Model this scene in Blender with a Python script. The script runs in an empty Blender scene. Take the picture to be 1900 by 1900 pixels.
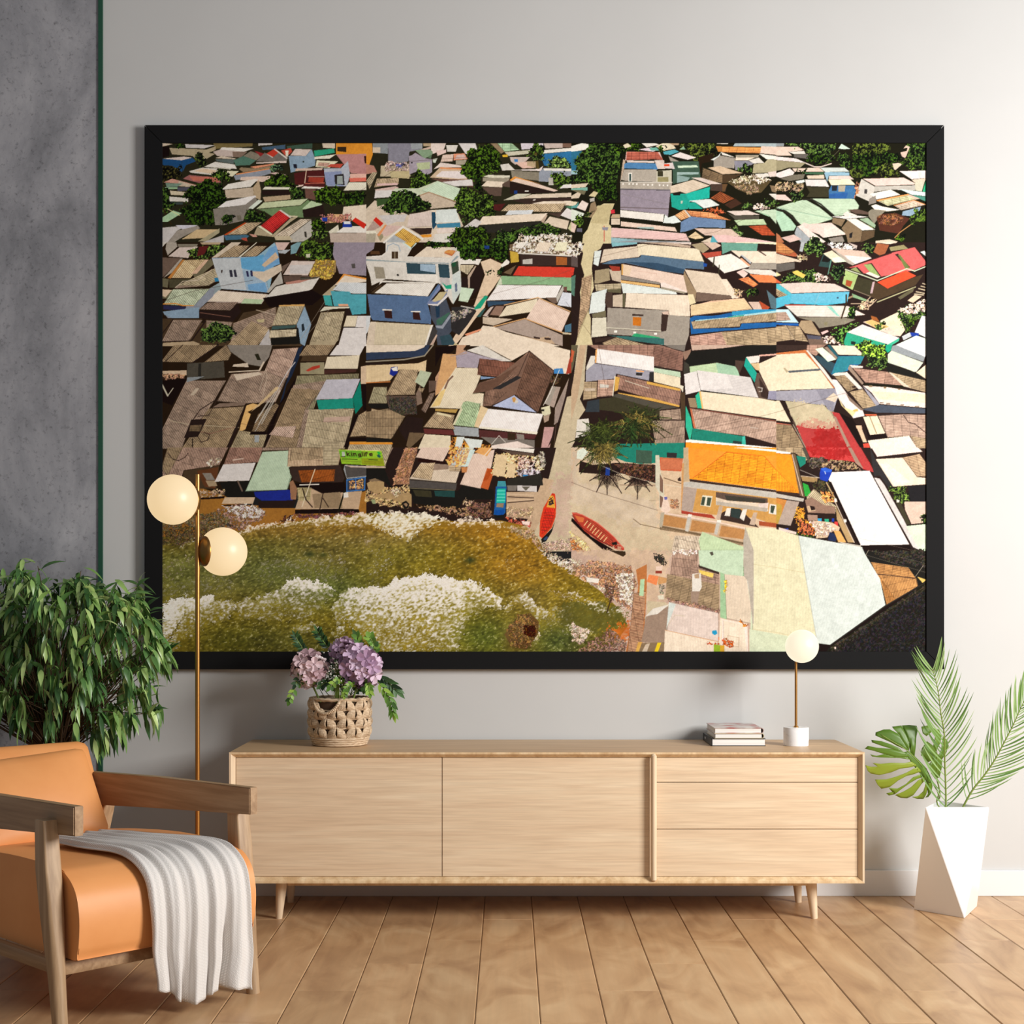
import bpy, bmesh, math, random
import numpy as np
from mathutils import Vector, Matrix, noise as mnoise
KEY, FILL, AMB, PRINT_GAIN = 312, 9, .19, .90
random.seed(7)
sc = bpy.context.scene
col = sc.collection
D, S, CX, HY, CZ = 5.6, 490.0, 945.0, 1115.0, 1.1163     # wall distance (m), px per m at the wall, vanishing point, eye height

def W(px, py, y):
    """pixel + chosen real depth -> world point (authoring helper)"""
    s = D/(D+y)
    return Vector(((px-CX)/(S*s), y, CZ-(py-HY)/(S*s)))

# ---------------------------------------------------------------- materials
def mat(name, color=(.8, .8, .8), rough=.5, metal=0, **kw):
    m = bpy.data.materials.new(name); m.use_nodes = True
    nt = m.node_tree; b = nt.nodes['Principled BSDF']
    b.inputs['Base Color'].default_value = (*color, 1); b.inputs['Roughness'].default_value = rough
    b.inputs['Metallic'].default_value = metal
    for k, v in kw.items(): b.inputs[k].default_value = v
    return m
def N(m, t, **kw):
    n = m.node_tree.nodes.new(t)
    for k, v in kw.items():
        if hasattr(n, k): setattr(n, k, v)
        else: n.inputs[k].default_value = v
    return n
def L(m, a, ao, b, bi): m.node_tree.links.new(a.outputs[ao], b.inputs[bi])
def noise_col(m, scale=(1, 1, 1), nscale=5, detail=5, stops=((.3, (0, 0, 0)), (.7, (1, 1, 1))), bump=0, rough=.6, dist=0, coord='Object', target=None):
    tc = N(m, 'ShaderNodeTexCoord'); mp = N(m, 'ShaderNodeMapping'); mp.inputs['Scale'].default_value = scale
    L(m, tc, coord, mp, 'Vector')
    n = N(m, 'ShaderNodeTexNoise'); n.inputs['Scale'].default_value = nscale; n.inputs['Detail'].default_value = detail
    n.inputs['Roughness'].default_value = rough; n.inputs['Distortion'].default_value = dist
    L(m, mp, 'Vector', n, 'Vector')
    r = N(m, 'ShaderNodeValToRGB')
    els = r.color_ramp.elements
    while len(els) < len(stops): els.new(.5)
    for e, (p, c) in zip(els, stops): e.position = p; e.color = (*c, 1)
    L(m, n, 'Fac', r, 'Fac')
    b = m.node_tree.nodes['Principled BSDF']
    L(m, r, 'Color', b, target or 'Base Color')
    if bump:
        bp = N(m, 'ShaderNodeBump'); bp.inputs['Strength'].default_value = bump; bp.inputs['Distance'].default_value = .002
        L(m, n, 'Fac', bp, 'Height'); L(m, bp, 'Normal', b, 'Normal')
    return r
def lin(r, g, b):
    f = lambda c: (c/255/12.92) if c/255 <= .04045 else ((c/255+.055)/1.055)**2.4
    return (f(r), f(g), f(b))
def wood(name, c1, c2, c3, along='x', sc_=1.0, rough=.45, fine=.24, rot=0):
    """oak-like: long streaks along one axis plus fine pores"""
    m = mat(name, c2, rough)
    a = {'x': (1.6, 30, 30), 'y': (30, 1.6, 30), 'z': (30, 30, 1.6)}[along]
    f = {'x': (6, 160, 160), 'y': (160, 6, 160), 'z': (160, 160, 6)}[along]
    tc = N(m, 'ShaderNodeTexCoord')
    def nz(sv, scl, det, ds):
        mp = N(m, 'ShaderNodeMapping'); mp.inputs['Scale'].default_value = [q*sc_ for q in sv]
        pre = N(m, 'ShaderNodeMapping'); pre.inputs['Rotation'].default_value = (0, 0, rot)
        L(m, tc, 'Object', pre, 'Vector'); L(m, pre, 'Vector', mp, 'Vector')
        n = N(m, 'ShaderNodeTexNoise'); n.inputs['Scale'].default_value = scl; n.inputs['Detail'].default_value = det
        n.inputs['Distortion'].default_value = ds
        L(m, mp, 'Vector', n, 'Vector'); return n
    n1 = nz(a, 1.6, 8, .6); n2 = nz(f, 1.0, 3, 0)
    r = N(m, 'ShaderNodeValToRGB'); els = r.color_ramp.elements; els.new(.5)
    for e, (p, c) in zip(els, ((.32, c1), (.52, c2), (.72, c3))): e.position = p; e.color = (*c, 1)
    L(m, n1, 'Fac', r, 'Fac')
    mx = N(m, 'ShaderNodeMix'); mx.data_type = 'RGBA'; mx.blend_type = 'MULTIPLY'; mx.inputs['Factor'].default_value = fine
    r2 = N(m, 'ShaderNodeValToRGB'); r2.color_ramp.elements[0].position = .35; r2.color_ramp.elements[1].position = .6
    r2.color_ramp.elements[0].color = (.55, .5, .45, 1)
    L(m, n2, 'Fac', r2, 'Fac')
    m.node_tree.links.new(r.outputs['Color'], mx.inputs[6]); m.node_tree.links.new(r2.outputs['Color'], mx.inputs[7])
    b = m.node_tree.nodes['Principled BSDF']
    m.node_tree.links.new(mx.outputs[2], b.inputs['Base Color'])
    bp = N(m, 'ShaderNodeBump'); bp.inputs['Strength'].default_value = .15; bp.inputs['Distance'].default_value = .001
    L(m, n2, 'Fac', bp, 'Height'); L(m, bp, 'Normal', b, 'Normal')
    return m

# ---------------------------------------------------------------- mesh helpers
def finish(name, bm, m=None, parent=None, smooth=False, angle=None, label=None):
    me = bpy.data.meshes.new(name); bm.normal_update(); bm.to_mesh(me); bm.free()
    o = bpy.data.objects.new(name, me); col.objects.link(o)
    if m:
        for q in (m if isinstance(m, (list, tuple)) else [m]): me.materials.append(q)
    if smooth:
        me.shade_smooth()
        if angle: me.set_sharp_from_angle(angle=math.radians(angle))
    if parent is not None: o.parent = parent; o.matrix_parent_inverse = parent.matrix_world.inverted()
    if label: o['label'] = label
    return o
def empty(name, loc, label, cat, group=None):
    o = bpy.data.objects.new(name, None); col.objects.link(o); o.location = loc; o.empty_display_size = .05
    o['label'] = label; o['category'] = cat
    if group: o['group'] = group
    bpy.context.view_layer.update()
    return o
def tag(o, label, cat, group=None):
    o['label'] = label; o['category'] = cat
    if group: o['group'] = group
    return o
def struct(o, label):
    o['kind'] = 'structure'; o['label'] = label
    return o
def box(x0, x1, y0, y1, z0, z1, bev=0, seg=2, bm=None):
    own = bm is None
    if own: bm = bmesh.new()
    r = bmesh.ops.create_cube(bm, size=1)
    vs = r['verts']
    for v in vs:
        v.co = Vector(((x0+x1)/2+v.co.x*(x1-x0), (y0+y1)/2+v.co.y*(y1-y0), (z0+z1)/2+v.co.z*(z1-z0)))
    if bev:
        es = list({e for v in vs for e in v.link_edges})
        bmesh.ops.bevel(bm, geom=es, offset=bev, segments=seg, profile=.5, affect='EDGES')
    return bm
def lathe(prof, cx, cy, seg=40, bm=None):
    bm = bm or bmesh.new(); rings = []
    for r, z in prof:
        if r < 1e-6: rings.append([bm.verts.new((cx, cy, z))])
        else: rings.append([bm.verts.new((cx+r*math.cos(2*math.pi*i/seg), cy+r*math.sin(2*math.pi*i/seg), z)) for i in range(seg)])
    for a, b in zip(rings, rings[1:]):
        for i in range(seg):
            j = (i+1) % seg
            if len(a) == 1 and len(b) == 1: continue
            if len(a) == 1: bm.faces.new((a[0], b[j], b[i]))
            elif len(b) == 1: bm.faces.new((a[i], a[j], b[0]))
            else: bm.faces.new((a[i], a[j], b[j], b[i]))
    bmesh.ops.recalc_face_normals(bm, faces=bm.faces[:])
    return bm
def tube(pts, rad, seg=8, bm=None, caps=True):
    bm = bm or bmesh.new(); pts = [Vector(p) for p in pts]; n = len(pts)
    if not isinstance(rad, (list, tuple)): rad = [rad]*n
    up = Vector((0, 0, 1)); rings = []; prev = None
    for i, p in enumerate(pts):
        t = (pts[min(i+1, n-1)]-pts[max(i-1, 0)]).normalized()
        a = prev-t*prev.dot(t) if prev is not None else (up-t*up.dot(t) if abs(t.dot(up)) < .95 else Vector((1, 0, 0))-t*t.x)
        a.normalize(); prev = a; b = t.cross(a)
        rings.append([bm.verts.new(p+(a*math.cos(2*math.pi*k/seg)+b*math.sin(2*math.pi*k/seg))*rad[i]) for k in range(seg)])
    for r0, r1 in zip(rings, rings[1:]):
        for k in range(seg): bm.faces.new((r0[k], r0[(k+1) % seg], r1[(k+1) % seg], r1[k]))
    if caps:
        bm.faces.new(rings[0][::-1]); bm.faces.new(rings[-1])
    return bm
def sphere(c, r, bm=None, u=32, v=20, scale=(1, 1, 1)):
    bm = bm or bmesh.new()
    q = bmesh.ops.create_uvsphere(bm, u_segments=u, v_segments=v, radius=r)
    for w in q['verts']: w.co = Vector(c)+Vector((w.co.x*scale[0], w.co.y*scale[1], w.co.z*scale[2]))
    return bm
def catmull(pts, k=6):
    pts = [Vector(p) for p in pts]; P = [pts[0]*2-pts[1]]+pts+[pts[-1]*2-pts[-2]]; out = []
    for i in range(1, len(P)-2):
        a, b, c, d = P[i-1:i+3]
        for j in range(k):
            t = j/k
            out.append(.5*((2*b)+(c-a)*t+(2*a-5*b+4*c-d)*t*t+(3*b-a-3*c+d)*t**3))
    out.append(pts[-1]); return out

# ================================================================ THE SETTING
m_wall = mat('painted_plaster', (.5, .49, .47), .75)
noise_col(m_wall, (1, 1, 1), 1.3, 6, ((.3, (.535, .535, .525)), (.7, (.565, .565, .556))), bump=.04)
m_conc = mat('raw_concrete', (.2, .2, .2), .8)
r_ = noise_col(m_conc, (1, 1, .55), 3.2, 12, ((.33, lin(114, 115, 120)), (.5, lin(149, 149, 154)), (.68, lin(176, 175, 179))), bump=.25, rough=.68, dist=.35)
nt = m_conc.node_tree                                        # pits and scratches
tc = N(m_conc, 'ShaderNodeTexCoord'); vo = N(m_conc, 'ShaderNodeTexNoise'); vo.inputs['Scale'].default_value = 55; vo.inputs['Detail'].default_value = 6; vo.inputs['Roughness'].default_value = .75
L(m_conc, tc, 'Object', vo, 'Vector')
rp = N(m_conc, 'ShaderNodeValToRGB'); rp.color_ramp.elements[0].position = .30; rp.color_ramp.elements[0].color = (.35, .35, .35, 1); rp.color_ramp.elements[1].position = .45
L(m_conc, vo, 'Fac', rp, 'Fac')
mx = N(m_conc, 'ShaderNodeMix'); mx.data_type = 'RGBA'; mx.blend_type = 'MULTIPLY'; mx.inputs['Factor'].default_value = .8
nt.links.new(r_.outputs['Color'], mx.inputs[6]); nt.links.new(rp.outputs['Color'], mx.inputs[7])
nt.links.new(mx.outputs[2], nt.nodes['Principled BSDF'].inputs['Base Color'])
m_green = mat('green_enamel', lin(26, 74, 54), .45)
m_white = mat('white_gloss_paint', (.72, .72, .72), .35)

XL = (187.5-CX)/S
struct(finish('wall_back', box(XL, 3.6, 0, .12, 0, 4.2), m_wall), 'pale grey painted plaster wall behind the sideboard')
struct(finish('wall_left', box(-3.2, XL-.008, -.004, .12, 0, 4.2), m_conc), 'rough mottled dark grey concrete wall section at the left')
struct(finish('trim_1', box(XL-.008, XL+.008, -.010, .06, 0, 4.2), m_green), 'narrow dark green upright strip between concrete and plaster')
bm = box(XL+.008, 3.6, -.013, 0, 0, .098, .002, 1)
struct(finish('baseboard_back', bm, m_white), 'white skirting board along the plaster wall')

# floor boards: one floor, every board a bevelled slab with its own tone
m_floor = mat('oak_boards', (.4, .28, .17), .38)
nt = m_floor.node_tree; b = nt.nodes['Principled BSDF']
tc = N(m_floor, 'ShaderNodeTexCoord'); at = N(m_floor, 'ShaderNodeAttribute', attribute_name='tone')
ad = N(m_floor, 'ShaderNodeVectorMath', operation='ADD'); scl = N(m_floor, 'ShaderNodeVectorMath', operation='SCALE'); scl.inputs['Scale'].default_value = 37
L(m_floor, at, 'Vector', scl, 0); L(m_floor, tc, 'Object', ad, 0); L(m_floor, scl, 'Vector', ad, 1)
mp = N(m_floor, 'ShaderNodeMapping'); mp.inputs['Scale'].default_value = (2.2, .8, 1); L(m_floor, ad, 'Vector', mp, 'Vector')
n1 = N(m_floor, 'ShaderNodeTexNoise'); n1.inputs['Scale'].default_value = 3; n1.inputs['Detail'].default_value = 4; n1.inputs['Distortion'].default_value = 1.6; L(m_floor, mp, 'Vector', n1, 'Vector')
rr = N(m_floor, 'ShaderNodeValToRGB'); els = rr.color_ramp.elements; els.new(.5)
for e, (p, c) in zip(els, ((.3, lin(172, 132, 94)), (.5, lin(195, 156, 114)), (.7, lin(208, 173, 131)))): e.position = p; e.color = (*c, 1)
L(m_floor, n1, 'Fac', rr, 'Fac')
mp2 = N(m_floor, 'ShaderNodeMapping'); mp2.inputs['Scale'].default_value = (60, 2.5, 1); L(m_floor, ad, 'Vector', mp2, 'Vector')
n2 = N(m_floor, 'ShaderNodeTexNoise'); n2.inputs['Scale'].default_value = 1; n2.inputs['Detail'].default_value = 3; L(m_floor, mp2, 'Vector', n2, 'Vector')
mr = N(m_floor, 'ShaderNodeMapRange'); mr.inputs['To Min'].default_value = .86; mr.inputs['To Max'].default_value = 1.1; L(m_floor, n2, 'Fac', mr, 'Value')
m1 = N(m_floor, 'ShaderNodeVectorMath', operation='SCALE'); L(m_floor, rr, 'Color', m1, 0); L(m_floor, mr, 'Result', m1, 'Scale')
mr2 = N(m_floor, 'ShaderNodeMapRange'); mr2.inputs['To Min'].default_value = .92; mr2.inputs['To Max'].default_value = 1.06; L(m_floor, at, 'Fac', mr2, 'Value')
m2 = N(m_floor, 'ShaderNodeVectorMath', operation='SCALE'); L(m_floor, m1, 'Vector', m2, 0); L(m_floor, mr2, 'Result', m2, 'Scale')
L(m_floor, m2, 'Vector', b, 'Base Color')
m_gap = mat('board_joint', lin(70, 45, 25), .8)
bm = bmesh.new(); tone = bm.faces.layers.float.new('tone')
pw, pl, x_off, y_off, stg = .1741, 1.583, -.0918, -.415, .3165
for i in range(-18, 20):
    xa = x_off+i*pw; xb = xa+pw
    k0 = math.floor((-6.2-y_off-stg*i)/pl)
    for k in range(k0, k0+7):
        ya = y_off+stg*i+k*pl; yb = min(ya+pl, 0.0)
        if ya >= 0 or yb < -6.3: continue
        ya = max(ya, -6.3); g, bv = .0007, .0026
        tv = random.random()
        z1, z0 = 0.0, -.0022
        o = [(xa+g, ya+g), (xb-g, ya+g), (xb-g, yb-g), (xa+g, yb-g)]
        bvy = .0014
        q = [(xa+g+bv, ya+g+bvy), (xb-g-bv, ya+g+bvy), (xb-g-bv, yb-g-bvy), (xa+g+bv, yb-g-bvy)]
        vo_ = [bm.verts.new((x, y, z0)) for x, y in o]; vi = [bm.verts.new((x, y, z1)) for x, y in q]
        fs = [bm.faces.new(vi)]+[bm.faces.new((vo_[j], vo_[(j+1) % 4], vi[(j+1) % 4], vi[j])) for j in range(4)]
        for f in fs: f[tone] = tv
vs = [bm.verts.new(p) for p in ((-3.3, -6.3, -.003), (3.7, -6.3, -.003), (3.7, .1, -.003), (-3.3, .1, -.003))]
f = bm.faces.new(vs); f.material_index = 1
vs2 = [bm.verts.new((v.co.x, v.co.y, -.06)) for v in vs]; f = bm.faces.new(vs2[::-1]); f.material_index = 1
for j in range(4):
    f = bm.faces.new((vs[(j+1) % 4], vs[j], vs2[j], vs2[(j+1) % 4])); f.material_index = 1
struct(finish('floor', bm, [m_floor, m_gap]), 'honey brown oak floor of long staggered boards')

# ================================================================ FRAMED PICTURE
pic = empty('framed_picture', W(1010, 1242, 0), 'huge black framed aerial photograph of a fishing village hanging on the wall', 'picture')
m_frame = mat('black_satin_frame', lin(23, 23, 24), .7, **{'Specular IOR Level': .1})
yf = -.032; o_ = [W(268, 1242, yf), W(1752, 1242, yf), W(1752, 232, yf), W(268, 232, yf)]
i_ = [W(301, 1209, yf), W(1719, 1209, yf), W(1719, 265, yf), W(301, 265, yf)]
for k in range(4):
    a, b_, c, d = o_[k], o_[(k+1) % 4], i_[(k+1) % 4], i_[k]
    t = (b_-a).normalized()*.0011
    pts = [a+t, b_-t, c-t, d+t]
    bm = bmesh.new()
    f0 = [bm.verts.new(p) for p in pts]; f1 = [bm.verts.new((p.x, -.002, p.z)) for p in pts]
    bm.faces.new(f0)
    bm.faces.new(f1[::-1])
    for j in range(4): bm.faces.new((f0[(j+1) % 4], f0[j], f1[j], f1[(j+1) % 4]))
    bmesh.ops.recalc_face_normals(bm, faces=bm.faces[:])
    bmesh.ops.bevel(bm, geom=[e for e in bm.edges], offset=.0006, segments=1, affect='EDGES')
    finish('frame_side', bm, m_frame, pic)
finish('backing_board', box(i_[0].x-.02, i_[1].x+.02, -.022, -.004, i_[0].z-.02, i_[2].z+.02), mat('grey_board', (.05, .05, .05), .8), pic)

# The printed photograph is drawn here: each line of PRINT is one roof, wall, tree, line or patch of surf
# (kind, ink colour, outline); picture() inks them and the ink becomes the print's vertex colours.
PW, PH, X0, Y0 = 1418, 944, 301, 265
def picture(src, SS=1.5, seed=3):
    W, H = int(PW*SS), int(PH*SS)
    rng = np.random.default_rng(seed)
    img = np.zeros((H, W, 3), np.float32) + 0.16
    def noise(step, h=H, w=W):
        gh, gw = int(h/step)+3, int(w/step)+3
        g = rng.random((gh, gw)).astype(np.float32)
        y = np.arange(h)/step; x = np.arange(w)/step
        yi = y.astype(int); xi = x.astype(int)
        fy = (y-yi)[:, None]; fx = (x-xi)[None, :]
        fy = fy*fy*(3-2*fy); fx = fx*fx*(3-2*fx)
        a = g[yi][:, xi]; b = g[yi][:, xi+1]; c = g[yi+1][:, xi]; d = g[yi+1][:, xi+1]
        return (a*(1-fx)+b*fx)*(1-fy)+(c*(1-fx)+d*fx)*fy
    n1 = noise(1.6*SS); n2 = noise(3.5*SS); n3 = noise(9*SS); n4 = noise(30*SS); n5 = noise(1.0*SS)
    yy0, xx0 = np.mgrid[0:H, 0:W].astype(np.float32)
    # slanted streak noise for water
    ns = noise(2.2*SS)
    sh = np.clip((xx0*0.0+yy0), 0, H-1)
    fo = 0.5*n1+0.3*n2+0.2*n3
    strk = ns[np.clip(((yy0*0.9+xx0*0.35)).astype(int) % H, 0, H-1), np.clip((xx0*0.45-yy0*0.25).astype(int) % W, 0, W-1)]
    def mask(P, pad=0.0, wob=0.0):
        xs = P[:, 0]; ys = P[:, 1]
        x0 = max(int(xs.min()-pad)-1, 0); x1 = min(int(xs.max()+pad)+2, W)
        y0 = max(int(ys.min()-pad)-1, 0); y1 = min(int(ys.max()+pad)+2, H)
        if x1 <= x0 or y1 <= y0: return None
        m = np.zeros((y1-y0, x1-x0), np.float32)
        offs = ((.25, .25), (.75, .25), (.25, .75), (.75, .75)) if wob == 0 else ((.5, .5),)
        bx = xx0[y0:y1, x0:x1]; by = yy0[y0:y1, x0:x1]
        if wob:
            bx = bx+(n3[y0:y1, x0:x1]-.5)*wob+(n1[y0:y1, x0:x1]-.5)*wob*.6+(n2[y0:y1, x0:x1]-.5)*wob*.5
            by = by+(n3[::-1][y0:y1, x0:x1]-.5)*wob+(n1[::-1][y0:y1, x0:x1]-.5)*wob*.6+(n2[::-1][y0:y1, x0:x1]-.5)*wob*.5
        for ox, oy in offs:
            gx = bx+ox; gy = by+oy
            ins = np.zeros(gx.shape, bool)
            n = len(P)
            for i in range(n):
                xa, ya = P[i]; xb, yb = P[(i+1) % n]
                if ya == yb: continue
                c = (gy >= min(ya, yb)) & (gy < max(ya, yb)) & (gx < (gy-ya)*(xb-xa)/(yb-ya)+xa)
                ins ^= c
            m += ins
        return m/len(offs), slice(y0, y1), slice(x0, x1), xx0[y0:y1, x0:x1], yy0[y0:y1, x0:x1]
    def paint(sl, m, col):
        a = m[..., None]
        img[sl] = img[sl]*(1-a)+col*a
    def seg(x0, y0, x1, y1, w, col, a=1.0):
        pad = w+1
        xa = max(int(min(x0, x1)-pad), 0); xb = min(int(max(x0, x1)+pad)+1, W)
        ya = max(int(min(y0, y1)-pad), 0); yb = min(int(max(y0, y1)+pad)+1, H)
        if xb <= xa or yb <= ya: return
        gx = xx0[ya:yb, xa:xb]+.5; gy = yy0[ya:yb, xa:xb]+.5
        dx, dy = x1-x0, y1-y0; L = dx*dx+dy*dy+1e-6
        t = np.clip(((gx-x0)*dx+(gy-y0)*dy)/L, 0, 1)
        d = np.hypot(gx-x0-t*dx, gy-y0-t*dy)
        paint((slice(ya, yb), slice(xa, xb)), np.clip(w/2+.5-d, 0, 1)*a*min(1, w), col)
    ox = oy = 0; sc = 5.0
    ls = [q.split() for q in src.split('\n') if q.strip()]
    def isbg(t): return t[0] == 'p' and t[2:4] in (['0', '0'], ['0', '20'], ['0', '30']) and t[4] == '1900' and t[6] == '1900'
    first = []; rest = []; hd = None
    for t in ls:
        if t[0] == 'T': hd = t; first.append(t); rest.append(t)
        elif isbg(t): first.append(t)
        else: rest.append(t)
    tone = np.array([1.0, .985, .955], np.float32)
    for t in first+rest:
        if t[0] == 'T':
            ox, oy = float(t[1]), float(t[2]); sc = float(t[3]) if len(t) > 3 else 5.0
            continue
        k = t[0]; col = np.array([int(ch, 16)/15 for ch in t[1]], np.float32)
        v = [float(q) for q in t[2:]]
        mx, mn = col.max(), col.min()
        if mx-mn < .34:                        # pale tints: pull towards neutral, slightly warm
            g0 = col.mean(); warm = col[0] >= col[1]-.01 and col[1] >= col[2]-.08 and mx-mn < .16; col = (g0+(col-g0)*(.72 if col[2] <= col[1]+.01 or mx-mn > .2 else .45))*(tone if not warm else (np.array([1.03, .975, .86], np.float32) if g0 < .72 else np.array([1.01, .98, .925], np.float32)))
        else: g0 = col.mean(); col = (g0+(col-g0)*.9)*np.array([1, .99, .97], np.float32)
        if k == 'g':
            cx, cy, rx, ry, al = v; cx = (cx/sc+ox-X0)*SS; cy = (cy/sc+oy-Y0)*SS; rx *= SS/sc; ry *= SS/sc
            xa, xb = max(int(cx-2*rx), 0), min(int(cx+2*rx), W); ya, yb = max(int(cy-2*ry), 0), min(int(cy+2*ry), H)
            if xb <= xa or yb <= ya: continue
            q = ((xx0[ya:yb, xa:xb]-cx)/rx)**2+((yy0[ya:yb, xa:xb]-cy)/ry)**2
            m = np.exp(-q*1.1)*al*sea[ya:yb, xa:xb]
            paint((slice(ya, yb), slice(xa, xb)), m, col)
            continue
        dens = 1.0
        if k == 'k': dens = v.pop()
        if k == 'l':
            w = v[0]/sc*SS; v = v[1:]
            P = [((v[i]/sc+ox-X0)*SS, (v[i+1]/sc+oy-Y0)*SS) for i in range(0, len(v)-1, 2)]
            for (a, b), (c, d) in zip(P, P[1:]): seg(a, b, c, d, w, col)
            continue
        if k == 'm':
            cx, cy, r, n = v; cx = (cx/sc+ox-X0)*SS; cy = (cy/sc+oy-Y0)*SS; r = r/sc*SS
            for i in range(int(n)):
                an = 2*np.pi*(i+rng.random()*.6)/n; q = r*(.75+.35*rng.random())
                ex, ey = np.cos(an), np.sin(an)
                px, py = cx, cy
                for j in range(1, 15):
                    f = j/14; nx = cx+ex*q*f; ny = cy+ey*q*f*.85+q*.22*f*f
                    sd = np.array([-ey, ex]); ll = q*.24*(1-f*.75)*np.sin(np.pi*min(1, f+.2))
                    cc = np.clip(col*(.45+.85*rng.random()), 0, 1)
                    seg(px, py, nx, ny, 1.5*SS, cc)
                    for s in (-1, 1):
                        seg(nx, ny, nx+sd[0]*s*ll+ex*ll*.6, ny+sd[1]*s*ll+ey*ll*.6+ll*.3, 1.1*SS, np.clip(cc*(.6+.7*rng.random()), 0, 1))
                    px, py = nx, ny
            continue
        P = np.array([((v[i]/sc+ox-X0)*SS, (v[i+1]/sc+oy-Y0)*SS) for i in range(0, len(v)-1, 2)])
        big = float(np.ptp(P[:, 0])+np.ptp(P[:, 1]))
        wob = {'t': 9*SS, 'd': 6*SS, 'k': 11*SS, 'w': 16*SS}.get(k, 0)
        r = mask(P, wob, wob)
        if r is None: continue
        m, sy, sx, gx, gy = r
        sl = (sy, sx)
        a, b, c, d4 = n1[sl], n2[sl], n3[sl], n4[sl]
        if k == 'p' and sc == 1.0 and len(P) > 14: sea = np.zeros((H, W), np.float32); sea[sl] = m
        if k == 'p':
            if big/SS > 14:
                f = 1+(a-.5)*.07+(b-.5)*.06+(c-.5)*.05
            else: f = np.ones_like(a)
            C = col*f[..., None]
            paint(sl, m, C)
        elif k == 'c':
            e = P[1]-P[0]; e = e/(np.hypot(*e)+1e-6)
            u = (gx*-e[1]+gy*e[0]); v2 = gx*e[0]+gy*e[1]
            lum = col.mean()
            amp = .20 if lum < .72 else .05
            st = np.sin(u*2*np.pi/(2.9*SS))*amp
            cell = np.floor(u/(11*SS))*7.31+np.floor(v2/(15*SS))*3.77
            pt = (np.abs(np.sin(cell*12.9898)*43758.5453) % 1-.5)*(.16 if lum < .72 else .04)
            na = 1.0 if lum < .72 else .45
            f = 1+st+pt+((a-.5)*.10+(b-.5)*.14+(c-.5)*.10)*na
            f = f*np.where((np.mod(v2, 15*SS) < 1*SS) & (lum < .72), .78, 1)
            paint(sl, m, col*f[..., None])
            if big/SS > 22:
                for i in range(len(P)):
                    q0, q1 = P[i], P[(i+1) % len(P)]
                    seg(q0[0], q0[1], q1[0], q1[1], .9*SS, col*(.42 if q1[0] < q0[0] else 1.08), .45)
        elif k == 't':
            v3 = np.clip((a*.55+b*.45-.5)*3.2+.5, 0, 1)
            f = .25+1.15*v3**1.3
            f = f*(.75+.5*c)
            C = col*f[..., None]+np.array([.10, .10, 0], np.float32)*(v3[..., None]**3)
            paint(sl, m, C*.92)
        elif k == 'd':
            h = n5[sl]
            f = .5+1.0*np.clip((a*.35+b*.4+h*.25-.5)*2.4+.5, 0, 1)
            C = col*f[..., None]
            tint = np.stack([a-.5, n1[::-1][sl]-.5, n2[:, ::-1][sl]-.5], -1)
            C = np.minimum(C*.92+tint*.09, .93)
            paint(sl, m*np.clip((b+a-.55)*3, .0, 1), C)
        elif k == 'k':
            s2 = strk[sl]; mb = m > .3
            top = np.where(mb.any(0), mb.argmax(0), 0); hgt = np.maximum(mb.sum(0), 1)
            rel = (np.arange(m.shape[0])[:, None]-top[None])/hgt[None]
            den = dens*(.98-.5*np.clip(rel, 0, 1))
            nz = s2*.5+a*.2+b*.3
            al = np.clip((den*.62-(nz-.5)*1.25-.10)*2.0-.25, 0, 1)
            paint(sl, m*al, col*(.9+.14*a[..., None]))
        elif k == 's':
            s2 = strk[sl]; w = m
            f = (s2-.5)*.42+(b-.5)*.16+(c-.5)*.16+(d4-.5)*.12
            img[sl] = img[sl]*(1+(f*w)[..., None])
            sp = np.clip(s2+a*.9-1.32, 0, 1)*1.9*w
            paint(sl, np.clip(sp, 0, .55), np.array([.86, .83, .70], np.float32))
        elif k == 'w':
            f = 1+(c-.5)*.10+(d4-.5)*.12+(a-.5)*.06
            paint(sl, m*np.clip(.45+.5*b, 0, 1), col*f[..., None])
    # fine photographic grain
    img *= (1+(n5-.5)[..., None]*.05)
    img = np.clip(img, 0, 1)
    img = img*.7+img*img*(3-2*img)*.3          # printed contrast
    return img
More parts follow.
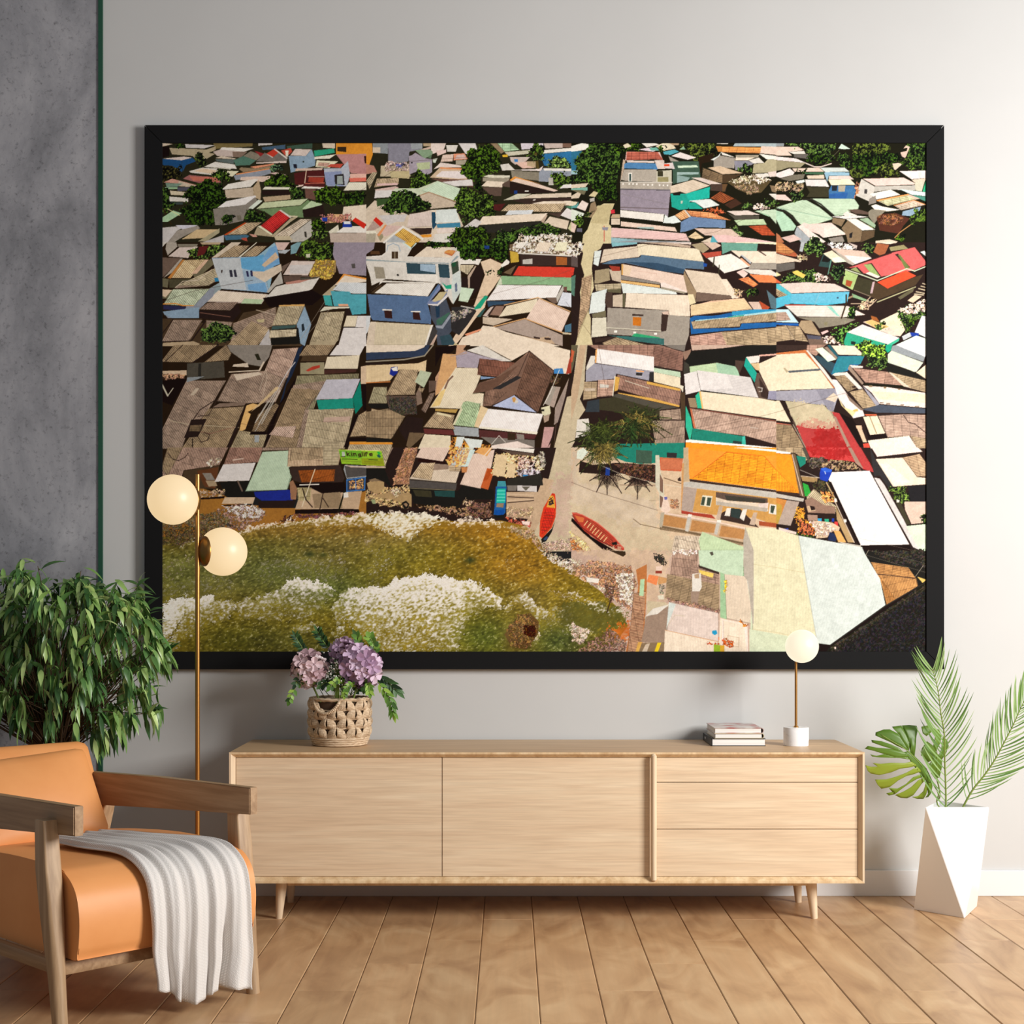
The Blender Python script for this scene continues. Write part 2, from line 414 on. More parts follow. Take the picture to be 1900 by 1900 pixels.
PRINT = '''
T 300 260
p 332 0 20 1900 20 1900 960 0 960
p 874 480 25 850 25 845 60 500 85
p dcb 0 25 110 40 0 65
p 211 0 65 75 60 75 150 0 170
p ba8 75 75 420 90 505 60 505 95 440 120 500 130 400 190 330 185 290 150 100 135
p ccd 220 40 500 50 400 80 230 75
t 241 110 30 210 30 215 65 120 60
p dcc 10 175 210 155 290 165 200 190 100 188
p 258 5 175 190 190 195 300 100 240 5 235
p 258 190 190 290 165 320 200 230 235 200 295
t 342 310 120 380 110 420 190 440 235 340 240
t 332 0 250 180 240 200 330 60 380 0 420
p cbb 480 110 580 80 770 100 680 160 520 150
p eee 560 70 860 80 770 110 545 90
p 877 660 110 800 110 740 165 665 160
p 468 930 70 1150 45 1150 85 940 95
p ccd 900 25 1030 25 1030 45 900 55
p 465 1160 60 1400 30 1400 80 1170 85
p dcb 500 170 560 150 700 175 680 180
p 677 500 180 680 180 670 225 520 200
p 888 760 150 830 105 940 145 880 190
p 933 860 100 960 130 920 155
p c43 970 130 1055 80 1100 115 1030 165
p ddd 955 118 1035 160 1040 170 1025 170
p 778 880 200 960 120 1030 168 1090 115 1170 170 1165 200
p ddd 1050 80 1175 170 1160 178 1045 88
p c54 1110 100 1200 75 1215 110 1160 160
p eed 1150 100 1180 100 1175 155 1155 155
p dcc 1195 145 1240 85 1390 88 1340 150
p 8ac 1180 150 1340 150 1395 85 1430 190 1425 240 1200 305
p 224 1222 225 1255 225 1260 265 1230 262
p 343 1310 198 1325 198 1325 210 1310 210
p 587 670 190 760 150 880 190 820 235 690 240
p e93 1620 25 1900 25 1900 135 1620 135
p 432 1632 65 1715 65 1715 115 1632 105
p c88 1620 135 1900 130 1900 320 1760 310
p 422 1880 150 1900 150 1900 220 1885 215
p dcb 1490 25 1610 30 1610 80 1500 75
p 3a8 1415 100 1600 80 1610 120 1420 155
p eed 1420 158 1620 135 1560 175 1420 180
p dcc 880 210 1160 195 1160 215 880 220
p eed 400 250 500 205 680 245 640 275
c eee 400 250 500 205 680 230 700 270
p e97 820 250 1040 220 1050 232 870 265
p 987 740 255 870 265 1050 235 1050 260 760 300 720 270
p ddd 260 290 380 258 520 265 500 330 275 305
p eca 300 290 380 265 540 285 500 320
p eec 500 285 720 290 660 340 520 320
p e96 690 315 1000 265 1010 275 700 330
p 89b 670 330 1010 272 1020 310 960 330 690 375
t 465 1010 240 1120 225 1130 285 1030 290
p dbb 1000 310 1060 300 1160 325 1120 335
p eec 1440 190 1640 200 1560 260 1430 250
c c98 1460 210 1560 215 1540 250 1450 240
p c54 1535 250 1570 225 1690 222 1660 260
p abd 1505 265 1665 262 1730 195 1750 330 1720 430 1530 430
p 89c 1510 300 1670 290 1690 430 1530 425
p 334 1605 325 1690 315 1700 420 1610 410
p 9aa 1630 335 1680 335 1685 410 1630 410
p dba 1240 290 1250 265 1500 260 1490 280
p 622 1340 290 1510 280 1515 440 1330 440 1240 410 1230 310
p a43 1370 345 1510 350 1500 400 1360 390
p b65 1335 400 1515 395 1515 405 1335 410
l dba 6 1360 340 1510 340
l eca 8 1330 400 1345 280
p ecb 1250 420 1320 415 1310 430 1250 440
p eee 1300 450 1320 430 1540 440 1500 455
p fba 1750 315 1900 315 1900 380 1750 390
p e76 1740 355 1900 350 1900 385 1750 390
c eed 1690 470 1740 395 1900 395 1900 465
p a66 200 360 260 325 520 350 560 400 350 400
p c76 260 340 500 345 540 390 300 380
p d98 20 395 100 360 330 420 350 440 100 400
p cba 160 380 340 430 330 440 160 430
p 798 40 400 200 405 150 435 50 440
p 9c9 20 440 150 440 150 455 30 460
p 557 150 440 320 435 310 470 150 475
p dca 80 470 230 485 210 515 90 510
p ddd 70 525 250 540 250 575 80 570
p 455 80 575 200 580 200 600 80 600
p ecb 730 375 740 345 1010 335 1020 365 940 390
t 351 950 385 1040 320 1170 340 1190 400 1240 400 1220 440 960 435
p eee 560 460 620 410 880 360 900 365 830 435 600 460
p cba 590 465 850 440 860 530 600 540
p ba9 850 440 905 370 925 470 920 560 860 530
p eed 940 460 960 435 1205 440 1200 460
p 322 930 470 1200 465 1190 520 940 510
p ba9 940 530 1195 510 1200 550 960 575
t 352 1200 440 1330 450 1340 540 1260 550 1210 540
p 755 1330 450 1430 460 1430 560 1340 540
t 241 340 420 430 350 560 410 590 500 600 600 480 650 330 600 190 520 240 460
t 241 200 590 360 560 470 620 520 760 500 800 400 790 300 790 190 700
t 462 460 300 600 280 660 350 640 380 540 380 480 350
l 352 8 560 300 560 420
t 352 0 450 60 430 90 600 150 600 60 680 0 680
l 431 14 20 640 90 780
p ada 10 720 110 655 190 680 60 760 10 760
l ee9 6 60 640 170 700
p eef 520 630 600 570 870 515 880 530 780 605
p 889 480 640 780 600 870 530 890 560 780 680 760 750 580 790 500 790
p 777 700 700 740 700 745 745 710 745
p ded 805 635 900 555 940 565 850 640
p cda 880 640 950 580 1360 545 1290 605
p 796 890 645 1290 610 1360 555 1400 590 1310 650 1320 720 1030 710 950 660
p bda 1305 640 1390 565 1495 595 1420 655
p 322 1310 650 1500 600 1520 700 1440 715 1320 715
t 352 780 650 860 640 960 690 970 750 790 755
t 352 530 740 600 685 670 690 660 760 570 770
t 351 1420 470 1520 440 1650 440 1710 520 1700 590 1560 600 1440 590
t 241 1700 500 1900 470 1900 600 1720 610
p edc 1690 620 1900 600 1900 780 1740 740 1680 690
p eb8 1540 690 1680 690 1700 760 1560 770
p 332 1520 620 1640 620 1640 680 1530 690
d b76 1480 700 1760 690 1760 770 1500 770
p 24a 1490 720 1540 720 1540 755 1495 755
c c33 920 800 1100 650 1195 720 1030 865
p ddd 1090 650 1110 648 1210 715 1195 725
p eec 890 800 920 795 1035 875 1020 885
p ba8 870 850 890 805 1025 885 1200 725 1265 715 1200 760 1040 900 860 880
p dca 1180 700 1265 705 1260 720 1200 715
c cba 1045 890 1290 735 1390 735 1190 890
p bbb 1190 895 1390 740 1410 880 1330 940 1200 950
p cb9 1045 890 1190 890 1220 930 1060 930
p 444 1325 850 1345 850 1350 905 1330 900
t 351 1390 790 1440 720 1500 760 1520 830 1400 840
c ba9 590 880 790 770 930 765 790 875
p c52 580 880 775 765 790 770 600 885
p 479 580 885 790 880 820 890 780 920 600 930
p d98 810 870 880 880 890 900 850 900
p b54 740 910 790 905 800 940 760 930
p ccd 0 815 260 790 150 840 60 950 0 950
p cce 130 790 340 790 260 830 200 830
p 99a 150 840 340 795 360 820 200 900 150 930 120 950 60 950
p db8 190 920 330 830 530 830 400 910
p aa9 340 940 540 820 540 860 420 940
p bbc 380 950 580 880 580 950
p ddc 1550 850 1640 785 1650 860 1560 865
p eee 1620 860 1700 800 1900 800 1900 860
p bab 1560 865 1900 860 1900 960 1570 950
p 24a 1685 760 1760 760 1770 810 1680 810
p def 1690 755 1750 755 1755 780 1695 780
p d32 1770 750 1800 720 1900 780 1880 825
t 573 1400 860 1540 820 1540 900 1400 940
T 300 450
p 321 0 0 1900 0 1900 960 0 960
p ddd 5 0 50 0 5 50
p aab 50 0 140 0 150 40 60 120 40 60
p dcc 65 130 170 45 340 40 250 145
p 888 150 15 340 15 330 40 160 42
t 573 240 70 560 0 600 50 460 140 250 150
p 722 350 40 440 30 400 110 330 130
p ba9 360 0 560 0 540 20 380 20
p 766 5 140 190 145 20 320 5 320
p aab 20 330 180 150 200 150 100 280
p 776 5 330 70 340 60 420 5 410
c db8 80 330 200 165 410 160 270 330
p c84 60 330 195 160 215 160 90 335
p 554 70 340 290 335 300 345 220 360 130 420 75 420
p 776 290 290 460 150 490 200 320 345
p eb9 280 290 330 290 440 160 410 160
p 988 130 410 500 240 540 340 440 400 140 425
c ba8 150 400 500 240 530 330 440 400
l dcb 6 130 420 200 360 340 350 470 250
p 38b 490 330 540 325 540 360 500 365
p 8ab 440 430 560 360 560 430 340 600
p dcb 465 145 650 0 740 0 600 130
c a98 520 140 680 30 820 30 710 135
c a98 740 130 870 35 980 35 880 130
p eed 715 135 880 0 890 0 735 135
p 8bd 885 130 1050 0 1075 50 1000 460 940 200
p 9bd 470 145 885 130 940 200 1000 465 560 430
p bcd 470 150 735 145 760 300 790 440 560 430 500 250
p 6ad 735 145 885 130 950 110 960 270 840 260 745 240
p 7ad 800 390 960 370 990 465 810 440
p dcb 830 270 950 270 1110 200 1120 260 960 370 840 300
p bbb 975 460 1110 270 1130 380 1060 400 1000 465
p 7ad 1000 60 1070 20 1100 200 950 260 940 150
p db9 930 210 1060 90 1090 140 960 230
p 335 630 255 655 255 665 320 640 320
p 335 670 255 690 252 705 320 680 320
p 336 785 265 805 265 815 318 795 318
p 336 825 262 845 260 850 316 830 316
p 433 555 255 570 255 565 285 555 280
p dbb 1055 0 1190 0 1140 70 1080 70
p abc 1080 75 1200 65 1150 105 1090 100
p 7ab 1200 30 1260 0 1300 0 1250 100 1200 110
t 462 1260 140 1330 0 1600 0 1590 150 1370 160
p ccb 1340 110 1380 105 1380 140 1345 140
p 98a 1600 0 1900 0 1900 310 1650 290 1590 110
p 556 1760 200 1795 195 1800 240 1770 240
p dcc 1130 300 1210 170 1430 175 1360 305
p ccd 1195 210 1410 205 1360 290 1190 290
p a85 1370 300 1430 165 1620 165 1620 270 1560 340 1400 320
d b94 1370 300 1430 165 1620 165 1600 270 1560 340 1400 320
p 655 1130 310 1360 305 1380 320 1290 320 1290 350 1140 370
p 766 1120 220 1200 180 1120 290
p ddd 1000 480 1060 410 1180 380 1450 330 1470 320 1400 430 1300 480 1130 485 1120 505 940 510
p c87 1150 370 1450 320 1280 375 1160 390
p 555 1290 325 1460 320 1440 335 1290 350
p dcc 410 550 530 445 990 480 930 570
c edc 440 545 530 450 980 485 930 560
p bda 740 565 770 520 950 530 925 570
p 776 0 520 0 435 110 440 50 520
c bca 20 575 110 435 450 430 300 590
p eca 0 490 0 435 100 440 40 510
l e94 10 20 570 130 565 200 585 310 588
p 89b 300 590 450 430 500 420 480 500 350 620 360 700 60 700 15 640 220 635 230 590
p 336 20 580 230 595 220 635 20 620
p 8ac 15 640 350 600 360 700 100 700 30 670
c 877 350 620 430 560 710 555 640 630
p 322 350 630 640 635 710 570 740 640 660 735 350 700
l 965 6 360 650 640 690
p 211 940 515 1400 440 1500 500 1400 580 1000 600
p 543 0 705 380 705 360 740 400 750 410 720 700 740 760 650 1060 600 1300 590 1300 960 0 960
c 988 5 920 110 720 380 720 260 910
l 322 8 110 715 5 850
l 322 12 410 730 280 910
l 322 8 0 920 280 912
c 988 420 720 660 740 620 850 420 870
c 988 670 750 1060 600 1060 760 640 960
c a98 620 950 840 730 1000 800 1000 850 880 960
p ba9 20 930 300 915 360 940 340 960 0 960
p cb8 880 715 960 710 950 740 900 740
p bbc 1000 800 1020 960 900 960
l cba 6 880 625 1050 670
c ba8 1030 770 1095 585 1330 585 1250 760
p da6 1090 580 1330 572 1325 590 1095 592
p 8ac 1255 760 1330 590 1390 760 1330 960 1280 930
p 234 1300 760 1320 750 1330 810 1305 830
p 466 1030 775 1250 765 1240 790 1020 810
p 222 1010 810 1270 790 1290 940 1020 950
c cb9 1000 885 1010 815 1255 805 1250 870
c ba8 1380 920 1480 650 1700 640 1640 910
p ddc 1470 640 1510 595 1750 595 1740 610 1600 615
p 322 1700 620 1760 610 1780 670 1710 680
c edb 1690 780 1720 680 1820 680 1800 780
p dde 1800 785 1820 680 1900 680 1900 790
p dde 1640 960 1690 790 1900 790 1900 960
p ba8 1380 920 1640 900 1600 960 1370 960
p edc 1600 400 1700 295 1900 340 1900 365
p e94 1610 400 1690 290 1900 330 1900 345 1700 305
p ba8 1490 490 1600 395 1620 410 1580 490
c cde 1590 440 1660 370 1900 375 1900 475 1780 475
p 5ab 1570 450 1745 455 1760 480 1900 480 1900 660 1770 670 1740 590 1600 590
p 4aa 1500 490 1570 490 1590 590 1520 580
p ea8 1640 570 1730 570 1735 590 1645 590
l 99a 4 1560 620 1330 880
l 99a 4 1520 540 1290 900
t 463 360 880 400 780 540 740 660 780 690 850 640 900 480 940
T 680 260
p 332 0 20 1900 20 1900 960 0 960
p dcb 80 560 400 700 600 650 850 680 900 800 620 950 0 950 0 640
p e93 0 25 55 30 60 140 30 230 0 240
p 89a 60 25 200 25 200 130 60 120
p dcb 60 70 130 70 130 120 60 120
p c87 0 225 70 240 100 300 0 320
p 88a 200 25 520 25 520 90 400 110 390 200 205 240
p 9ab 410 25 520 25 520 80 420 90
p cb9 135 240 400 240 410 340 130 340
d b9a 170 210 390 190 400 300 180 290
d 66b 260 220 350 210 340 260 265 260
p cb8 215 290 400 290 400 360 230 350
p ba9 525 25 600 25 600 60 530 60
p dba 470 100 600 60 610 80 480 110
p edd 600 30 740 30 720 90 620 130 600 100
p ecc 650 100 740 90 740 120 660 150
p ddd 740 50 850 50 830 110 750 110
p dde 850 25 1010 25 1035 110 960 135 920 130
p 686 395 155 450 95 530 150 600 175 615 110 590 90 450 95
p 8a8 450 95 590 90 620 130 540 175
p a9b 395 150 420 145 455 120 540 170 610 180 610 300 560 330 480 290 400 320
p bc9 465 215 590 205 590 270 480 280
p 334 415 205 430 205 430 220 415 220
p ded 615 180 660 170 640 215 620 210
c ecb 690 205 710 140 810 135 800 200
p e97 810 190 810 130 910 125 940 180
p dbb 820 180 840 140 905 135 930 175
p aaa 830 190 930 185 920 230 830 230
p edd 620 275 690 210 890 240 880 255 680 255
p db9 590 350 690 250 870 265 900 290 940 370 850 370
p e96 680 255 890 262 890 275 690 270
p ede 640 340 700 290 880 290 930 355 860 360
p 755 600 360 990 370 990 440 700 390
p dde 700 390 980 365 990 425 820 430
t 462 420 330 500 270 560 320 600 390 520 450 420 450
c ba9 75 440 100 360 300 355 300 410
p dbb 80 460 270 430 300 440 290 470 100 490
p ebb 100 405 290 400 290 420 100 425
c ba8 0 380 60 300 100 305 30 460
p dde 75 540 85 470 240 465 230 530
p 463 95 550 240 540 190 590 100 620
p cdb 240 470 270 450 480 450 660 380 870 450 830 570 580 490 470 530
c cec 520 470 660 385 870 455 820 570
p cba 470 530 580 488 830 580 820 620 600 640
l b86 8 470 525 580 485 830 572
t 352 100 630 220 560 270 480 440 470 480 530 600 570 610 620 440 680 220 690
t 351 880 250 960 100 1060 40 1160 40 1240 100 1250 200 1260 270 1180 300 1080 320 1060 380 960 360 890 330
t 241 1000 330 1070 330 1060 470 1010 460
c ada 1210 25 1340 25 1420 95 1280 110
p 987 1150 30 1210 30 1280 110 1250 130
p ccb 1280 115 1520 95 1500 130 1320 150
p dce 1430 25 1640 25 1640 80 1440 90
p cbb 1640 25 1820 25 1820 75 1660 80
p 865 1820 25 1900 25 1900 70 1820 70
p eee 1600 130 1640 95 1900 75 1900 105
p 37a 1610 135 1900 105 1900 240 1650 240
t 684 1660 250 1680 180 1780 150 1880 200 1900 260 1760 260
p eb3 1260 140 1310 135 1310 160 1265 160
p cbb 1330 160 1520 160 1480 200 1380 230 1340 200
p 48c 1370 180 1405 180 1405 205 1375 205
p eba 1380 215 1500 200 1560 260 1450 265
p ba9 1490 200 1570 200 1570 260 1490 240
t 462 1500 60 1560 30 1640 60 1660 120 1600 160 1510 150
l 652 26 1570 130 1590 260
t 463 1520 150 1660 150 1640 190 1540 190
p ddd 1240 230 1320 220 1380 280 1260 285
p ede 1340 280 1600 270 1640 240 1620 290
p 888 1340 285 1600 300 1600 380 1350 350
p 89b 1600 300 1640 265 1900 280 1900 330 1680 390 1600 385
p eee 1640 262 1900 268 1900 290 1650 285
t 462 1690 400 1720 310 1820 305 1900 330 1900 420 1800 440
p bbb 1690 350 1730 350 1735 420 1690 420
p ddc 1080 340 1130 325 1330 330 1330 350 1200 360
p 999 1080 350 1330 355 1310 400 1080 385
p edc 1065 430 1120 380 1280 390 1260 440
p 655 1070 440 1260 440 1250 520 1160 520
p 655 1260 410 1330 370 1330 440 1260 430
p ecb 1330 380 1380 340 1780 470 1740 480
p e94 1330 370 1375 340 1640 415 1390 355 1340 385
p 322 1330 385 1750 485 1500 500 1330 500
p 248 1370 470 1400 470 1400 500 1370 500
p eee 1470 470 1505 470 1505 480 1470 480
p dde 1790 450 1830 415 1900 410 1900 445
p ccb 1270 560 1400 500 1530 500 1420 550
p dcb 1420 545 1540 505 1900 490 1900 530
p 433 1350 560 1440 545 1900 535 1900 575 1500 600
p eee 1545 555 1570 550 1565 562 1545 562
p edc 1530 590 1640 570 1900 565 1900 610
c ba9 1250 660 1320 600 1850 590 1800 670
p 544 1680 680 1800 675 1860 600 1790 720
p cde 1290 695 1320 655 1550 650 1530 690
p dde 1800 700 1860 630 1900 650 1900 740
p 486 1840 620 1900 610 1900 640
t 462 830 560 870 460 960 470 1130 500 1180 580 1190 680 1080 710 1000 740 900 720 840 640
p 622 1180 600 1290 590 1240 660 1180 650
p edc 600 690 610 650 840 640 830 680
c dcc 380 810 400 690 600 660 605 800
p 433 400 820 610 815 600 870 500 880
p e93 500 880 605 875 605 900 520 905
p ccd 110 700 380 690 350 760 280 760 200 790
p d32 65 745 90 715 160 775 130 805
p b9a 0 840 65 750 130 805 70 840
p eed 0 845 80 840 100 870 0 870
p aaa 0 870 90 865 80 950 0 950
p 257 605 670 640 670 650 790 620 830 610 800
p dee 640 770 650 650 830 640 870 760
p 48a 650 780 870 765 875 810 660 815
p edd 650 825 875 812 875 850 660 865
p ddd 600 950 640 870 870 860 780 950
p dbb 105 890 180 790 340 800 200 890
p 998 100 880 150 870 160 900 130 940
p e96 100 880 175 785 190 790 120 895
c da5 260 880 340 800 510 920 480 950 380 950
p eee 150 950 340 795 360 805 200 930 170 960
p eee 340 795 530 910 520 930 330 810
p abc 180 950 260 880 370 950
p edc 1030 790 1080 710 1680 680 1620 750
p 333 1040 795 1620 755 1640 800 1300 870 1060 850
p baa 1620 750 1670 690 1680 700 1640 780
p ccd 900 810 1010 730 1070 760 1020 820
t 574 900 760 940 700 960 770
p dcb 1640 780 1700 710 1880 750 1860 830
t 351 750 900 860 810 1100 810 1140 900 1100 950 780 950
t 352 1100 950 1280 840 1640 780 1800 830 1780 880 1400 900 1360 950
d dcb 1380 950 1400 880 1900 880 1900 950
p cc9 1870 820 1900 750 1900 850
T 680 450
p 321 0 0 1900 0 1900 960 0 960
p eca 1000 580 1100 300 1060 180 1150 150 1260 200 1240 330 1180 420 1120 500 1100 600 1000 720 900 860 820 960 760 960
p 98a 0 0 80 0 70 60 0 110
p edc 440 135 560 40 860 45 790 140
p c74 720 100 760 70 830 75 800 130
p d95 720 90 750 72 820 78 800 110
p ccc 780 60 830 45 860 45 830 80
p ddd 0 130 140 120 180 90 180 0 340 0 420 60 380 130 780 140 870 50 880 440 800 570 700 400 660 370 370 350 180 340 50 400 40 330 0 200
p eb5 350 0 460 0 410 50
p cee 330 0 350 0 420 50 460 0 470 10 410 65
p 8ab 0 155 380 180 780 190 840 120 860 130 780 200 0 170
l 8ac 6 190 80 200 30 250 10 300 30 315 80
p 543 235 85 295 85 295 150 235 150
p ccb 262 85 268 85 268 150 262 150
p 642 40 80 120 80 130 110 40 110
p 999 70 225 160 230 180 335 90 335
p 222 280 300 293 290 306 302 293 315
p 356 370 190 650 200 650 295 380 290
p 9bd 500 200 640 205 640 280 500 260
p ddd 640 195 665 195 670 350 650 350
p 356 665 200 765 205 780 330 680 325
p ddd 765 190 785 190 795 420 780 400
p 454 785 200 850 170 860 260 800 300
p 264 790 190 830 180 830 220 800 230
p eee 380 290 660 300 660 370 380 350
p bbc 680 330 770 330 780 400 690 390
p cdd 800 300 870 260 885 440 805 575 790 430
p 679 820 390 840 370 845 450 825 460
p 2a8 700 370 740 400 790 390 790 430 740 430
p eee 860 150 1070 155 1040 210 1000 200 870 200
c cb9 870 260 870 210 1000 210 940 300
p 322 880 320 950 320 1040 210 1090 260 1050 430 960 520 880 500
p baa 940 310 1010 215 1020 220 960 330 960 420 945 420
p cec 855 540 880 415 1000 430 940 555
c eee 75 470 190 380 650 375 570 500
p 543 45 465 130 395 150 400 75 470
p ddd 10 470 120 390 130 350 300 360 680 370 660 380 150 370
p 57a 10 480 580 500 670 380 690 430 570 570 600 690 600 755 60 720 40 690
p 78b 560 570 690 380 680 440 590 545 700 480 760 430 740 500 660 580
p cb8 610 545 680 460 750 455 700 530 640 550
p dde 570 570 660 570 750 480 760 500 670 590 580 580
p 457 590 580 660 590 740 520 780 640 790 820 700 950 660 950 640 770 600 700
p 246 640 590 680 590 680 690 650 700
p 476 650 720 760 650 780 650 700 760 655 765
p 89b 640 770 700 770 780 660 790 680 710 800 650 790
p 422 165 630 235 630 242 705 175 700
p eee 148 618 238 620 240 632 150 630
p 422 430 640 490 640 505 720 435 712
p eee 412 634 500 636 505 648 415 645
p cde 0 680 40 680 30 800 0 850
c dca 20 950 40 735 620 765 540 950
p dcb 0 950 20 800 40 735 90 735 70 950
p eee 600 765 620 765 560 950 540 950
p 445 620 770 660 820 620 950 560 950
p 356 680 870 780 850 830 950 700 950
p ca9 590 950 650 850 660 860 620 950
p 334 790 600 1000 590 1020 640 940 760 860 860 790 820
d 889 790 640 960 600 1000 640 800 740
l ccc 10 880 590 1030 620
t 241 520 0 1330 0 1320 140 1260 180 1130 150 1000 160 880 150 870 60 720 40 530 40
p 248 1090 30 1140 30 1140 60 1100 60
t 242 1100 270 1180 260 1180 290 1110 300
t 242 1200 260 1260 230 1260 320 1210 330
p eee 1245 215 1300 155 1330 180 1320 200 1260 230
p ca4 1330 75 1410 95 1415 180 1340 190
p 765 1330 20 1400 0 1900 0 1900 120 1440 100 1330 80
d edc 1330 60 1370 0 1900 0 1900 120 1440 100
c eee 1380 50 1420 0 1500 0 1440 60
c eec 1740 80 1770 0 1870 0 1850 80
c edc 1560 80 1600 0 1720 0 1680 90
p 433 1420 110 1900 120 1900 215 1440 215
p bbb 1450 160 1540 150 1540 200 1450 200
p a63 1760 130 1860 140 1860 210 1760 210
l ddd 12 1410 100 1900 125
p 765 1270 280 1390 210 1340 300
p 322 1350 300 1400 210 1410 220 1370 305
p d43 1360 305 1410 220 1900 230 1900 325 1640 320
p 8b8 1250 310 1900 325 1900 450 1830 440 1820 395 1260 390
p cdb 1190 430 1250 310 1260 390 1220 395
c eef 1115 540 1220 395 1810 400 1760 510
p 357 1120 545 1390 545 1280 575 1180 580 1130 600
p bbb 1760 510 1820 400 1830 440 1770 560
p 766 1660 510 1760 510 1770 560 1740 570
p cdf 1770 580 1820 460 1900 470 1900 600
p 755 1830 410 1860 410 1860 460 1830 450
p 2a8 1000 610 1100 490 1130 500 1060 610 1010 620
p 366 1020 690 1080 620 1110 610 1060 690
p cbb 1080 680 1150 600 1190 590 1130 690
p 976 1130 670 1200 590 1280 590 1240 680
p 433 1120 680 1190 580 1280 580 1270 590 1200 590 1140 680
c edb 1230 690 1300 590 1590 520 1560 640
c ecb 1480 710 1600 520 1890 650 1810 830
p cba 1080 690 1360 710 1180 770 1080 750
l eb8 8 1280 580 1590 510 1890 640
l da7 10 1180 780 1470 705 1830 840
p a9a 1190 790 1470 710 1820 860 1820 960 1600 900
p ca8 1380 850 1560 890 1690 870 1750 940 1600 930
p 433 1550 870 1610 880 1610 895 1555 890
p 433 1650 880 1710 885 1710 905 1655 900
p edc 960 960 1080 770 1180 780 1300 830 1600 910 1800 960
p e97 910 850 1060 800 1070 810 940 870
p edc 890 880 1000 840 1070 820 980 950 850 950
p cb8 820 930 860 950 800 960
p 479 1840 770 1900 750 1900 830 1840 830
p cb9 1820 830 1900 840 1900 855 1820 850
T 1060 260
p 221 0 20 1900 20 1900 960 0 960
p fff 0 60 100 30 210 50 140 90 0 115
p 379 0 110 100 100 60 200 40 290 0 300
p 9cd 0 285 60 285 60 320 0 320
p dc9 150 830 220 640 300 590 400 590 360 690 350 780 370 800 370 960 100 960 110 880
p cb8 240 610 400 590 330 780 180 770
p 987 180 590 220 570 240 640 190 720 150 720
t 352 30 180 180 40 300 25 420 25 500 60 480 160 460 300 440 380 410 420 440 500 340 560 240 480 160 380 40 390 0 380 0 320 60 310
t 351 400 60 640 30 680 60 620 100 500 110 480 150
t 241 200 400 440 400 420 560 250 570
p edb 480 50 520 30 560 60 500 80
p dcb 0 415 160 400 130 440 0 450
p 7ba 0 450 150 440 150 470 0 465
p 776 0 465 140 470 120 510 60 490
p dcb 0 520 60 485 90 500 70 540 0 545
p edb 0 570 60 575 30 620 0 610
p 5aa 0 615 50 600 70 570 60 630 0 635
p edd 50 630 100 560 160 590 130 660
p dc9 160 520 210 475 250 490 220 530
p bbb 170 545 215 535 215 570 175 575
p ded 0 640 120 680 100 740 0 750
t 462 20 740 60 700 130 740 120 790 50 780
t 342 130 680 190 650 200 700 150 740
p ecb 0 760 50 790 30 860 0 850
p 668 50 820 100 820 100 855 50 850
p d34 365 650 400 645 405 680 370 685
p dcb 370 730 450 730 450 785 370 785
p ba9 380 690 450 690 450 725 365 725
l c33 5 305 800 305 940
p 88a 285 810 345 810 335 840 290 835
p ece 620 90 740 70 810 90 760 110
p eee 650 30 760 25 820 45 700 70
p edb 780 60 860 25 930 30 970 80 860 100
p 5ab 850 110 960 90 1000 110 920 140 860 135
p 6ba 720 75 790 70 820 100 740 100
t 462 810 70 860 60 870 110 820 130
p b97 900 25 1000 25 1000 50 940 50
t 452 980 60 1040 30 1160 25 1340 30 1340 130 1260 190 1160 200 1080 110
p 321 1180 160 1330 120 1300 200 1210 220 1180 400 1160 260
p ebb 510 110 820 115 850 190 760 180 500 190
c b65 515 112 800 115 850 185 760 180 510 190
p 8b9 1040 60 1060 90 1000 90
p baa 480 180 500 190 500 230 460 380 455 380
p dcc 510 190 770 195 770 215 520 210
p 58b 490 225 520 210 800 220 800 275 490 265
p aab 490 275 790 275 790 390 500 380 460 370
p eee 530 305 562 305 562 385 530 385
p 355 538 315 555 315 555 382 538 382
p ccb 790 290 930 280 930 400 790 390
p 443 800 290 850 290 850 340 800 340
p dcc 770 190 860 190 870 270 800 270
p 997 800 345 900 345 900 390 800 390
p aab 455 390 935 395 920 465 455 460
l ddd 6 455 390 935 395
p fff 475 400 485 400 485 418 475 418
p fff 530 402 545 402 545 416 530 416
p fff 565 402 580 402 580 416 565 416
p fff 600 402 615 402 615 418 600 418
p fff 668 407 680 407 680 422 668 422
p fff 705 410 718 410 718 424 705 424
p fff 745 410 758 410 758 426 745 426
p fff 812 412 824 412 824 428 812 428
p fff 848 414 860 414 860 428 848 428
p fff 885 416 897 416 897 430 885 430
l 557 6 455 455 920 465
p 98a 455 462 920 468 895 720 860 690 455 645
l 656 6 455 625 900 640
l 778 3 460 500 900 600
p ede 925 150 1010 115 1160 165 1080 185
p 99a 900 150 1000 200 920 200
p 465 930 200 1180 200 1200 360 1100 370 940 410 940 300
p cec 985 240 1160 235 1180 255 990 260
p 9bb 980 300 1180 300 1180 320 980 325
p 8aa 980 325 1100 350 1080 380 980 400
p dcd 860 220 940 210 960 270 870 265
p e53 860 225 910 225 910 245 860 245
c dcb 920 430 1130 370 1285 425 1065 500 1010 480 920 495
p 2ba 1060 500 1285 435 1280 540 1100 570 1085 640 1060 600
p 2a9 920 500 1060 500 1090 560 1080 640 1000 650 930 620
p 222 940 495 1010 490 1010 515 945 515
p bcb 1015 565 1035 565 1030 590 1015 590
p dee 1085 565 1250 550 1290 550 1375 605 1230 635 1150 580
p 2a9 1090 580 1150 580 1220 640 1090 640
c 953 1290 540 1380 480 1510 545 1410 590
p 532 1420 600 1520 545 1580 590 1480 640
d a53 1240 640 1400 630 1440 680 1300 680
p dee 1290 185 1360 150 1390 110 1370 160 1320 190
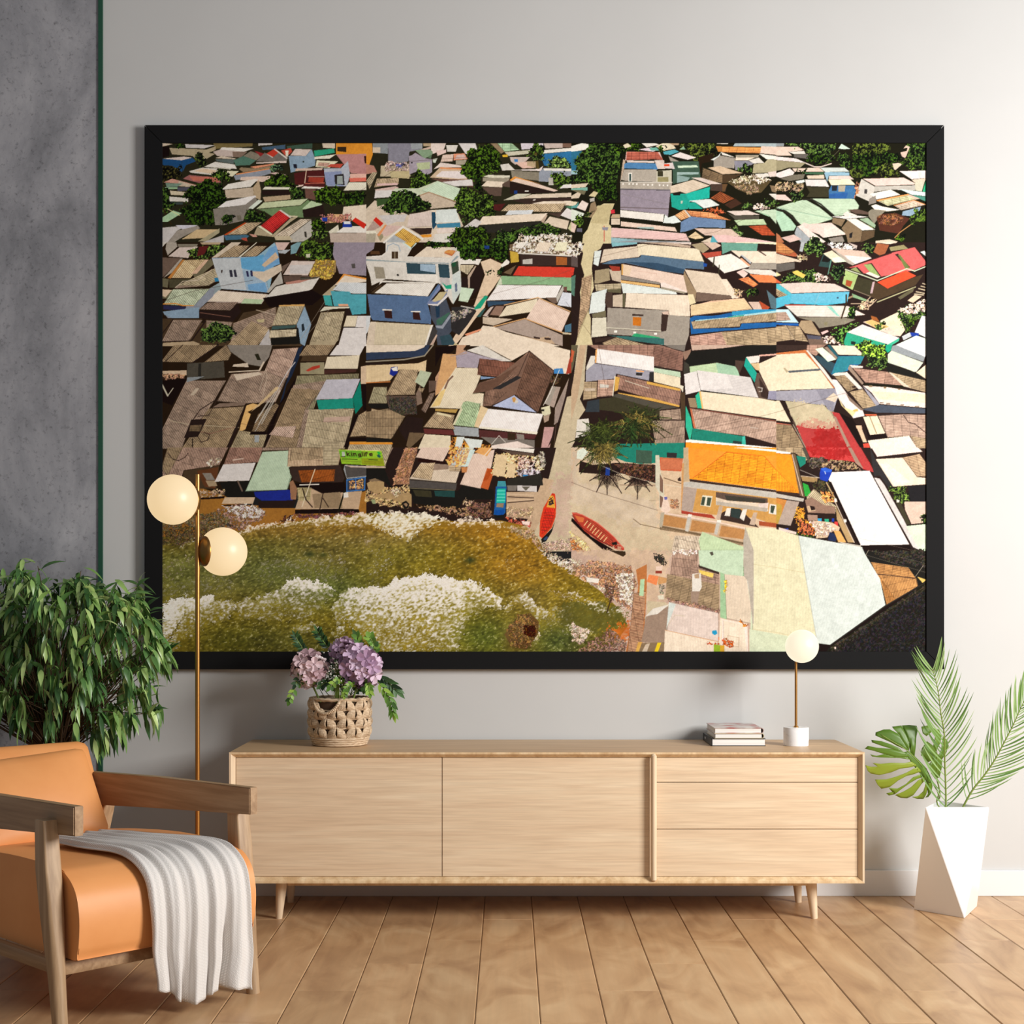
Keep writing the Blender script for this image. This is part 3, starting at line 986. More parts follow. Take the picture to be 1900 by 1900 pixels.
p eee 1385 110 1510 160 1520 165 1400 140
p 99a 1320 190 1380 145 1520 170 1510 265 1320 250
p edc 1520 190 1530 140 1740 150 1640 190
p 999 1520 140 1740 140 1730 165 1540 165
p ddd 1640 190 1740 165 1790 215 1690 220
p eee 1740 130 1900 150 1900 185 1810 180
p aa9 1690 225 1790 215 1820 180 1900 185 1900 300 1680 310
p 88a 1510 195 1640 195 1690 220 1600 280 1520 280
t 463 1540 250 1600 220 1680 260 1670 300 1560 290
c db9 1265 260 1380 245 1590 310 1400 320
c 765 1220 260 1400 325 1400 400 1210 380
p 543 1400 325 1580 320 1440 400 1400 400
p ddd 1350 25 1460 25 1450 40 1350 38
p 9bc 1520 25 1900 25 1900 65 1500 60
p c84 1340 60 1760 70 1750 125 1360 110
c e95 1400 70 1760 80 1750 125 1400 115
p ecb 1760 60 1900 65 1900 140 1750 125
p dcc 1110 350 1200 350 1400 410 1300 420
p 544 1290 410 1440 410 1430 480 1290 470
p 753 1400 410 1450 410 1420 480 1400 480
p 653 1440 390 1540 350 1700 320 1860 370 1820 420 1760 490 1640 500 1540 460
d cb9 1450 390 1540 350 1680 330 1660 400 1560 400
d 876 1500 420 1700 400 1760 470 1640 500
d dcb 1660 330 1860 370 1740 400
p ddd 1700 315 1820 310 1840 340 1740 350
p dcc 1820 300 1900 290 1900 340 1840 345
p 876 1840 420 1900 430 1900 490 1860 480
t 463 1590 620 1640 580 1690 590 1680 640 1610 650
d dba 1680 600 1800 590 1840 640 1680 650
t 463 1780 560 1900 540 1900 620 1800 610
p ddd 1830 500 1900 500 1900 560
p dcc 1440 660 1640 655 1750 695 1520 700
p aeb 1700 660 1900 645 1900 720 1830 710
c bdb 1700 660 1900 645 1900 780 1830 700
p 555 1450 680 1520 705 1740 705 1740 740 1520 740
c bda 1510 745 1780 735 1810 785 1550 795
c b53 1640 800 1800 790 1890 885 1770 885
t 574 1470 820 1540 800 1610 860 1580 900 1500 860
p eee 455 650 860 690 850 760 740 745 455 715
p ecb 460 755 860 800 960 810 980 850 780 830 460 800
p 9bb 600 808 760 808 775 828 640 820
p dee 850 770 870 690 900 720 960 700 1020 760 950 775
c ea7 960 700 1045 650 1110 710 1020 745
p ddd 1045 650 1060 650 1110 715 1100 725
p e96 1065 655 1290 675 1480 745 1120 710
c e96 1100 660 1290 675 1440 730 1120 705
p 68b 1015 760 1110 710 1430 745 1430 815 1180 810 1060 850 1010 855
p cbb 370 815 640 830 1060 870 1100 940 370 905
c ebb 380 815 1060 870 1090 935 370 900
p 8bc 370 905 700 930 700 950 370 950
p 89a 380 950 600 930 1100 945 1100 950
p dba 1140 820 1480 825 1570 895 1240 885
p ec9 1080 900 1150 850 1230 910 1150 920
p ebb 1300 885 1420 880 1650 910 1900 950 1350 950
p 5ab 1290 930 1310 885 1360 950 1280 950
p dcb 1200 945 1300 900 1290 950
T 1060 450
p 322 0 0 1900 0 1900 960 0 960
p dc9 130 0 300 0 270 60 210 90 190 240 210 420 180 500 160 640 180 700 180 860 200 950 40 950 60 860 100 700 160 600 90 560 80 460 120 300 90 200 110 100 90 60
c b97 100 330 190 300 170 600 120 700 60 850 90 500
l 765 4 170 340 140 520
l 765 4 130 330 100 500
l 765 4 150 640 60 880
p d43 0 230 30 235 20 300 0 310
p 587 0 320 40 300 30 500 0 480
p 656 0 130 60 110 60 230 0 220
d edc 0 0 120 0 90 100 60 130 0 120
p 7bc 370 0 610 0 610 15 380 40
p baa 620 0 900 0 1110 30 1100 50 700 5
p dcc 880 0 1110 0 1110 20 960 10
p dee 215 80 280 75 250 220 205 200
p dcb 270 190 300 65 610 35 630 135 380 160 300 185
c edb 640 115 620 20 660 15 1180 60 1230 180 1180 175
p edb 610 20 640 15 650 115 625 130
p 579 280 200 385 160 635 140 650 115 1230 180 1230 250 1060 240 1040 280 840 260 500 190 400 200
p 357 500 180 800 190 1050 250 1040 290 830 265
p 25a 1225 190 1260 200 1255 225 1225 225
p a97 220 260 350 240 360 350 250 380 215 380
p cba 350 250 460 260 460 370 380 350
p a43 350 215 450 225 450 265 380 265
c ba8 215 390 460 380 460 470 330 440 230 450
p ecb 475 200 1040 305 1080 460 860 420 820 370 500 310 465 300
p eca 475 200 560 220 540 310 470 300
l da9 4 620 265 790 290 790 310
p da6 465 200 482 205 480 300 465 300
p 889 460 305 820 370 830 390 460 345
p eb7 460 350 820 395 820 420 460 375
p dee 460 375 830 425 970 460 980 480 480 470
p edd 830 375 860 370 1080 460 1060 470 830 410
p 999 830 410 1080 465 1040 475 830 430
p 987 1045 260 1160 460 1150 550 1080 480 1040 310
p dcb 1050 250 1360 290 1500 495 1160 460
p edc 1380 340 1440 340 1560 515 1490 520
p 766 1160 460 1485 495 1480 520 1155 550
p dee 165 660 190 470 330 430 310 640
p 776 190 665 320 630 320 690 200 700
p 544 320 465 380 460 380 600 340 610 310 560
p cba 385 490 475 480 475 600 385 595
p 665 330 435 460 430 460 470 340 460
p 665 475 470 500 470 500 600 475 600
c edc 500 600 510 470 1095 490 1100 685 910 680 900 630
p 99a 335 605 900 630 840 660 830 820 330 790
p 99a 870 820 900 670 1100 690 1090 860 1060 950 830 950 820 880 330 850 330 795 820 830
p 433 840 650 900 665 880 820 830 820
p dba 840 645 900 635 905 670 850 665
p c72 570 690 650 695 645 775 570 768
p 433 565 662 668 668 668 682 565 680
l ddc 8 330 790 830 822
p 3a7 590 840 820 880 820 905 560 870
p 377 340 860 860 890 860 950 560 910
p fff 398 815 425 815 425 835 398 835
p fff 575 828 600 828 600 842 575 842
p fff 768 838 795 838 795 855 768 855
p ddc 195 700 325 695 330 865 185 880
p 433 220 890 420 870 420 900 290 915 220 930
c a98 290 930 420 880 700 950 300 950
p eda 1080 480 1130 480 1155 560 1100 580
p eb9 1105 590 1300 540 1600 515 1680 620 1280 660 1110 680
c ec9 1110 580 1600 520 1670 615 1110 675
p dba 1640 550 1740 550 1770 620 1690 620
p b53 1740 540 1840 600 1820 625 1770 620
p 39c 1490 640 1700 620 1900 620 1900 640 1480 680
p 9de 1150 720 1500 680 1900 630 1900 650 1500 710 1140 740
p 26a 1110 850 1100 700 1140 680 1300 680 1380 670 1480 650 1500 690 1140 720 1120 740 1130 800 1560 790 1580 750 1900 740 1900 780 1400 820
p 3a9 1450 690 1600 670 1600 685 1450 700
c a98 1130 800 1110 735 1900 650 1900 730 1570 750 1560 780
c a98 1100 870 1400 830 1900 790 1900 950 1110 950
c c98 1100 870 1390 835 1440 950 1110 950
p eee 1260 145 1480 105 1670 220 1420 285
p ea8 1560 150 1580 145 1665 215 1640 220
p abc 1560 110 1580 105 1670 180 1660 200
p edc 1480 75 1900 85 1900 190 1680 190 1580 110 1560 140
p 99a 1670 190 1900 190 1900 250 1640 245
p 544 1720 75 1740 72 1810 120 1800 125
p 6a9 1390 0 1730 10 1720 80 1480 75 1400 110
p eec 1400 0 1900 0 1900 20 1730 10
p a97 1110 20 1220 0 1280 60 1220 100
p dba 1220 0 1340 0 1390 30 1310 70
p b54 1210 100 1390 80 1390 120 1250 145
p ddd 1580 245 1850 255 1900 285 1900 315 1660 290
p ecc 1530 275 1590 250 1640 290 1600 330
p e85 1650 295 1860 305 1900 340 1900 375 1740 370
c e85 1550 340 1640 320 1730 390 1690 415
t 352 1610 430 1700 420 1740 470 1650 500
d b97 1500 420 1600 440 1560 520 1500 500
l 443 12 1325 140 1315 220
l 443 8 1372 210 1366 290
p 578 1810 440 1900 520 1900 620 1850 610
T 1440 260 6.786
p 221 0 30 1900 30 1900 1300 0 1300
p 89a 0 35 100 35 95 80 0 80
p ecb 0 85 280 90 350 130 280 140 150 150 200 200 0 200
p ddd 150 150 350 140 370 180 220 180
p 667 220 185 400 180 400 240 220 220
t 463 110 40 300 30 400 40 480 40 780 40 780 120 720 170 640 180 500 190 380 160 300 110
t 241 400 190 640 180 760 220 700 280 480 300 400 260
l dcc 14 360 290 480 340 560 340 690 300
l 999 5 610 310 790 130
p ced 780 110 820 50 930 115 850 118
t 452 980 40 1200 35 1430 40 1420 130 1300 160 1200 170 1080 200 940 150
t 352 790 200 880 170 950 260 930 360 820 340 760 270
t 241 940 190 1500 150 1560 250 1460 320 1280 420 1060 460 960 400
t 452 1250 400 1320 320 1440 300 1520 400 1540 460 1340 480
t 352 1640 40 1890 35 1890 400 1800 390 1700 340 1680 240 1660 160
t 462 1520 260 1620 240 1780 300 1780 360 1600 320
p dba 1560 160 1640 140 1650 100 1600 110 1630 70 1680 90 1640 190 1620 230 1580 210
p dcb 1460 300 1540 290 1580 310 1500 380 1480 370
t 452 930 390 990 350 1100 420 1020 480 960 480
p ede 0 210 250 235 370 290 0 255
p 998 0 255 370 292 300 350 150 350 60 380 0 390
p ede 0 420 170 360 230 410 210 440 50 480 0 460
p 777 50 490 210 440 360 430 340 490 160 520
p ecb 200 360 540 350 600 400 380 400 230 400
t 473 230 390 400 380 400 410 230 410
p 475 360 410 600 405 590 440 360 430
p dcb 380 450 600 440 605 490 400 490
p dee 240 520 350 500 360 530 270 560
p dde 360 500 620 500 665 590 380 580
p 9cb 430 600 660 620 660 660 440 660
p eee 430 620 650 615 655 660 440 660
p 443 380 590 660 600 660 720 380 720 420 660
p cdd 545 350 860 350 920 400 680 405 620 410
p 8bd 600 410 680 405 920 410 920 450 660 450 640 530
p dcc 660 455 920 450 980 500 660 500
p eec 650 500 930 495 995 565 690 570
p 47a 660 640 690 575 980 575 1000 640 980 740 660 735
p 234 700 575 770 570 760 640 700 640
p aaa 780 575 870 575 860 650 780 650
p 36a 665 680 900 660 880 740 665 735
p ecc 1090 490 1600 475 1770 560 1250 580
p bbb 1240 585 1770 570 1740 640 1440 625 1200 660 1230 620
p ccc 1000 700 1070 490 1240 590 1220 690 1180 780
p 445 1110 620 1145 620 1140 680 1105 675
d c86 990 560 1050 540 1020 700 990 730
p ede 1550 395 1890 385 1890 480 1700 495
p dcb 1700 500 1890 480 1890 510 1740 540
p ccb 1740 540 1870 510 1830 650 1750 640
p 3b8 1880 515 1890 515 1890 660 1840 650
p cee 1550 620 1890 660 1890 710 1700 690
p eee 1170 680 1440 625 1560 690 1260 750
p 498 1700 695 1890 715 1890 780 1820 750
p dba 1255 760 1660 680 1810 740 1400 830
p e95 1255 760 1660 680 1670 695 1280 775
c cc9 1290 770 1640 700 1750 745 1400 830
p dba 1490 830 1730 760 1880 815 1570 885
c cba 1510 835 1730 775 1810 820 1570 880
l e95 8 1480 825 1730 760 1880 815
p 8ac 1590 900 1820 840 1800 900 1690 960 1580 950
p eee 1190 830 1250 810 1340 840 1560 880 1400 900 1250 890
p 889 1170 740 1250 700 1260 790 1160 820
p 888 1160 900 1200 870 1380 890 1300 960 1230 1060 1160 960
p 632 1260 980 1340 930 1500 920 1680 990 1600 1080 1540 1180 1300 1140
d 853 1270 970 1480 930 1640 990 1560 1060 1300 1060
l b85 12 1490 1230 1560 1160 1700 1060
t 462 1690 960 1760 880 1890 840 1890 1010 1780 1060 1700 1020
t 351 1500 1240 1600 1180 1640 1210 1600 1280
p adb 0 860 160 800 360 755 540 850 640 930 710 990 500 1060 300 1070 200 930 100 880
c bdb 0 850 160 800 360 750 540 850 640 930 710 990
c bdb 110 880 700 1000 500 1060 300 1075 210 950
p bdb 430 740 980 745 1040 830 1030 870 880 900 840 950 740 960 600 850
c bdb 430 740 980 745 1040 830 1020 880 740 950
l 333 18 340 750 450 750 560 810 640 880 720 950
l 333 18 0 870 100 890 200 970 310 1080
c adb 0 890 80 910 180 1000 250 1090 220 1140 70 1150 0 1000
p ecc 350 1040 400 1060 690 1040 880 1190 590 1230 540 1190 300 1100 280 1090
p ddd 600 1090 700 1060 880 1180 600 1230
p 9ab 230 1170 260 1090 420 1230 470 1300 320 1300 240 1200
p edd 260 1085 340 1080 620 1280 580 1300 480 1290
p dde 690 965 1000 950 1160 970 880 995
p edd 840 930 890 900 1020 950 860 960
p 655 890 880 1020 870 1160 910 1160 940 1000 930
p 876 710 980 870 1000 820 1090 700 1040
c eee 880 1000 1000 990 1240 1130 1080 1140
p 9b9 1040 995 1150 980 1250 1070 1240 1110
p 9a6 1050 1000 1100 1040 1230 1110 1190 1100
p 876 820 1110 900 1010 1080 1145 1060 1280 900 1290 880 1200
p 654 1080 1150 1240 1135 1230 1220 1060 1290
p 223 920 1180 960 1160 950 1230 920 1230
p dbb 60 1230 220 1190 320 1250 170 1290
t 463 400 1270 480 1230 590 1270 590 1300 400 1300
p dcb 1250 1270 1420 1250 1530 1280 1500 1300 1250 1300
p 889 650 1240 830 1210 860 1280 700 1290
p ecc 0 690 110 690 200 770 0 750
t 463 190 660 260 620 340 650 300 740 230 770
t 241 0 780 40 770 60 820 0 830
d 987 0 510 340 560 330 640 0 640
p b75 0 1170 40 1200 100 1290 0 1300
T 1440 450 6.786
p 322 0 0 1900 0 1900 1300 0 1300
p b64 0 0 60 0 240 130 280 170 240 180 100 160 0 130
c c85 0 0 60 0 230 120 160 150 0 120
p dcb 0 140 320 230 300 250 240 240 0 270
p 667 0 270 230 250 230 330 0 380
p abc 310 0 360 0 330 120 290 110
t 463 340 60 400 0 600 0 640 60 560 150 400 140
d ba9 250 150 400 140 400 220 300 230
d ddd 640 0 900 0 1000 60 960 100 700 70
p cbb 900 0 1020 40 1010 80
p dba 690 70 1100 110 1200 200 990 270 860 190 720 100
p ede 850 160 1180 190 1200 200 990 275 900 210
p aab 700 70 730 90 990 275 960 290 860 240
p edb 590 140 700 100 880 240 730 255
p dfd 700 200 800 180 880 240 740 255
p 355 530 300 590 145 700 220 680 320
p 222 570 240 600 160 690 220 650 250
l 6a9 10 690 220 650 400
t 463 1080 30 1160 0 1250 40 1220 130 1120 120
p a64 1220 120 1270 10 1420 30 1370 140 1300 165
p edc 1300 0 1500 0 1440 20 1380 20
p 997 1420 60 1600 30 1660 80 1440 110
p dee 1810 120 1860 105 1890 130 1890 180
p d66 880 320 1450 130 1740 60 1890 250 1890 280 1730 350 1320 430 1200 260 1100 280 1180 380 1100 390 1020 310 920 320
p 433 1490 150 1530 140 1690 320 1630 300
p 784 1530 155 1560 160 1680 320 1620 330
p 9b6 1100 280 1190 270 1310 430 1180 380
p 9a6 930 340 1000 310 1060 380 1100 400
p edd 1120 390 1170 370 1310 430 1270 450
l 322 8 880 325 1450 135
l 322 6 1200 265 1310 430
l cdb 14 870 340 1080 410 1270 480 1640 330 1740 360 1890 300
p ac7 870 350 1030 410 960 600 830 520
p a53 880 470 960 490 930 560 870 540
p 443 1020 430 1230 490 1180 690 960 600
p 543 1230 490 1400 580 1700 450 1850 400 1750 540 1280 720 1180 680
l bb8 14 1270 750 1750 560
p 8b8 950 640 1140 720 1120 740 960 690
l b98 6 980 600 1190 680
p c9a 1210 500 1240 490 1210 640 1180 640
p f53 1270 500 1630 355 1760 420 1400 580
p 665 1530 690 1740 560 1720 620 1560 720
d ca8 1100 760 1200 720 1250 720 1150 860 1000 820
l db9 10 940 770 1100 770 1180 690
l db9 10 1180 800 1260 720
p 987 880 700 970 660 960 690 890 720
p eca 1650 730 1740 660 1830 680 1720 760
l cb9 16 1740 650 1850 660
l cb9 14 1760 620 1860 640
l cb9 14 1790 580 1870 600
l cb9 12 1820 550 1880 565
l cb9 12 1840 515 1885 530
t 463 100 440 180 380 300 350 480 340 540 440 580 540 400 510 200 500 80 510
p ec6 200 370 260 350 370 410 340 450 230 400
d dba 480 390 640 410 680 490 500 480
t 353 680 370 780 280 870 320 860 420 780 500 700 440
p ed9 0 370 60 410 0 430
p d64 0 460 70 510 0 510
p dcc 30 520 380 500 730 520 930 610 190 640
p 5bc 0 520 30 520 190 640 180 680 0 600
c a98 0 580 150 670 30 690 0 660
p 5bd 0 700 190 650 910 620 880 760 620 790 180 770 0 830
p 6bd 190 645 920 620 890 760 180 760
p 346 760 690 785 690 785 705 760 705
l bbc 4 540 640 480 790
p edd 110 795 370 790 900 800 1120 910 840 940 300 930
c ddd 110 795 900 800 800 935 260 930
p 8dc 630 800 690 800 800 930 760 920
p b54 100 780 370 780 370 795 110 795
p 888 260 940 820 940 1000 970 860 1030 540 1080 480 1000
p bef 0 840 150 840 280 1010 0 1000
c b98 0 880 120 875 180 975 0 990
p 26b 0 1010 280 1020 280 1050 0 1035
l 432 18 880 660 880 760 820 950
p 887 600 1000 650 1000 640 1050 600 1040
t 473 860 880 920 820 1000 860 1000 950 900 960
p a98 310 980 440 980 560 1170 360 1140 280 1040
c a98 0 1060 120 1045 240 1220 0 1250
c a98 130 1045 290 1060 400 1250 240 1230
l cba 5 120 1045 240 1240
p 766 380 1170 560 1180 640 1290 420 1290
p 557 380 1160 560 1180 560 1220 400 1210
t 473 680 1140 800 1080 1000 1030 1060 1020 880 1120 860 1250 760 1240
d dba 600 1180 700 1200 840 1280 620 1290
p ebb 560 1130 640 1100 660 1120 580 1160
p a63 1190 920 1260 940 1300 1000 1200 970
p edb 1310 980 1540 870 1600 870 1560 960 1620 1100 1560 1180 1300 1110
p ecb 1090 1000 1200 970 1440 1070 1560 1180 1450 1170 1110 1010
p eb7 1110 1000 1200 970 1420 1060 1300 1100
t 463 1220 1060 1340 1000 1360 1080 1440 1080 1280 1110
t 463 1530 870 1640 800 1890 760 1890 920 1780 960 1760 1060 1640 1120 1560 1010
d dba 1530 850 1880 720 1890 860 1600 900
t 351 1640 960 1780 920 1760 1060 1660 1100
p cde 1740 1130 1830 920 1890 930 1890 1200
p 24a 1680 1130 1790 1140 1790 1190 1690 1180
p bcd 1580 1180 1680 1130 1700 1180 1600 1230
p dfe 1500 1290 1760 1170 1890 1210 1890 1300
p dde 890 1130 1080 1030 1550 1200 1410 1290 1380 1280
p 3a8 850 1250 890 1130 1400 1280 1390 1300 860 1300
p 4b9 1390 1290 1550 1200 1540 1240 1440 1300
p 233 940 1240 1000 1250 990 1290 940 1280
t 463 1050 1260 1130 1210 1220 1250 1240 1300 1040 1300
T 300 640
p 321 0 0 1900 0 1900 960 0 960
c 987 0 155 120 0 540 0 290 160
l 322 10 290 165 530 0
l 322 6 40 150 200 0
c 987 400 160 600 0 650 80 620 140
p 889 610 0 1030 0 1000 110 930 200 810 180 640 60
p 332 865 85 900 80 925 140 890 140
p dcb 670 180 800 165 810 205 660 200
l dcb 10 630 250 910 235
l dcb 16 910 235 950 160
p db9 5 240 235 235 235 280 5 270
d b86 5 270 235 270 220 305 5 310
p 555 240 170 580 150 590 300 330 320 240 325
p 333 345 170 370 170 370 320 340 320
p 211 5 330 240 310 180 420 100 560 0 520
l ccb 14 10 370 60 470
l ccb 8 60 470 110 400
c 988 0 800 235 330 600 330 440 600 230 850 190 960 0 960
c 987 190 960 440 590 770 570 600 960
p cba 315 400 355 400 305 465 270 465
c 988 520 520 650 270 960 240 1170 290 1060 530 780 540
c b98 960 240 1040 40 1270 25 1180 300 1140 310
p 89a 235 345 240 300 400 290 330 320
p 877 470 580 540 540 790 530 770 560
p dcb 670 270 740 270 900 250 940 270 700 330
p 235 1270 30 1320 0 1270 140 1210 290 1160 370 1130 500 1100 540 1140 400 1190 250
p 211 1100 540 1270 270 1290 290 1190 440 1100 560 1010 850 940 940 960 840 980 810 1080 550
c 876 900 640 1060 540 1090 560 960 800 840 800
p eb7 790 560 850 540 920 560 800 620 830 640 780 780 720 810 740 720
p db8 830 620 1060 390 1100 390 940 540
l ccc 6 870 720 1060 430
l ccc 6 900 740 1090 400
l ccc 6 880 700 990 520
l bbb 5 870 800 1050 500
l ccc 6 930 730 1100 420
l ccd 8 1090 390 1170 250 1240 160
l dcb 4 910 420 970 220 980 300 940 480
l 433 8 290 700 360 600 500 510
l 433 6 340 660 440 650 520 500
l cb9 5 80 700 280 740 500 750 720 765
l 965 5 350 800 450 820 680 760
p 322 280 690 420 685 390 750 340 850 210 860
c 765 270 745 380 740 360 800 260 800
l 322 10 290 870 290 950
l 322 6 340 850 370 900 430 880 450 830 400 810
c a97 640 960 720 790 980 830 940 960
p 322 610 950 770 570 780 570 640 950
p 211 830 805 970 800 970 830 820 830
p 9ab 865 835 910 835 905 900 865 900
p 543 1310 110 1270 80 1540 100 1530 150 1290 150
c 987 1280 100 1350 0 1610 0 1540 95
c cba 1290 165 1290 270 1510 270 1510 160
p 998 1290 165 1510 160 1510 270 1290 270
p b43 1340 235 1400 200 1470 185 1470 210 1360 245
p dde 1560 95 1630 0 1890 0 1840 95
c edb 1510 220 1540 110 1840 95 1820 220
p 533 1510 230 1810 225 1805 250 1510 270
c 887 1240 360 1260 285 1830 265 1830 310 1540 330 1480 420 1410 600 1340 600
c 988 960 960 1230 370 1540 330 1350 600 1790 590 1690 960
c 987 970 960 1210 400 1480 420 1330 600 1250 960
c ba8 1300 960 1370 600 1790 590 1700 960
c ca9 1000 830 1060 760 1250 750 1220 860
p ca9 1510 670 1760 660 1740 710 1500 715
p 211 1790 650 1850 640 1740 860 1740 950 1690 950
p bbd 1430 505 1530 320 1845 312 1770 495
p 298 1440 510 1775 492 1785 585 1460 598
p 187 1775 495 1845 330 1865 560 1800 640
p 211 1850 310 1900 310 1900 620 1870 600
p db9 1850 200 1900 190 1900 360 1850 360
c a98 1750 850 1830 650 1900 610 1900 840
p 211 1740 860 1900 860 1900 890 1740 890
p d94 1745 895 1900 895 1900 910 1745 915
c 987 1745 915 1900 910 1900 960 1730 960
p 987 1310 420 1370 400 1420 430 1370 450
T 300 830
p 321 0 0 1900 0 1900 400 0 400
p a73 0 260 360 370 580 440 700 520 1240 560 1900 400 1900 960 0 960
c a87 0 260 80 0 620 0 540 160 210 210 190 270
c 987 0 200 60 0 200 0 60 260
p 543 210 215 540 160 510 380 360 380 200 260
p 742 330 215 530 180 500 380 400 360
p 889 380 235 460 235 500 300 420 300
p a98 410 305 500 305 520 355 440 360
l 322 5 60 50 110 110 160 120 220 90 250 50
d cba 430 160 450 100 560 80 570 120 480 160
c 977 580 160 640 0 940 0 910 140 870 135
p dba 660 110 760 95 770 105 665 122
p dde 495 315 575 155 875 140 815 305
p 222 540 320 850 305 790 410 870 410 890 470 650 470 590 440
l 766 14 710 310 750 400
d b97 360 400 580 395 580 460 360 465
p 211 360 465 590 450 580 470 370 480
p db9 560 520 590 460 870 460 850 520
p 211 570 530 860 520 840 535 580 540
c 9b9 940 45 1210 25 1190 240 1210 270 1170 390 780 405
c bdb 790 400 940 40 1210 28 1180 200 1200 260 1165 388
p 239 860 410 1180 390 1220 400 1220 490 930 490 870 450
p 322 900 500 1250 485 1220 560 900 560
c 988 940 0 930 25 1210 20 1210 0
c ca8 1180 0 1170 175 1640 160 1660 80 1640 0
c a98 1210 0 1190 120 1640 95 1650 0
p 433 1180 180 1660 160 1700 280 1680 320 1340 340 1220 300
c 952 1270 210 1300 320 1600 310 1610 200
p 211 1230 330 1700 320 1720 400 1640 450 1240 420
p a75 1190 320 1220 300 1260 380 1250 480 1200 480
p ca8 1240 570 1270 480 1380 370 1500 430 1860 400 1830 570
p 987 1400 430 1660 410 1680 560 1420 560
p 211 1240 575 1640 565 1830 570 1840 600 1700 610 1240 612
l 221 14 1640 600 1700 400
c ba7 1260 370 1270 490 1380 490 1390 370
l edb 8 1305 545 1425 200
l eee 10 1285 345 1460 340
l 322 10 1310 380 1340 480 1400 550
l 322 8 1500 420 1460 620
l 322 8 1500 470 1550 550
p 9ab 1700 160 1900 170 1900 270 1720 290 1690 200
p 556 1700 170 1900 190 1900 260 1720 280
p 346 1720 290 1890 270 1890 390 1720 400
d c96 1750 310 1880 300 1880 380 1750 380
l 48d 8 1720 300 1890 275 1885 390 1720 405 1720 300
l 48d 6 1800 285 1805 400
p eee 1690 420 1730 410 1735 460 1690 465
p 8b2 1650 25 1900 35 1900 155 1670 145
p 9c3 1680 35 1900 40 1900 90 1720 90
l 893 6 1680 110 1820 115
l 893 5 1680 130 1850 135
l 222 4 1650 25 1900 35
d 976 360 640 700 520 960 580 980 640 750 760 480 740
d cbb 560 540 860 530 980 600 920 650 700 640
d 444 380 640 520 640 720 740 520 720
d 533 1090 680 1150 630 1230 640 1220 680
d 744 1220 620 1800 600 1820 620 1640 650 1250 650
t 341 60 830 90 780 120 800 100 840
l 322 6 1490 640 1440 800
d 322 1530 660 1620 700 1580 740
T 680 640
p 321 0 0 1900 0 1900 960 0 960
p 211 640 20 850 0 780 80 690 100 640 200
p c97 840 0 930 0 900 40 930 75 780 105 700 200 640 300 640 460 700 420 740 400 830 210 830 80
p da7 640 470 680 230 710 80 830 85 840 210 780 300 700 430
p edc 0 0 550 0 520 50 440 60 0 75
p 346 0 70 450 55 540 20 560 0 590 0 560 80 500 110 300 120 0 140
l 999 12 0 155 350 135 540 100 620 0
p 322 0 165 430 160 500 150 0 185
c ec9 0 350 0 190 480 170 560 140 550 250 300 230 220 330
l d84 8 0 350 220 340
c 998 20 540 70 390 190 390 190 540
c a98 180 465 310 225 480 230 450 460
p 222 20 545 200 545 210 590 40 585
p 655 180 470 460 470 470 640 230 650
d 444 200 480 460 480 470 640 230 650
p 877 460 450 500 370 520 540 470 560
p 239 215 270 230 205 290 200 290 260 250 290
p eee 230 215 285 200 290 240 250 240
p bca 450 340 500 235 605 255 535 395
c a98 480 400 540 400 520 440 500 430
p 655 580 330 650 330 640 420 580 440
c 877 510 600 590 450 640 440 550 630
p ddd 930 50 1080 0 1250 100 1350 150 1250 150
p edc 1080 0 1700 0 1890 50 1880 270 1800 260 1730 230 1510 55 1350 145
p a9b 830 100 920 55 1150 120 1280 140 1050 130 1030 215 840 205
l b98 8 780 105 930 75 915 50
c edb 590 580 830 210 1030 215 1060 290 1000 440 1090 450 1080 570 920 520 870 590
p ec8 600 575 690 430 740 400 680 560
l 865 16 730 400 760 330 800 290
p b95 640 590 850 595 830 630 640 610
c 854 1030 275 1050 125 1380 165 1220 295
c 865 1220 300 1510 55 1420 290 1280 430 1180 410 990 440 1050 350 1180 310
p 865 1200 300 1520 60 1740 240 1590 625 1380 460 1160 560 1080 570 1110 410 1180 410 1410 270
c 754 1380 460 1520 60 1740 240 1590 625
c 865 1080 565 1110 410 1300 435 1160 565
p 754 990 445 1050 350 1180 320 1420 180 1200 400 1100 435
l 332 5 990 450 1100 435
l 433 5 1510 55 1410 280 1180 410
p 334 1170 405 1400 285 1440 300 1240 410
l 433 5 1160 565 1370 465 1590 625
p 79c 1060 290 1210 300 1060 320
p abe 1170 565 1370 465 1580 625
p c95 1350 490 1375 480 1390 500 1385 530 1360 530
p ccc 1390 500 1410 520 1400 540 1370 540
l 322 6 1510 55 1740 240
c eef 1040 770 1120 590 1640 640 1580 820
p eed 1040 770 1060 755 1590 805 1580 828
p 633 1045 785 1580 830 1560 870 1050 860
p 889 1390 820 1460 830 1470 900 1400 880
p 778 1060 850 1560 880 1560 950 1400 960 1160 920
p 432 1310 810 1385 820 1380 880 1310 880
l ccc 6 1160 920 1230 840 1290 900
c bca 810 740 900 540 1060 540 1000 760
c ac9 805 740 900 530 940 520 1050 545 1040 765
p ec9 1000 755 1060 560 1130 590 1040 765
p 9ab 800 750 1040 770 1045 850 820 835
p ddb 800 740 880 570 890 600 820 740
c a98 530 760 640 620 820 650 800 730 820 780
p eda 650 640 660 620 780 650 790 670
p 733 530 775 800 785 820 835 540 820
c a98 0 850 50 590 360 660 240 860
c 987 0 850 0 620 200 590 350 660 230 870
p 222 0 860 240 870 240 895 0 895
p d94 0 900 240 900 240 915 0 915
c 987 0 950 0 920 240 915 240 950
p 322 300 780 380 660 530 680 520 760 540 820 400 820 370 890
p 765 400 810 540 815 520 850 400 960 370 930
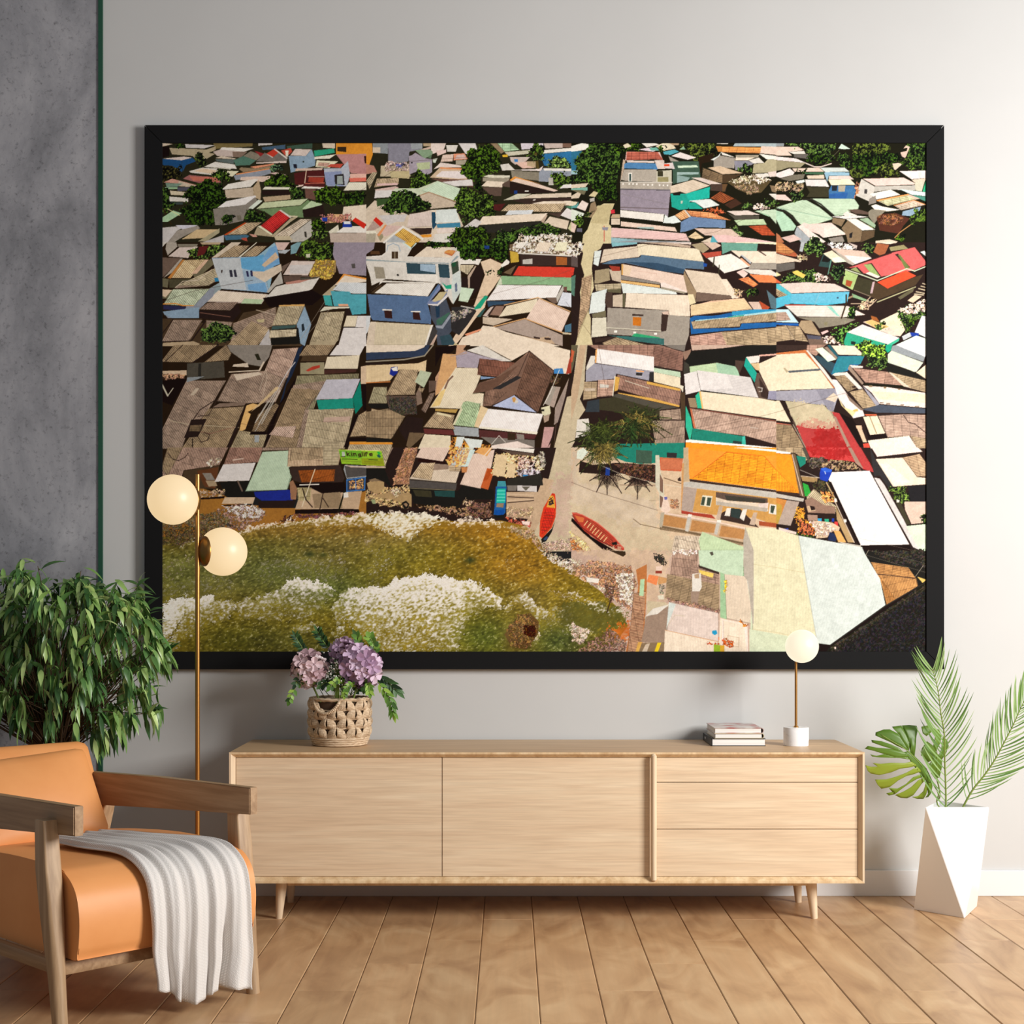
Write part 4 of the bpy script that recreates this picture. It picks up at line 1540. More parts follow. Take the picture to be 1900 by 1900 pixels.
p edb 480 960 540 825 780 840 790 960
d e94 770 960 790 840 1160 920 1140 960
p dee 840 850 910 850 880 950 820 950
p dee 900 860 1080 880 1060 950 960 950
p edd 1160 930 1400 890 1560 950 1160 960
p 48c 1740 220 1820 215 1830 265 1740 265
d 543 1710 290 1820 290 1780 380 1720 370
p a9a 1650 540 1720 380 1800 390 1740 580
p 99a 1650 540 1720 380 1760 385 1700 560
p 989 1750 580 1880 300 1800 700 1740 740
p ddb 1620 580 1700 560 1710 630 1680 680 1630 640
p 222 1625 595 1650 595 1650 612 1625 612
p a99 1640 660 1700 640 1690 700 1650 720
p c99 1620 950 1650 760 1740 760 1700 950
p a43 1880 140 1900 90 1900 260 1850 270
p 322 1780 700 1900 280 1900 400 1740 860 1680 950 1720 850
p cb9 1740 950 1860 480 1900 470 1900 960
l 655 5 1760 720 1740 950
l eee 5 1640 560 1700 450 1790 230
T 680 830
p 322 0 0 1900 0 1900 960 0 960
p b86 360 0 480 0 400 280 400 340 250 340 300 150
d a75 360 0 480 0 400 280 400 340 250 340 300 150
p cb9 1760 0 1900 0 1900 960 1500 960 1520 800 1600 600 1700 250
p ca8 1640 280 1740 300 1650 600 1500 900 1480 700
w ca9 1740 300 1900 200 1900 800 1740 800
d b96 0 400 400 350 400 560 340 560 0 500
p b96 0 430 80 440 280 400 420 430 420 550 240 480 100 460
c a98 0 0 200 0 180 180 0 165
p 988 160 170 250 0 210 0 170 180
p 8b2 0 30 150 35 165 160 0 150
p 9c3 0 35 145 40 150 90 0 85
l 242 8 20 110 100 112
p 255 100 50 140 60 135 90 105 90
l 893 5 0 130 150 135
p aa9 0 165 180 180 180 190 0 190
p 222 0 190 170 190 240 380 150 300 0 290
p b96 5 330 80 285 165 320 165 380 100 430 20 390
p 876 20 300 80 283 168 320 120 310 50 315
c ecb 460 90 510 0 780 0 710 130
p 311 480 95 730 130 740 150 480 130
c dcb 400 290 510 140 880 170 830 330
c ba9 420 270 500 150 640 140 600 300
p 988 630 150 770 160 760 200 620 210
c ba9 770 170 880 175 870 220 770 215
l 555 7 405 292 840 330
p 556 400 300 840 335 830 390 400 370
p 222 400 370 850 400 900 340 1180 390 1180 480 900 480 860 560 440 520
p 443 430 390 600 400 610 460 460 450
p 255 630 400 820 400 820 460 640 450
l 887 6 400 375 820 395
p cdd 780 120 860 0 1000 0 920 180 770 155
d e95 740 130 780 0 870 0 850 160 780 150
d ea7 850 160 870 0 990 20 910 170
p cee 920 150 960 20 1010 20 980 100 960 180 900 170
c ecb 870 340 990 60 1190 20 1160 180 1060 380
p ea6 1000 40 1060 0 1170 0 1120 80
l fdb 10 1090 80 1160 0
p c63 1060 370 1120 190 1190 200 1130 390
p b52 1080 310 1130 200 1180 210 1120 300
p c85 880 180 940 180 930 230 885 230
d eb8 1160 240 1200 50 1560 80 1540 220 1370 280 1180 270
p ec9 1170 250 1200 60 1310 70 1280 270
p ec9 1310 140 1390 150 1370 280 1300 270
d eba 1400 200 1430 80 1560 110 1540 210
p eee 1200 0 1230 0 1560 10 1550 50 1240 10
p 655 1240 20 1550 55 1560 80 1350 60
d ec9 1560 90 1620 40 1640 200 1560 220
d bac 1390 210 1600 200 1600 240 1480 300 1390 250
p 38c 1450 250 1500 250 1490 300 1460 290
d aab 1600 60 1660 40 1650 190 1600 180
p 333 1310 290 1620 240 1640 350 1300 350
p 778 1305 350 1400 350 1390 400 1310 400
p ccd 1400 350 1580 355 1580 410 1400 400
p 666 1440 360 1520 360 1480 400
p ca8 1300 410 1600 410 1640 340 1680 400 1500 660 1300 640
l 433 8 1310 455 1550 465
l 433 8 1310 510 1550 490
l db9 10 1310 430 1550 440
l db9 10 1310 490 1540 480
d b97 1300 560 1560 560 1540 660 1300 640
p 49a 1220 310 1290 310 1300 370 1210 370
p 26a 1200 360 1300 360 1290 600 1260 635 1180 620 1190 540
c 4ca 1215 380 1205 510 1285 510 1290 380
p 2ba 1215 380 1290 380 1285 510 1205 510
l 9fe 5 1215 400 1285 400
l 9fe 5 1215 430 1285 430
l 9fe 5 1212 460 1285 460
l 9fe 5 1212 490 1285 490
p 987 1210 515 1275 515 1270 555 1205 550
p 15a 1185 580 1280 570 1275 630 1190 620
p 222 1185 630 1280 620 1270 660 1190 650
p d42 1720 425 1750 425 1760 540 1755 640 1720 740 1630 840 1605 820 1610 680 1640 560
p ea4 1700 450 1730 440 1745 480 1750 560 1670 550
d 433 1690 480 1735 470 1740 530 1690 540
p c32 1720 425 1735 420 1740 440 1720 445
c d32 1625 690 1655 560 1745 570 1740 640 1700 740 1625 800
l 832 5 1650 600 1740 605
l 832 5 1645 625 1738 630
l 832 5 1640 650 1733 655
l 832 5 1635 675 1728 680
l 832 5 1630 705 1715 710
l 832 5 1625 735 1700 740
l 832 5 1622 765 1680 770
p 222 1750 680 1720 780 1640 910 1620 850 1720 750
p 358 1640 850 1670 820 1690 830 1660 860
p 321 440 520 860 560 850 580 600 560 440 550
d 975 440 530 880 560 1160 500 1170 640 900 640 700 600
d 754 900 480 1160 520 1180 640 960 640
d b97 900 470 1000 480 980 530 900 530
p 222 330 510 370 490 400 520 390 560 350 570
p a86 345 520 370 510 385 530 370 550
d ba9 200 400 320 370 340 430 260 460
p 9a7 40 480 80 480 90 520 60 520
d a54 1280 650 1400 660 1520 690 1520 740 1400 720
p fdd 1440 680 1520 685 1510 720 1450 710
d b98 1560 860 1640 880 1900 840 1900 960 1560 960
T 0 0 1
p 872 301 995 380 1000 440 985 500 975 560 965 620 958 680 952 740 952 800 962 860 968 930 965 975 975 1000 1000 1012 1030 1050 1045 1085 1075 1120 1100 1150 1130 1165 1160 1150 1180 1125 1209 301 1209
g 872 330 1000 120 40 .8
g a73 560 985 300 22 .7
g a72 900 990 160 40 .8
g 774 420 1060 190 60 .7
g 673 330 1060 60 60 .5
g 673 520 1050 120 60 .7
g 673 620 1090 90 40 .8
g 873 620 1020 120 30 .7
g 772 760 1030 130 40 .6
g 872 850 1040 110 50 .7
g a72 960 1060 100 60 .7
g 872 1060 1120 90 50 .6
g 662 480 1185 130 40 .8
g 661 430 1190 60 30 .6
g 662 560 1200 90 26 .7
g 672 900 1180 70 50 .9
g 772 880 1100 120 40 .5
g 463 1040 1190 60 40 .7
g 552 1080 1200 60 30 .5
g 873 980 1110 50 30 .6
g 762 330 1005 60 18 .7
g 984 700 1000 120 18 .5
s 333 301 1000 440 990 600 970 800 975 960 985 1080 1075 1140 1120 1160 1160 1120 1209 301 1209
k dcb 301 1045 362 1030 350 1060 301 1085 .45
k ccb 301 1085 420 1060 440 1100 301 1130 .35
k ccb 480 1040 640 1030 640 1075 560 1090 470 1080 .35
k dcc 560 1080 640 1040 632 1030 620 1050 570 1070 .3
k eee 690 1020 730 1030 700 1090 680 1090 .35
k fff 301 1124 320 1112 360 1104 372 1103 398 1104 402 1110 398 1118 380 1128 350 1134 330 1156 308 1190 301 1196 1.6
k eee 350 1132 380 1116 436 1113 442 1126 420 1148 388 1156 372 1166 360 1176 340 1186 310 1209 301 1209 320 1180 .85
k eee 436 1116 480 1108 530 1086 552 1074 566 1070 590 1078 614 1086 620 1094 612 1114 560 1150 500 1145 450 1150 .75
k fff 524 1086 546 1074 566 1070 590 1078 614 1084 620 1092 600 1096 570 1094 550 1096 1.5
k eee 548 1160 580 1158 590 1170 570 1176 548 1168 .9
k eee 612 1130 630 1112 640 1094 690 1092 690 1130 650 1142 624 1160 .9
k fff 616 1180 640 1148 644 1170 620 1186 .8
k fff 640 1094 680 1092 720 1082 736 1072 756 1067 768 1072 792 1062 808 1060 812 1067 850 1074 888 1078 900 1090 930 1104 930 1128 900 1128 874 1138 864 1160 850 1184 844 1209 760 1209 700 1209 680 1190 650 1160 640 1120 .98
k fff 660 1094 720 1082 736 1072 756 1067 768 1072 792 1062 808 1060 812 1067 850 1074 888 1078 896 1090 860 1100 780 1108 720 1112 680 1116 1.5
k fff 700 1100 860 1096 870 1130 800 1150 740 1150 690 1140 1.0
k eee 956 1102 976 1099 990 1114 1020 1140 1000 1146 980 1124 958 1118 1.0
k eee 934 1122 952 1118 952 1130 938 1132 .9
k ccb 988 1128 1060 1126 1060 1180 1010 1172 990 1150 .5
k dcb 1010 1095 1060 1096 1100 1112 1150 1136 1130 1142 1060 1110 .6
k dcb 920 1044 950 1042 948 1056 928 1058 .4
k ddd 1060 1155 1090 1165 1075 1190 1060 1185 .8
k eee 1064 1100 1110 1115 1160 1140 1120 1140 1070 1110 .6
d 764 301 960 400 950 430 965 400 990 340 1000 301 990
d 653 301 985 360 975 400 985 340 1010 301 1012
k fed 440 986 480 974 520 968 546 962 560 968 520 974 490 980 450 992 1.3
k fed 548 968 600 958 640 956 680 952 740 950 750 958 760 964 792 950 820 962 840 968 880 958 930 968 940 974 900 976 860 974 820 972 790 974 768 988 752 1000 728 990 700 976 660 972 600 974 560 974 1.15
k ffe 680 954 740 952 790 950 830 966 790 976 756 1000 728 990 704 978 680 970 1.2
k dca 920 964 980 980 990 1000 970 996 930 976 .7
k eed 330 1010 362 998 366 1002 330 1016 .9
k dcb 672 1005 692 1000 690 1015 674 1020 .6
p 752 936 1176 964 1140 984 1136 1000 1152 998 1176 976 1204 948 1196
g 531 960 1190 22 16 .7
g 985 955 1170 20 24 .5
d 863 940 1165 964 1140 984 1138 1000 1160 985 1200 948 1196
p 741 974 1164 992 1158 996 1172 988 1180 976 1178
d 410 974 1160 996 1160 992 1180 974 1178
k fed 992 1184 1000 1168 1004 1172 998 1190 1.2
g 342 872 1038 10 6 .8
g 342 575 1027 10 6 .7
g 452 600 1028 8 4 .6
d a86 950 976 990 985 1003 1005 1030 1035 1060 1045 1085 1070 1060 1060 1020 1040 1000 1020 985 1000 950 985
d cba 1000 1020 1060 1035 1150 1062 1178 1080 1172 1130 1155 1128 1120 1098 1080 1072 1020 1040
d b86 1060 1045 1120 1052 1176 1062 1172 1120 1150 1122 1110 1080 1070 1062
d dcb 1140 1064 1176 1064 1172 1118 1152 1108
T 1060 640
p 322 0 0 1900 0 1900 960 0 960
p cb9 60 0 150 0 130 200 120 400 80 500 130 600 60 700 30 900 0 950 0 480
p ca8 80 0 140 0 60 480 0 700 0 420
p 665 0 0 60 0 20 200 0 260
p c64 0 40 30 60 10 160 0 160
c 977 150 0 820 0 1040 70 1020 240 760 190 760 110 230 40
c 866 760 0 1040 65 1030 240 860 200 760 180
p 778 860 0 1060 0 1050 60 930 30
p 976 1030 65 1110 40 1100 110 1050 140
p ca9 1110 0 1620 0 1400 30 1120 50
p 222 1110 60 1700 0 1900 0 1900 80 1740 100 1620 110 1500 200 1350 160 1090 200 1060 150
c eef 220 165 240 35 765 110 765 245
p ea6 218 165 225 45 242 35 232 165
p ddd 140 200 180 100 220 100 215 240 140 240
p 99b 215 170 765 245 720 330 415 265 410 310 135 340 135 240
p 334 725 250 765 250 765 340 720 330
p fa6 600 235 675 240 670 252 600 245
p 334 600 255 660 258 655 285 600 280
l ddd 4 600 288 655 290
p bdb 765 210 1010 250 1015 300 765 250
p edb 765 250 1010 300 1010 400 765 340
p ddc 1010 370 1040 380 1035 440 1010 400
c 977 400 400 430 275 1020 410 1000 570
p da5 400 430 405 290 450 300 430 420
p da5 700 335 1010 405 1005 425 700 360
p da5 430 440 740 490 1005 560 1000 575 440 450
l ddc 5 500 330 720 400
p 555 390 460 440 450 1000 580 820 600 700 620 390 520
p 443 260 500 400 480 820 600 820 660 250 600
c a98 120 340 240 340 235 490 110 510
c b99 250 325 400 320 385 470 240 480
p cba 125 400 225 400 220 425 125 428
p ccc 265 360 350 370 345 395 265 395
l eed 8 385 470 405 290
p 345 150 520 260 500 260 620 130 620
p 987 820 610 1010 590 1020 690 820 690
c 988 820 610 1010 590 1015 690 820 690
c 988 780 920 740 700 1050 700 1050 910
p 543 1010 440 1055 440 1055 700 1020 690
p 444 1045 150 1090 180 1090 260 1040 265
p 287 420 915 1050 905 1050 960 400 960
p ddd 55 690 160 680 180 830 40 860
c bda 1095 200 1350 165 1530 205 1560 290 1100 255
p 9ca 1340 165 1530 200 1560 285 1360 260
p dde 1045 270 1160 240 1200 425 1060 460
c ccd 1165 235 1660 300 1735 490 1200 420
p dde 1165 235 1440 270 1500 400 1200 415
p 222 1205 418 1600 470 1500 470 1210 435
p 544 1520 140 1610 150 1560 260 1520 200
p 2a9 1600 190 1620 110 1720 260 1700 350
p 3b9 1150 470 1185 430 1220 590 1170 585
p 987 1080 490 1150 490 1170 580 1100 580
p edd 1620 110 1750 95 1740 160 1660 170
p ea9 1740 90 1900 80 1900 95 1750 105
p edb 1720 180 1900 100 1900 240 1740 240
p db8 1660 170 1740 165 1750 240 1710 230
p edb 1740 240 1900 240 1900 425 1830 425
p 655 1700 360 1720 260 1740 260 1830 430 1810 500 1740 490
p 433 1740 300 1830 440 1810 495 1760 480
l ddd 5 1730 390 1770 400 1765 430 1740 430
p 88b 1830 425 1900 425 1900 510 1820 500
c edb 1200 430 1190 430 1220 590 1900 690 1900 520 1740 490
p edb 1190 430 1560 475 1900 525 1900 690 1220 595
p eb7 1185 430 1200 430 1225 592 1210 590
l 954 10 1100 585 1900 705
l 322 6 1100 578 1900 690
c b98 1110 590 1150 780 1620 840 1900 920 1900 710
p c75 1100 590 1115 590 1155 780 1135 770
l ddd 4 1660 762 1730 772
p 3b9 1060 560 1110 680 1125 770 1100 900 1060 760
p 287 1125 770 1600 845 1600 940 1110 880
p 4ba 1585 850 1610 840 1620 940 1580 930
p 344 1500 885 1580 895 1575 930 1495 920
p fff 1060 880 1100 875 1900 950 1900 960 1060 900
p f92 1060 900 1900 960 1060 960
m 452 250 850 260 14
m 562 300 800 240 12
m 452 640 700 290 14
m 873 600 720 240 10
m 352 560 780 220 8
T 1060 830
p db9 0 0 1900 0 1900 960 0 960
w cb9 0 200 800 200 820 750 1000 850 950 950 500 950 0 600
w cba 0 0 60 0 60 300 800 500 820 740 500 700 0 500
p 287 380 0 1040 0 1040 100 900 95 830 140 640 150 500 130 380 80
p 465 600 20 750 30 745 150 600 140
p 334 885 45 980 50 975 95 885 90
p ded 55 30 110 0 160 40 100 110 50 100
p 322 80 120 200 160 420 140 780 160 790 240 780 330 640 290 480 240 330 250 70 230
m 322 330 240 210 9
m 322 620 280 170 9
p 249 320 180 360 190 355 260 315 255
d 643 400 140 780 150 780 320 500 260
l 865 5 450 345 780 350
l ddc 4 120 100 450 240 780 330
l ddc 4 850 340 1040 370 1400 460
l 655 4 0 320 200 400 800 580
m 452 300 0 280 12
m 873 300 30 200 8
p c64 820 90 1035 100 1020 220 820 210
p c75 830 100 1030 110 1015 205 830 200
p ccb 780 70 815 70 830 240 850 300 860 440 840 570 815 560 815 420 780 360 780 250
p 865 820 240 850 300 850 420 820 400
p 865 820 440 850 460 850 560 820 550
p ecb 860 440 890 460 920 580 880 610 830 580
p 66b 860 455 890 455 890 480 865 485
d a75 910 480 980 480 1000 560 920 560
l 655 3 720 490 790 490
l 543 6 860 280 1040 340
p 433 985 290 1010 270 1020 310 990 310
p ba9 1040 0 1085 0 1100 310 1040 320
p c96 1025 150 1045 140 1030 600 1015 580
p f92 1085 0 1900 0 1900 390 1095 290
c f92 1130 280 1900 380 1900 180 1790 80 1440 40
p f93 1085 0 1440 40 1130 280 1095 280
p f93 1790 80 1900 70 1900 210
l d62 5 1130 280 1440 40 1790 80 1900 210
l d72 3 1390 75 1800 110
l d72 3 1340 110 1830 150
l d72 3 1300 145 1870 190
l d72 3 1260 180 1900 240
l d72 3 1210 215 1900 280
l d72 3 1170 250 1900 330
p fff 1680 0 1900 20 1900 40 1500 0
p 433 1095 290 1900 395 1900 415 1100 315
p bbb 1040 320 1110 315 1900 415 1900 470 1040 360
p a9a 1040 360 1165 380 1125 600 1020 580
p c95 1165 380 1900 470 1900 720 1700 650 1310 620 1125 590
p ddc 1215 440 1310 450 1290 550 1195 535
p 454 1215 455 1245 458 1230 535 1200 530
p 454 1262 460 1300 465 1285 540 1252 535
p 655 1340 410 1820 470 1820 520 1450 490 1340 460
p 444 1420 440 1800 480 1800 510 1440 490
p dcb 1340 460 1450 490 1820 520 1825 590 1340 530
p aab 1340 495 1450 510 1820 560 1810 595 1345 530
p dcc 1730 520 1830 510 1820 560 1740 550
p ddd 1840 520 1900 530 1900 620 1830 610
p 454 1850 535 1890 540 1870 610 1845 600
p 433 1400 600 1480 560 1570 570 1680 680 1740 740 1350 660
p ddd 1440 560 1480 560 1470 635 1420 630
p ddd 1590 570 1630 570 1600 680 1560 650
p 344 1480 560 1570 570 1560 660 1480 640
p baa 1370 540 1405 545 1380 665 1340 660
p baa 1690 600 1725 600 1700 720 1650 710
p a43 1020 580 1120 600 1300 620 1340 660 1020 610
p a53 1740 680 1900 700 1900 740 1740 720
p ca8 1000 610 1110 650 1370 700 1600 740 1610 900 830 730 820 600
p ecb 840 595 1110 640 1380 690 1620 740 1620 755 1370 700 1110 655 840 610
p b85 860 620 1070 660 1050 750 850 720
p b85 1120 670 1340 710 1320 790 1100 770
p b85 1390 720 1610 760 1610 850 1370 820
p 765 830 720 1610 880 1610 900 820 740
p aaa 830 600 865 600 840 740 815 730
p bbb 1080 630 1115 630 1085 780 1055 770
p bbb 1350 680 1385 680 1350 810 1325 800
p eee 1085 615 1118 618 1115 640 1080 640
p eee 1350 670 1390 670 1385 695 1350 690
p 876 820 740 1600 900 1500 910 1100 800 820 760
l 654 5 575 660 640 710 830 750
c cba 930 960 960 815 1210 820 1200 960
c bda 1200 960 1180 860 1215 780 1600 920 1610 960
p cdb 1610 740 1900 750 1900 960 1600 960
p edb 1740 735 1900 750 1900 760 1740 752
p 9aa 1600 960 1615 740 1640 960
p 211 5 650 60 690 180 820 400 950 300 950 120 800 0 680
p b43 5 600 50 600 200 670 350 780 490 930 490 950 440 950 260 870 120 770 30 670
p d74 30 625 120 650 110 690 70 690
c a43 130 680 160 660 280 740 420 900 440 930 350 910 200 810
l eb8 9 150 680 120 720
l eb8 9 180 700 150 740
l eb8 9 205 720 175 765
l eb8 9 230 745 195 790
l eb8 9 255 765 220 805
l eb8 9 280 785 245 830
l eb8 9 305 810 270 850
l eb8 9 330 830 300 870
l e76 6 10 605 100 620 250 700 400 830 480 930
l 622 6 10 630 100 740 250 850 400 930
p 222 375 880 420 870 430 900 380 900
d ec8 0 780 140 870 180 960 0 960
d b74 0 840 60 880 120 960 0 960
T 1440 640 6.786
p 322 0 0 1900 0 1900 1300 0 1300
p 433 0 0 390 0 380 60 0 80
c a88 390 0 620 0 500 140 380 80
p c74 0 100 370 60 380 75 550 300 735 540 715 545 360 110 0 120
p edb 0 120 360 100 540 300 150 330 100 280 150 340 0 340
p edb 0 340 560 320 720 545 0 570
p 567 145 325 550 295 560 318 160 350
p ba8 85 290 110 285 150 330 130 350
p 99b 0 580 735 545 780 650 760 700 720 830 660 830 620 760 120 700 0 690
p 88a 500 560 735 545 720 830 660 830 620 760
p dcb 620 680 720 600 780 650 740 720
p ddd 370 65 400 70 600 300 760 520 740 540
p 356 520 130 780 250 800 330 700 380 560 240 480 140
p 267 640 0 680 0 780 130 760 180
c 37a 780 140 1110 140 1040 250 880 330 690 370
p 389 780 145 1110 135 1060 240 930 240 870 330 700 360
p edc 690 5 980 10 1110 130 780 120
p dfd 490 50 580 30 760 180 650 210
p 988 600 30 640 20 770 160 750 180
t 463 990 0 1380 0 1400 140 1420 200 1380 310 1180 260 1110 160
t 8b4 1000 0 1380 0 1400 140 1300 160 1120 120
p 2a8 1380 0 1460 0 1440 70 1400 100 1370 60
p def 1500 0 1890 0 1890 120 1870 150
p 89a 1460 10 1500 0 1870 150 1850 210 1440 70
p cdc 1400 120 1450 70 1850 220 1760 340 1400 220
p dec 1420 110 1460 90 1830 230 1740 340 1400 200
p edb 1760 345 1890 240 1890 430
p 222 1390 230 1760 350 1890 440 1500 400 1390 330
p ddd 700 375 740 350 890 340 1090 550 1040 560 860 380 740 390
c 987 730 395 860 380 1010 540 900 590
c a98 920 590 1090 560 1270 780 1090 800
p 322 945 520 1000 515 1000 540 960 540
l 322 8 960 640 1060 780
p 655 700 380 860 580 880 600 840 590
p ede 700 430 760 440 880 600 960 720 1090 830 1110 890 970 920 780 670
p ed9 780 660 850 780 1000 840 960 900 820 760
p db6 960 820 1020 800 1030 830 980 840
p 877 870 600 930 660 1100 820 1060 820 920 700
p 988 900 300 920 250 1100 480 1080 500
p edd 920 250 1090 265 1090 290 960 290
c a88 960 290 1400 340 1610 510 1120 470
p 221 1110 480 1600 515 1620 540 1090 510
c a98 1420 340 1890 450 1890 600 1680 540
p dcb 1410 340 1450 350 1690 540 1600 520
p edd 1090 510 1400 530 1870 600 1890 620 1890 790 1300 740 1200 600
p edb 1200 580 1890 620 1890 730 1280 680
p 876 1165 505 1210 505 1200 530 1165 525
p 876 1350 520 1385 525 1380 545 1350 545
p 876 1530 545 1565 550 1560 565 1530 562
p 765 1300 720 1350 722 1345 733 1305 733
p 765 1380 728 1435 730 1430 742 1385 742
p 765 1560 745 1610 748 1605 757 1560 757
p 765 1745 765 1800 768 1795 778 1745 776
p 99b 1090 520 1180 600 1300 740 1260 770 1150 620
p 457 1300 750 1890 800 1890 860 1250 850 1080 810
c bba 120 710 360 1300 700 1300 660 840 610 760
p bba 110 700 600 760 680 840 800 1060 250 1000
w cb9 120 705 610 765 700 850 760 960 240 950
w c87 240 960 780 960 820 1060 260 1030
p b44 260 1020 440 1050 820 1060 930 1300 370 1300
w b44 260 1000 400 1040 820 1070 900 1200 320 1200
w a22 440 1080 760 1060 900 1300 500 1300
p b44 700 840 790 855 1060 1300 940 1300
p a87 720 900 750 900 945 1300 900 1300
p edb 0 700 40 700 180 970 0 950
p 322 0 950 180 980 180 1000 0 970
p b65 0 975 185 1000 190 1010 0 990
p 322 60 700 110 700 210 960 190 990
c 987 0 990 190 1010 360 1300 0 1300
p 544 200 960 220 950 370 1290 350 1300
l 999 10 210 1000 370 1290
p 211 790 850 960 930 1180 1250 1060 1290
p db9 1000 1010 1060 1010 1140 1220 1090 1220
p eb9 1000 1010 1070 1010 1080 1050 1010 1050
p 211 1090 900 1130 880 1200 1130 1400 1120 1400 1160 1160 1190
p c64 1110 870 1260 870 1270 890 1130 890
p edb 1090 900 1270 890 1370 1110 1180 1130
l 863 8 1175 900 1260 1110
c b98 1280 890 1600 870 1890 880 1890 1290 1760 1300 1680 1140 1400 1160
l 322 8 1600 880 1660 970 1740 990 1890 1110
c a98 1690 1140 1890 1180 1890 1300 1780 1300
p eed 1150 1200 1670 1140 1770 1300 1190 1300
p d54 1090 1240 1160 1230 1180 1290 1100 1290
T 1440 830 6.786
p 322 0 0 1900 0 1900 1300 0 1300
c a98 0 0 320 0 400 150 370 170 240 70 0 50
p 555 320 0 370 0 420 120 400 180
c b33 370 0 1060 0 1180 200 1230 310 1090 270 980 180 420 120
p c44 370 0 900 0 980 170 620 140 420 110
w a22 380 0 920 0 960 150 440 110
p b44 940 0 1060 0 1230 310 1120 280
p a87 900 0 945 0 1100 270 1000 200
d 876 410 130 980 180 1080 280 760 290 600 240 400 200
d 555 400 140 620 140 560 260 420 240
p 287 250 100 370 120 370 200 300 250
p fff 0 35 180 60 180 80 0 70
p f92 0 70 190 85 300 575 0 545
c f92 0 545 0 290 280 570
l d62 5 0 280 290 570
l d72 3 0 330 60 335
l d72 3 0 380 110 390
l d72 3 0 430 160 440
l d72 3 0 480 210 500
p 765 190 70 240 80 360 630 290 600
l ecb 8 200 90 330 600
p 433 0 550 300 580 290 610 0 575
p bbb 0 575 350 640 340 680 0 625
p c84 0 630 130 660 60 960 0 960
p b94 0 700 70 720 60 960 0 950
p a9a 130 660 290 680 180 980 20 960
p 3a4 330 440 400 470 430 560 410 610 360 610
p 35b 420 575 460 570 475 600 450 620 420 610
p a85 310 360 520 380 510 440 330 420
l cba 8 310 355 540 380
p 24b 560 260 620 250 700 280 690 360 640 430 550 400 545 330
p 36d 560 262 620 250 700 280 690 310 600 310
l def 8 610 300 620 330
l bbb 6 300 280 540 380
d 443 430 430 660 430 740 640 560 620
l ca7 14 630 440 760 680
c ba8 380 620 470 520 640 660 760 740 740 830 420 810
p 976 360 660 440 620 600 720 740 740 740 830 400 820
p ca8 380 740 410 730 500 790 400 810
p 322 420 730 480 740 490 780 440 790
d e95 560 540 720 560 740 700 600 700
p 322 480 820 740 840 840 960 760 1020 700 930 520 940
p 39c 515 890 570 890 570 930 530 945
p 3a8 605 895 660 895 660 935 610 945
p d44 730 930 770 930 780 990 730 990
p 24a 700 890 730 890 730 930 700 930
p a87 390 840 520 850 520 920 400 920
p db9 400 930 520 920 700 940 800 1000 780 1070 700 1040 640 1130 500 1140 480 1000
d dba 420 930 700 950 760 1040 620 1120 480 1120
p b96 750 740 840 920 980 1190 900 1190 760 900
l dcb 10 740 680 850 920 980 1190
p eee 730 635 765 640 765 680 730 685
p eee 850 895 885 905 880 940 850 940
d c83 260 760 340 760 370 900 480 1000 480 1110 300 1110 250 900
d b64 300 880 480 1020 460 1120 300 1080
p da6 720 1040 800 1050 880 1190 780 1190
p 236 670 1060 730 1080 760 1150 740 1180 650 1160
p 34a 100 1020 150 1010 155 1050 120 1060
p dcc 30 1000 250 1060 250 1090 30 1040
t 473 260 1060 330 1100 480 1110 480 1135 270 1110
c eef 660 400 1060 1225 1670 1215 1170 290 700 310
p eef 700 310 1170 290 1670 1215 1060 1225 660 400
l dde 4 700 430 1250 420
l dde 4 740 580 1330 560
l dde 4 780 640 1370 640
l dde 4 820 740 1410 730
l dde 4 880 850 1480 840
l dde 4 960 1015 1570 1010
l dde 4 1010 1130 1620 1120
p 211 650 420 690 430 1060 1220 1040 1240
p ccd 1230 375 1300 390 1360 470 1600 900 1640 980 1830 1300 1720 1250
p 334 1180 0 1250 150 1480 490 1420 520 1300 350 1230 360 1200 180
p edd 1200 0 1780 0 1840 50 1270 115
p 322 1230 120 1840 60 1880 80 1270 150
p edc 1250 145 1590 125 1770 370 1890 380 1890 460 1470 490
p eed 1300 200 1400 200 1700 440 1480 470
c b97 1590 125 1800 80 1890 200 1890 360 1770 365
t 573 1410 510 1620 510 1670 600 1660 700 1580 700 1480 640
p 223 1650 480 1890 470 1890 680 1690 680
p dba 1610 680 1890 680 1890 940 1700 960 1620 780
t 463 1800 880 1890 830 1890 960 1840 950
p 443 1500 680 1560 680 1690 960 1640 970
p ddd 1510 650 1550 660 1545 690 1515 690
p cec 1630 985 1890 960 1890 1300 1810 1300
p 211 1070 1230 1670 1220 1700 1280 1800 1300 1080 1300
l 999 4 1000 1130 1890 1330
p cdb 0 1030 270 1110 340 1300 0 1300
p cdc 270 1110 1080 1250 1080 1300 330 1300
p bbb 780 1180 1060 1230 1080 1290 900 1240
T 1060 1020
p ca9 0 0 1900 0 1900 960 0 960
w db9 0 0 930 0 890 470 700 500 560 200 330 100
w 662 -120 500 300 480 560 620 300 760 -100 700
d b86 60 140 200 90 330 110 560 150 600 300 580 500 540 560 480 520 300 330 130 280 0 200
d a75 150 160 560 160 590 300 580 520 440 480 300 320
d dcb 400 200 580 220 580 520 460 460
d 754 300 300 400 340 380 480 320 440
p 432 350 0 500 10 505 40 480 60 370 10
p eee 140 250 260 265 250 305 145 290
l edd 6 150 250 110 230 80 260 110 280
k eee -60 380 120 440 340 560 560 560 540 600 300 580 60 500 .6
k fff -60 680 220 760 120 800 60 860 0 820 .6
d ca9 0 660 180 760 100 860 0 860
w c62 370 720 540 660 560 760 520 880 400 830 310 760
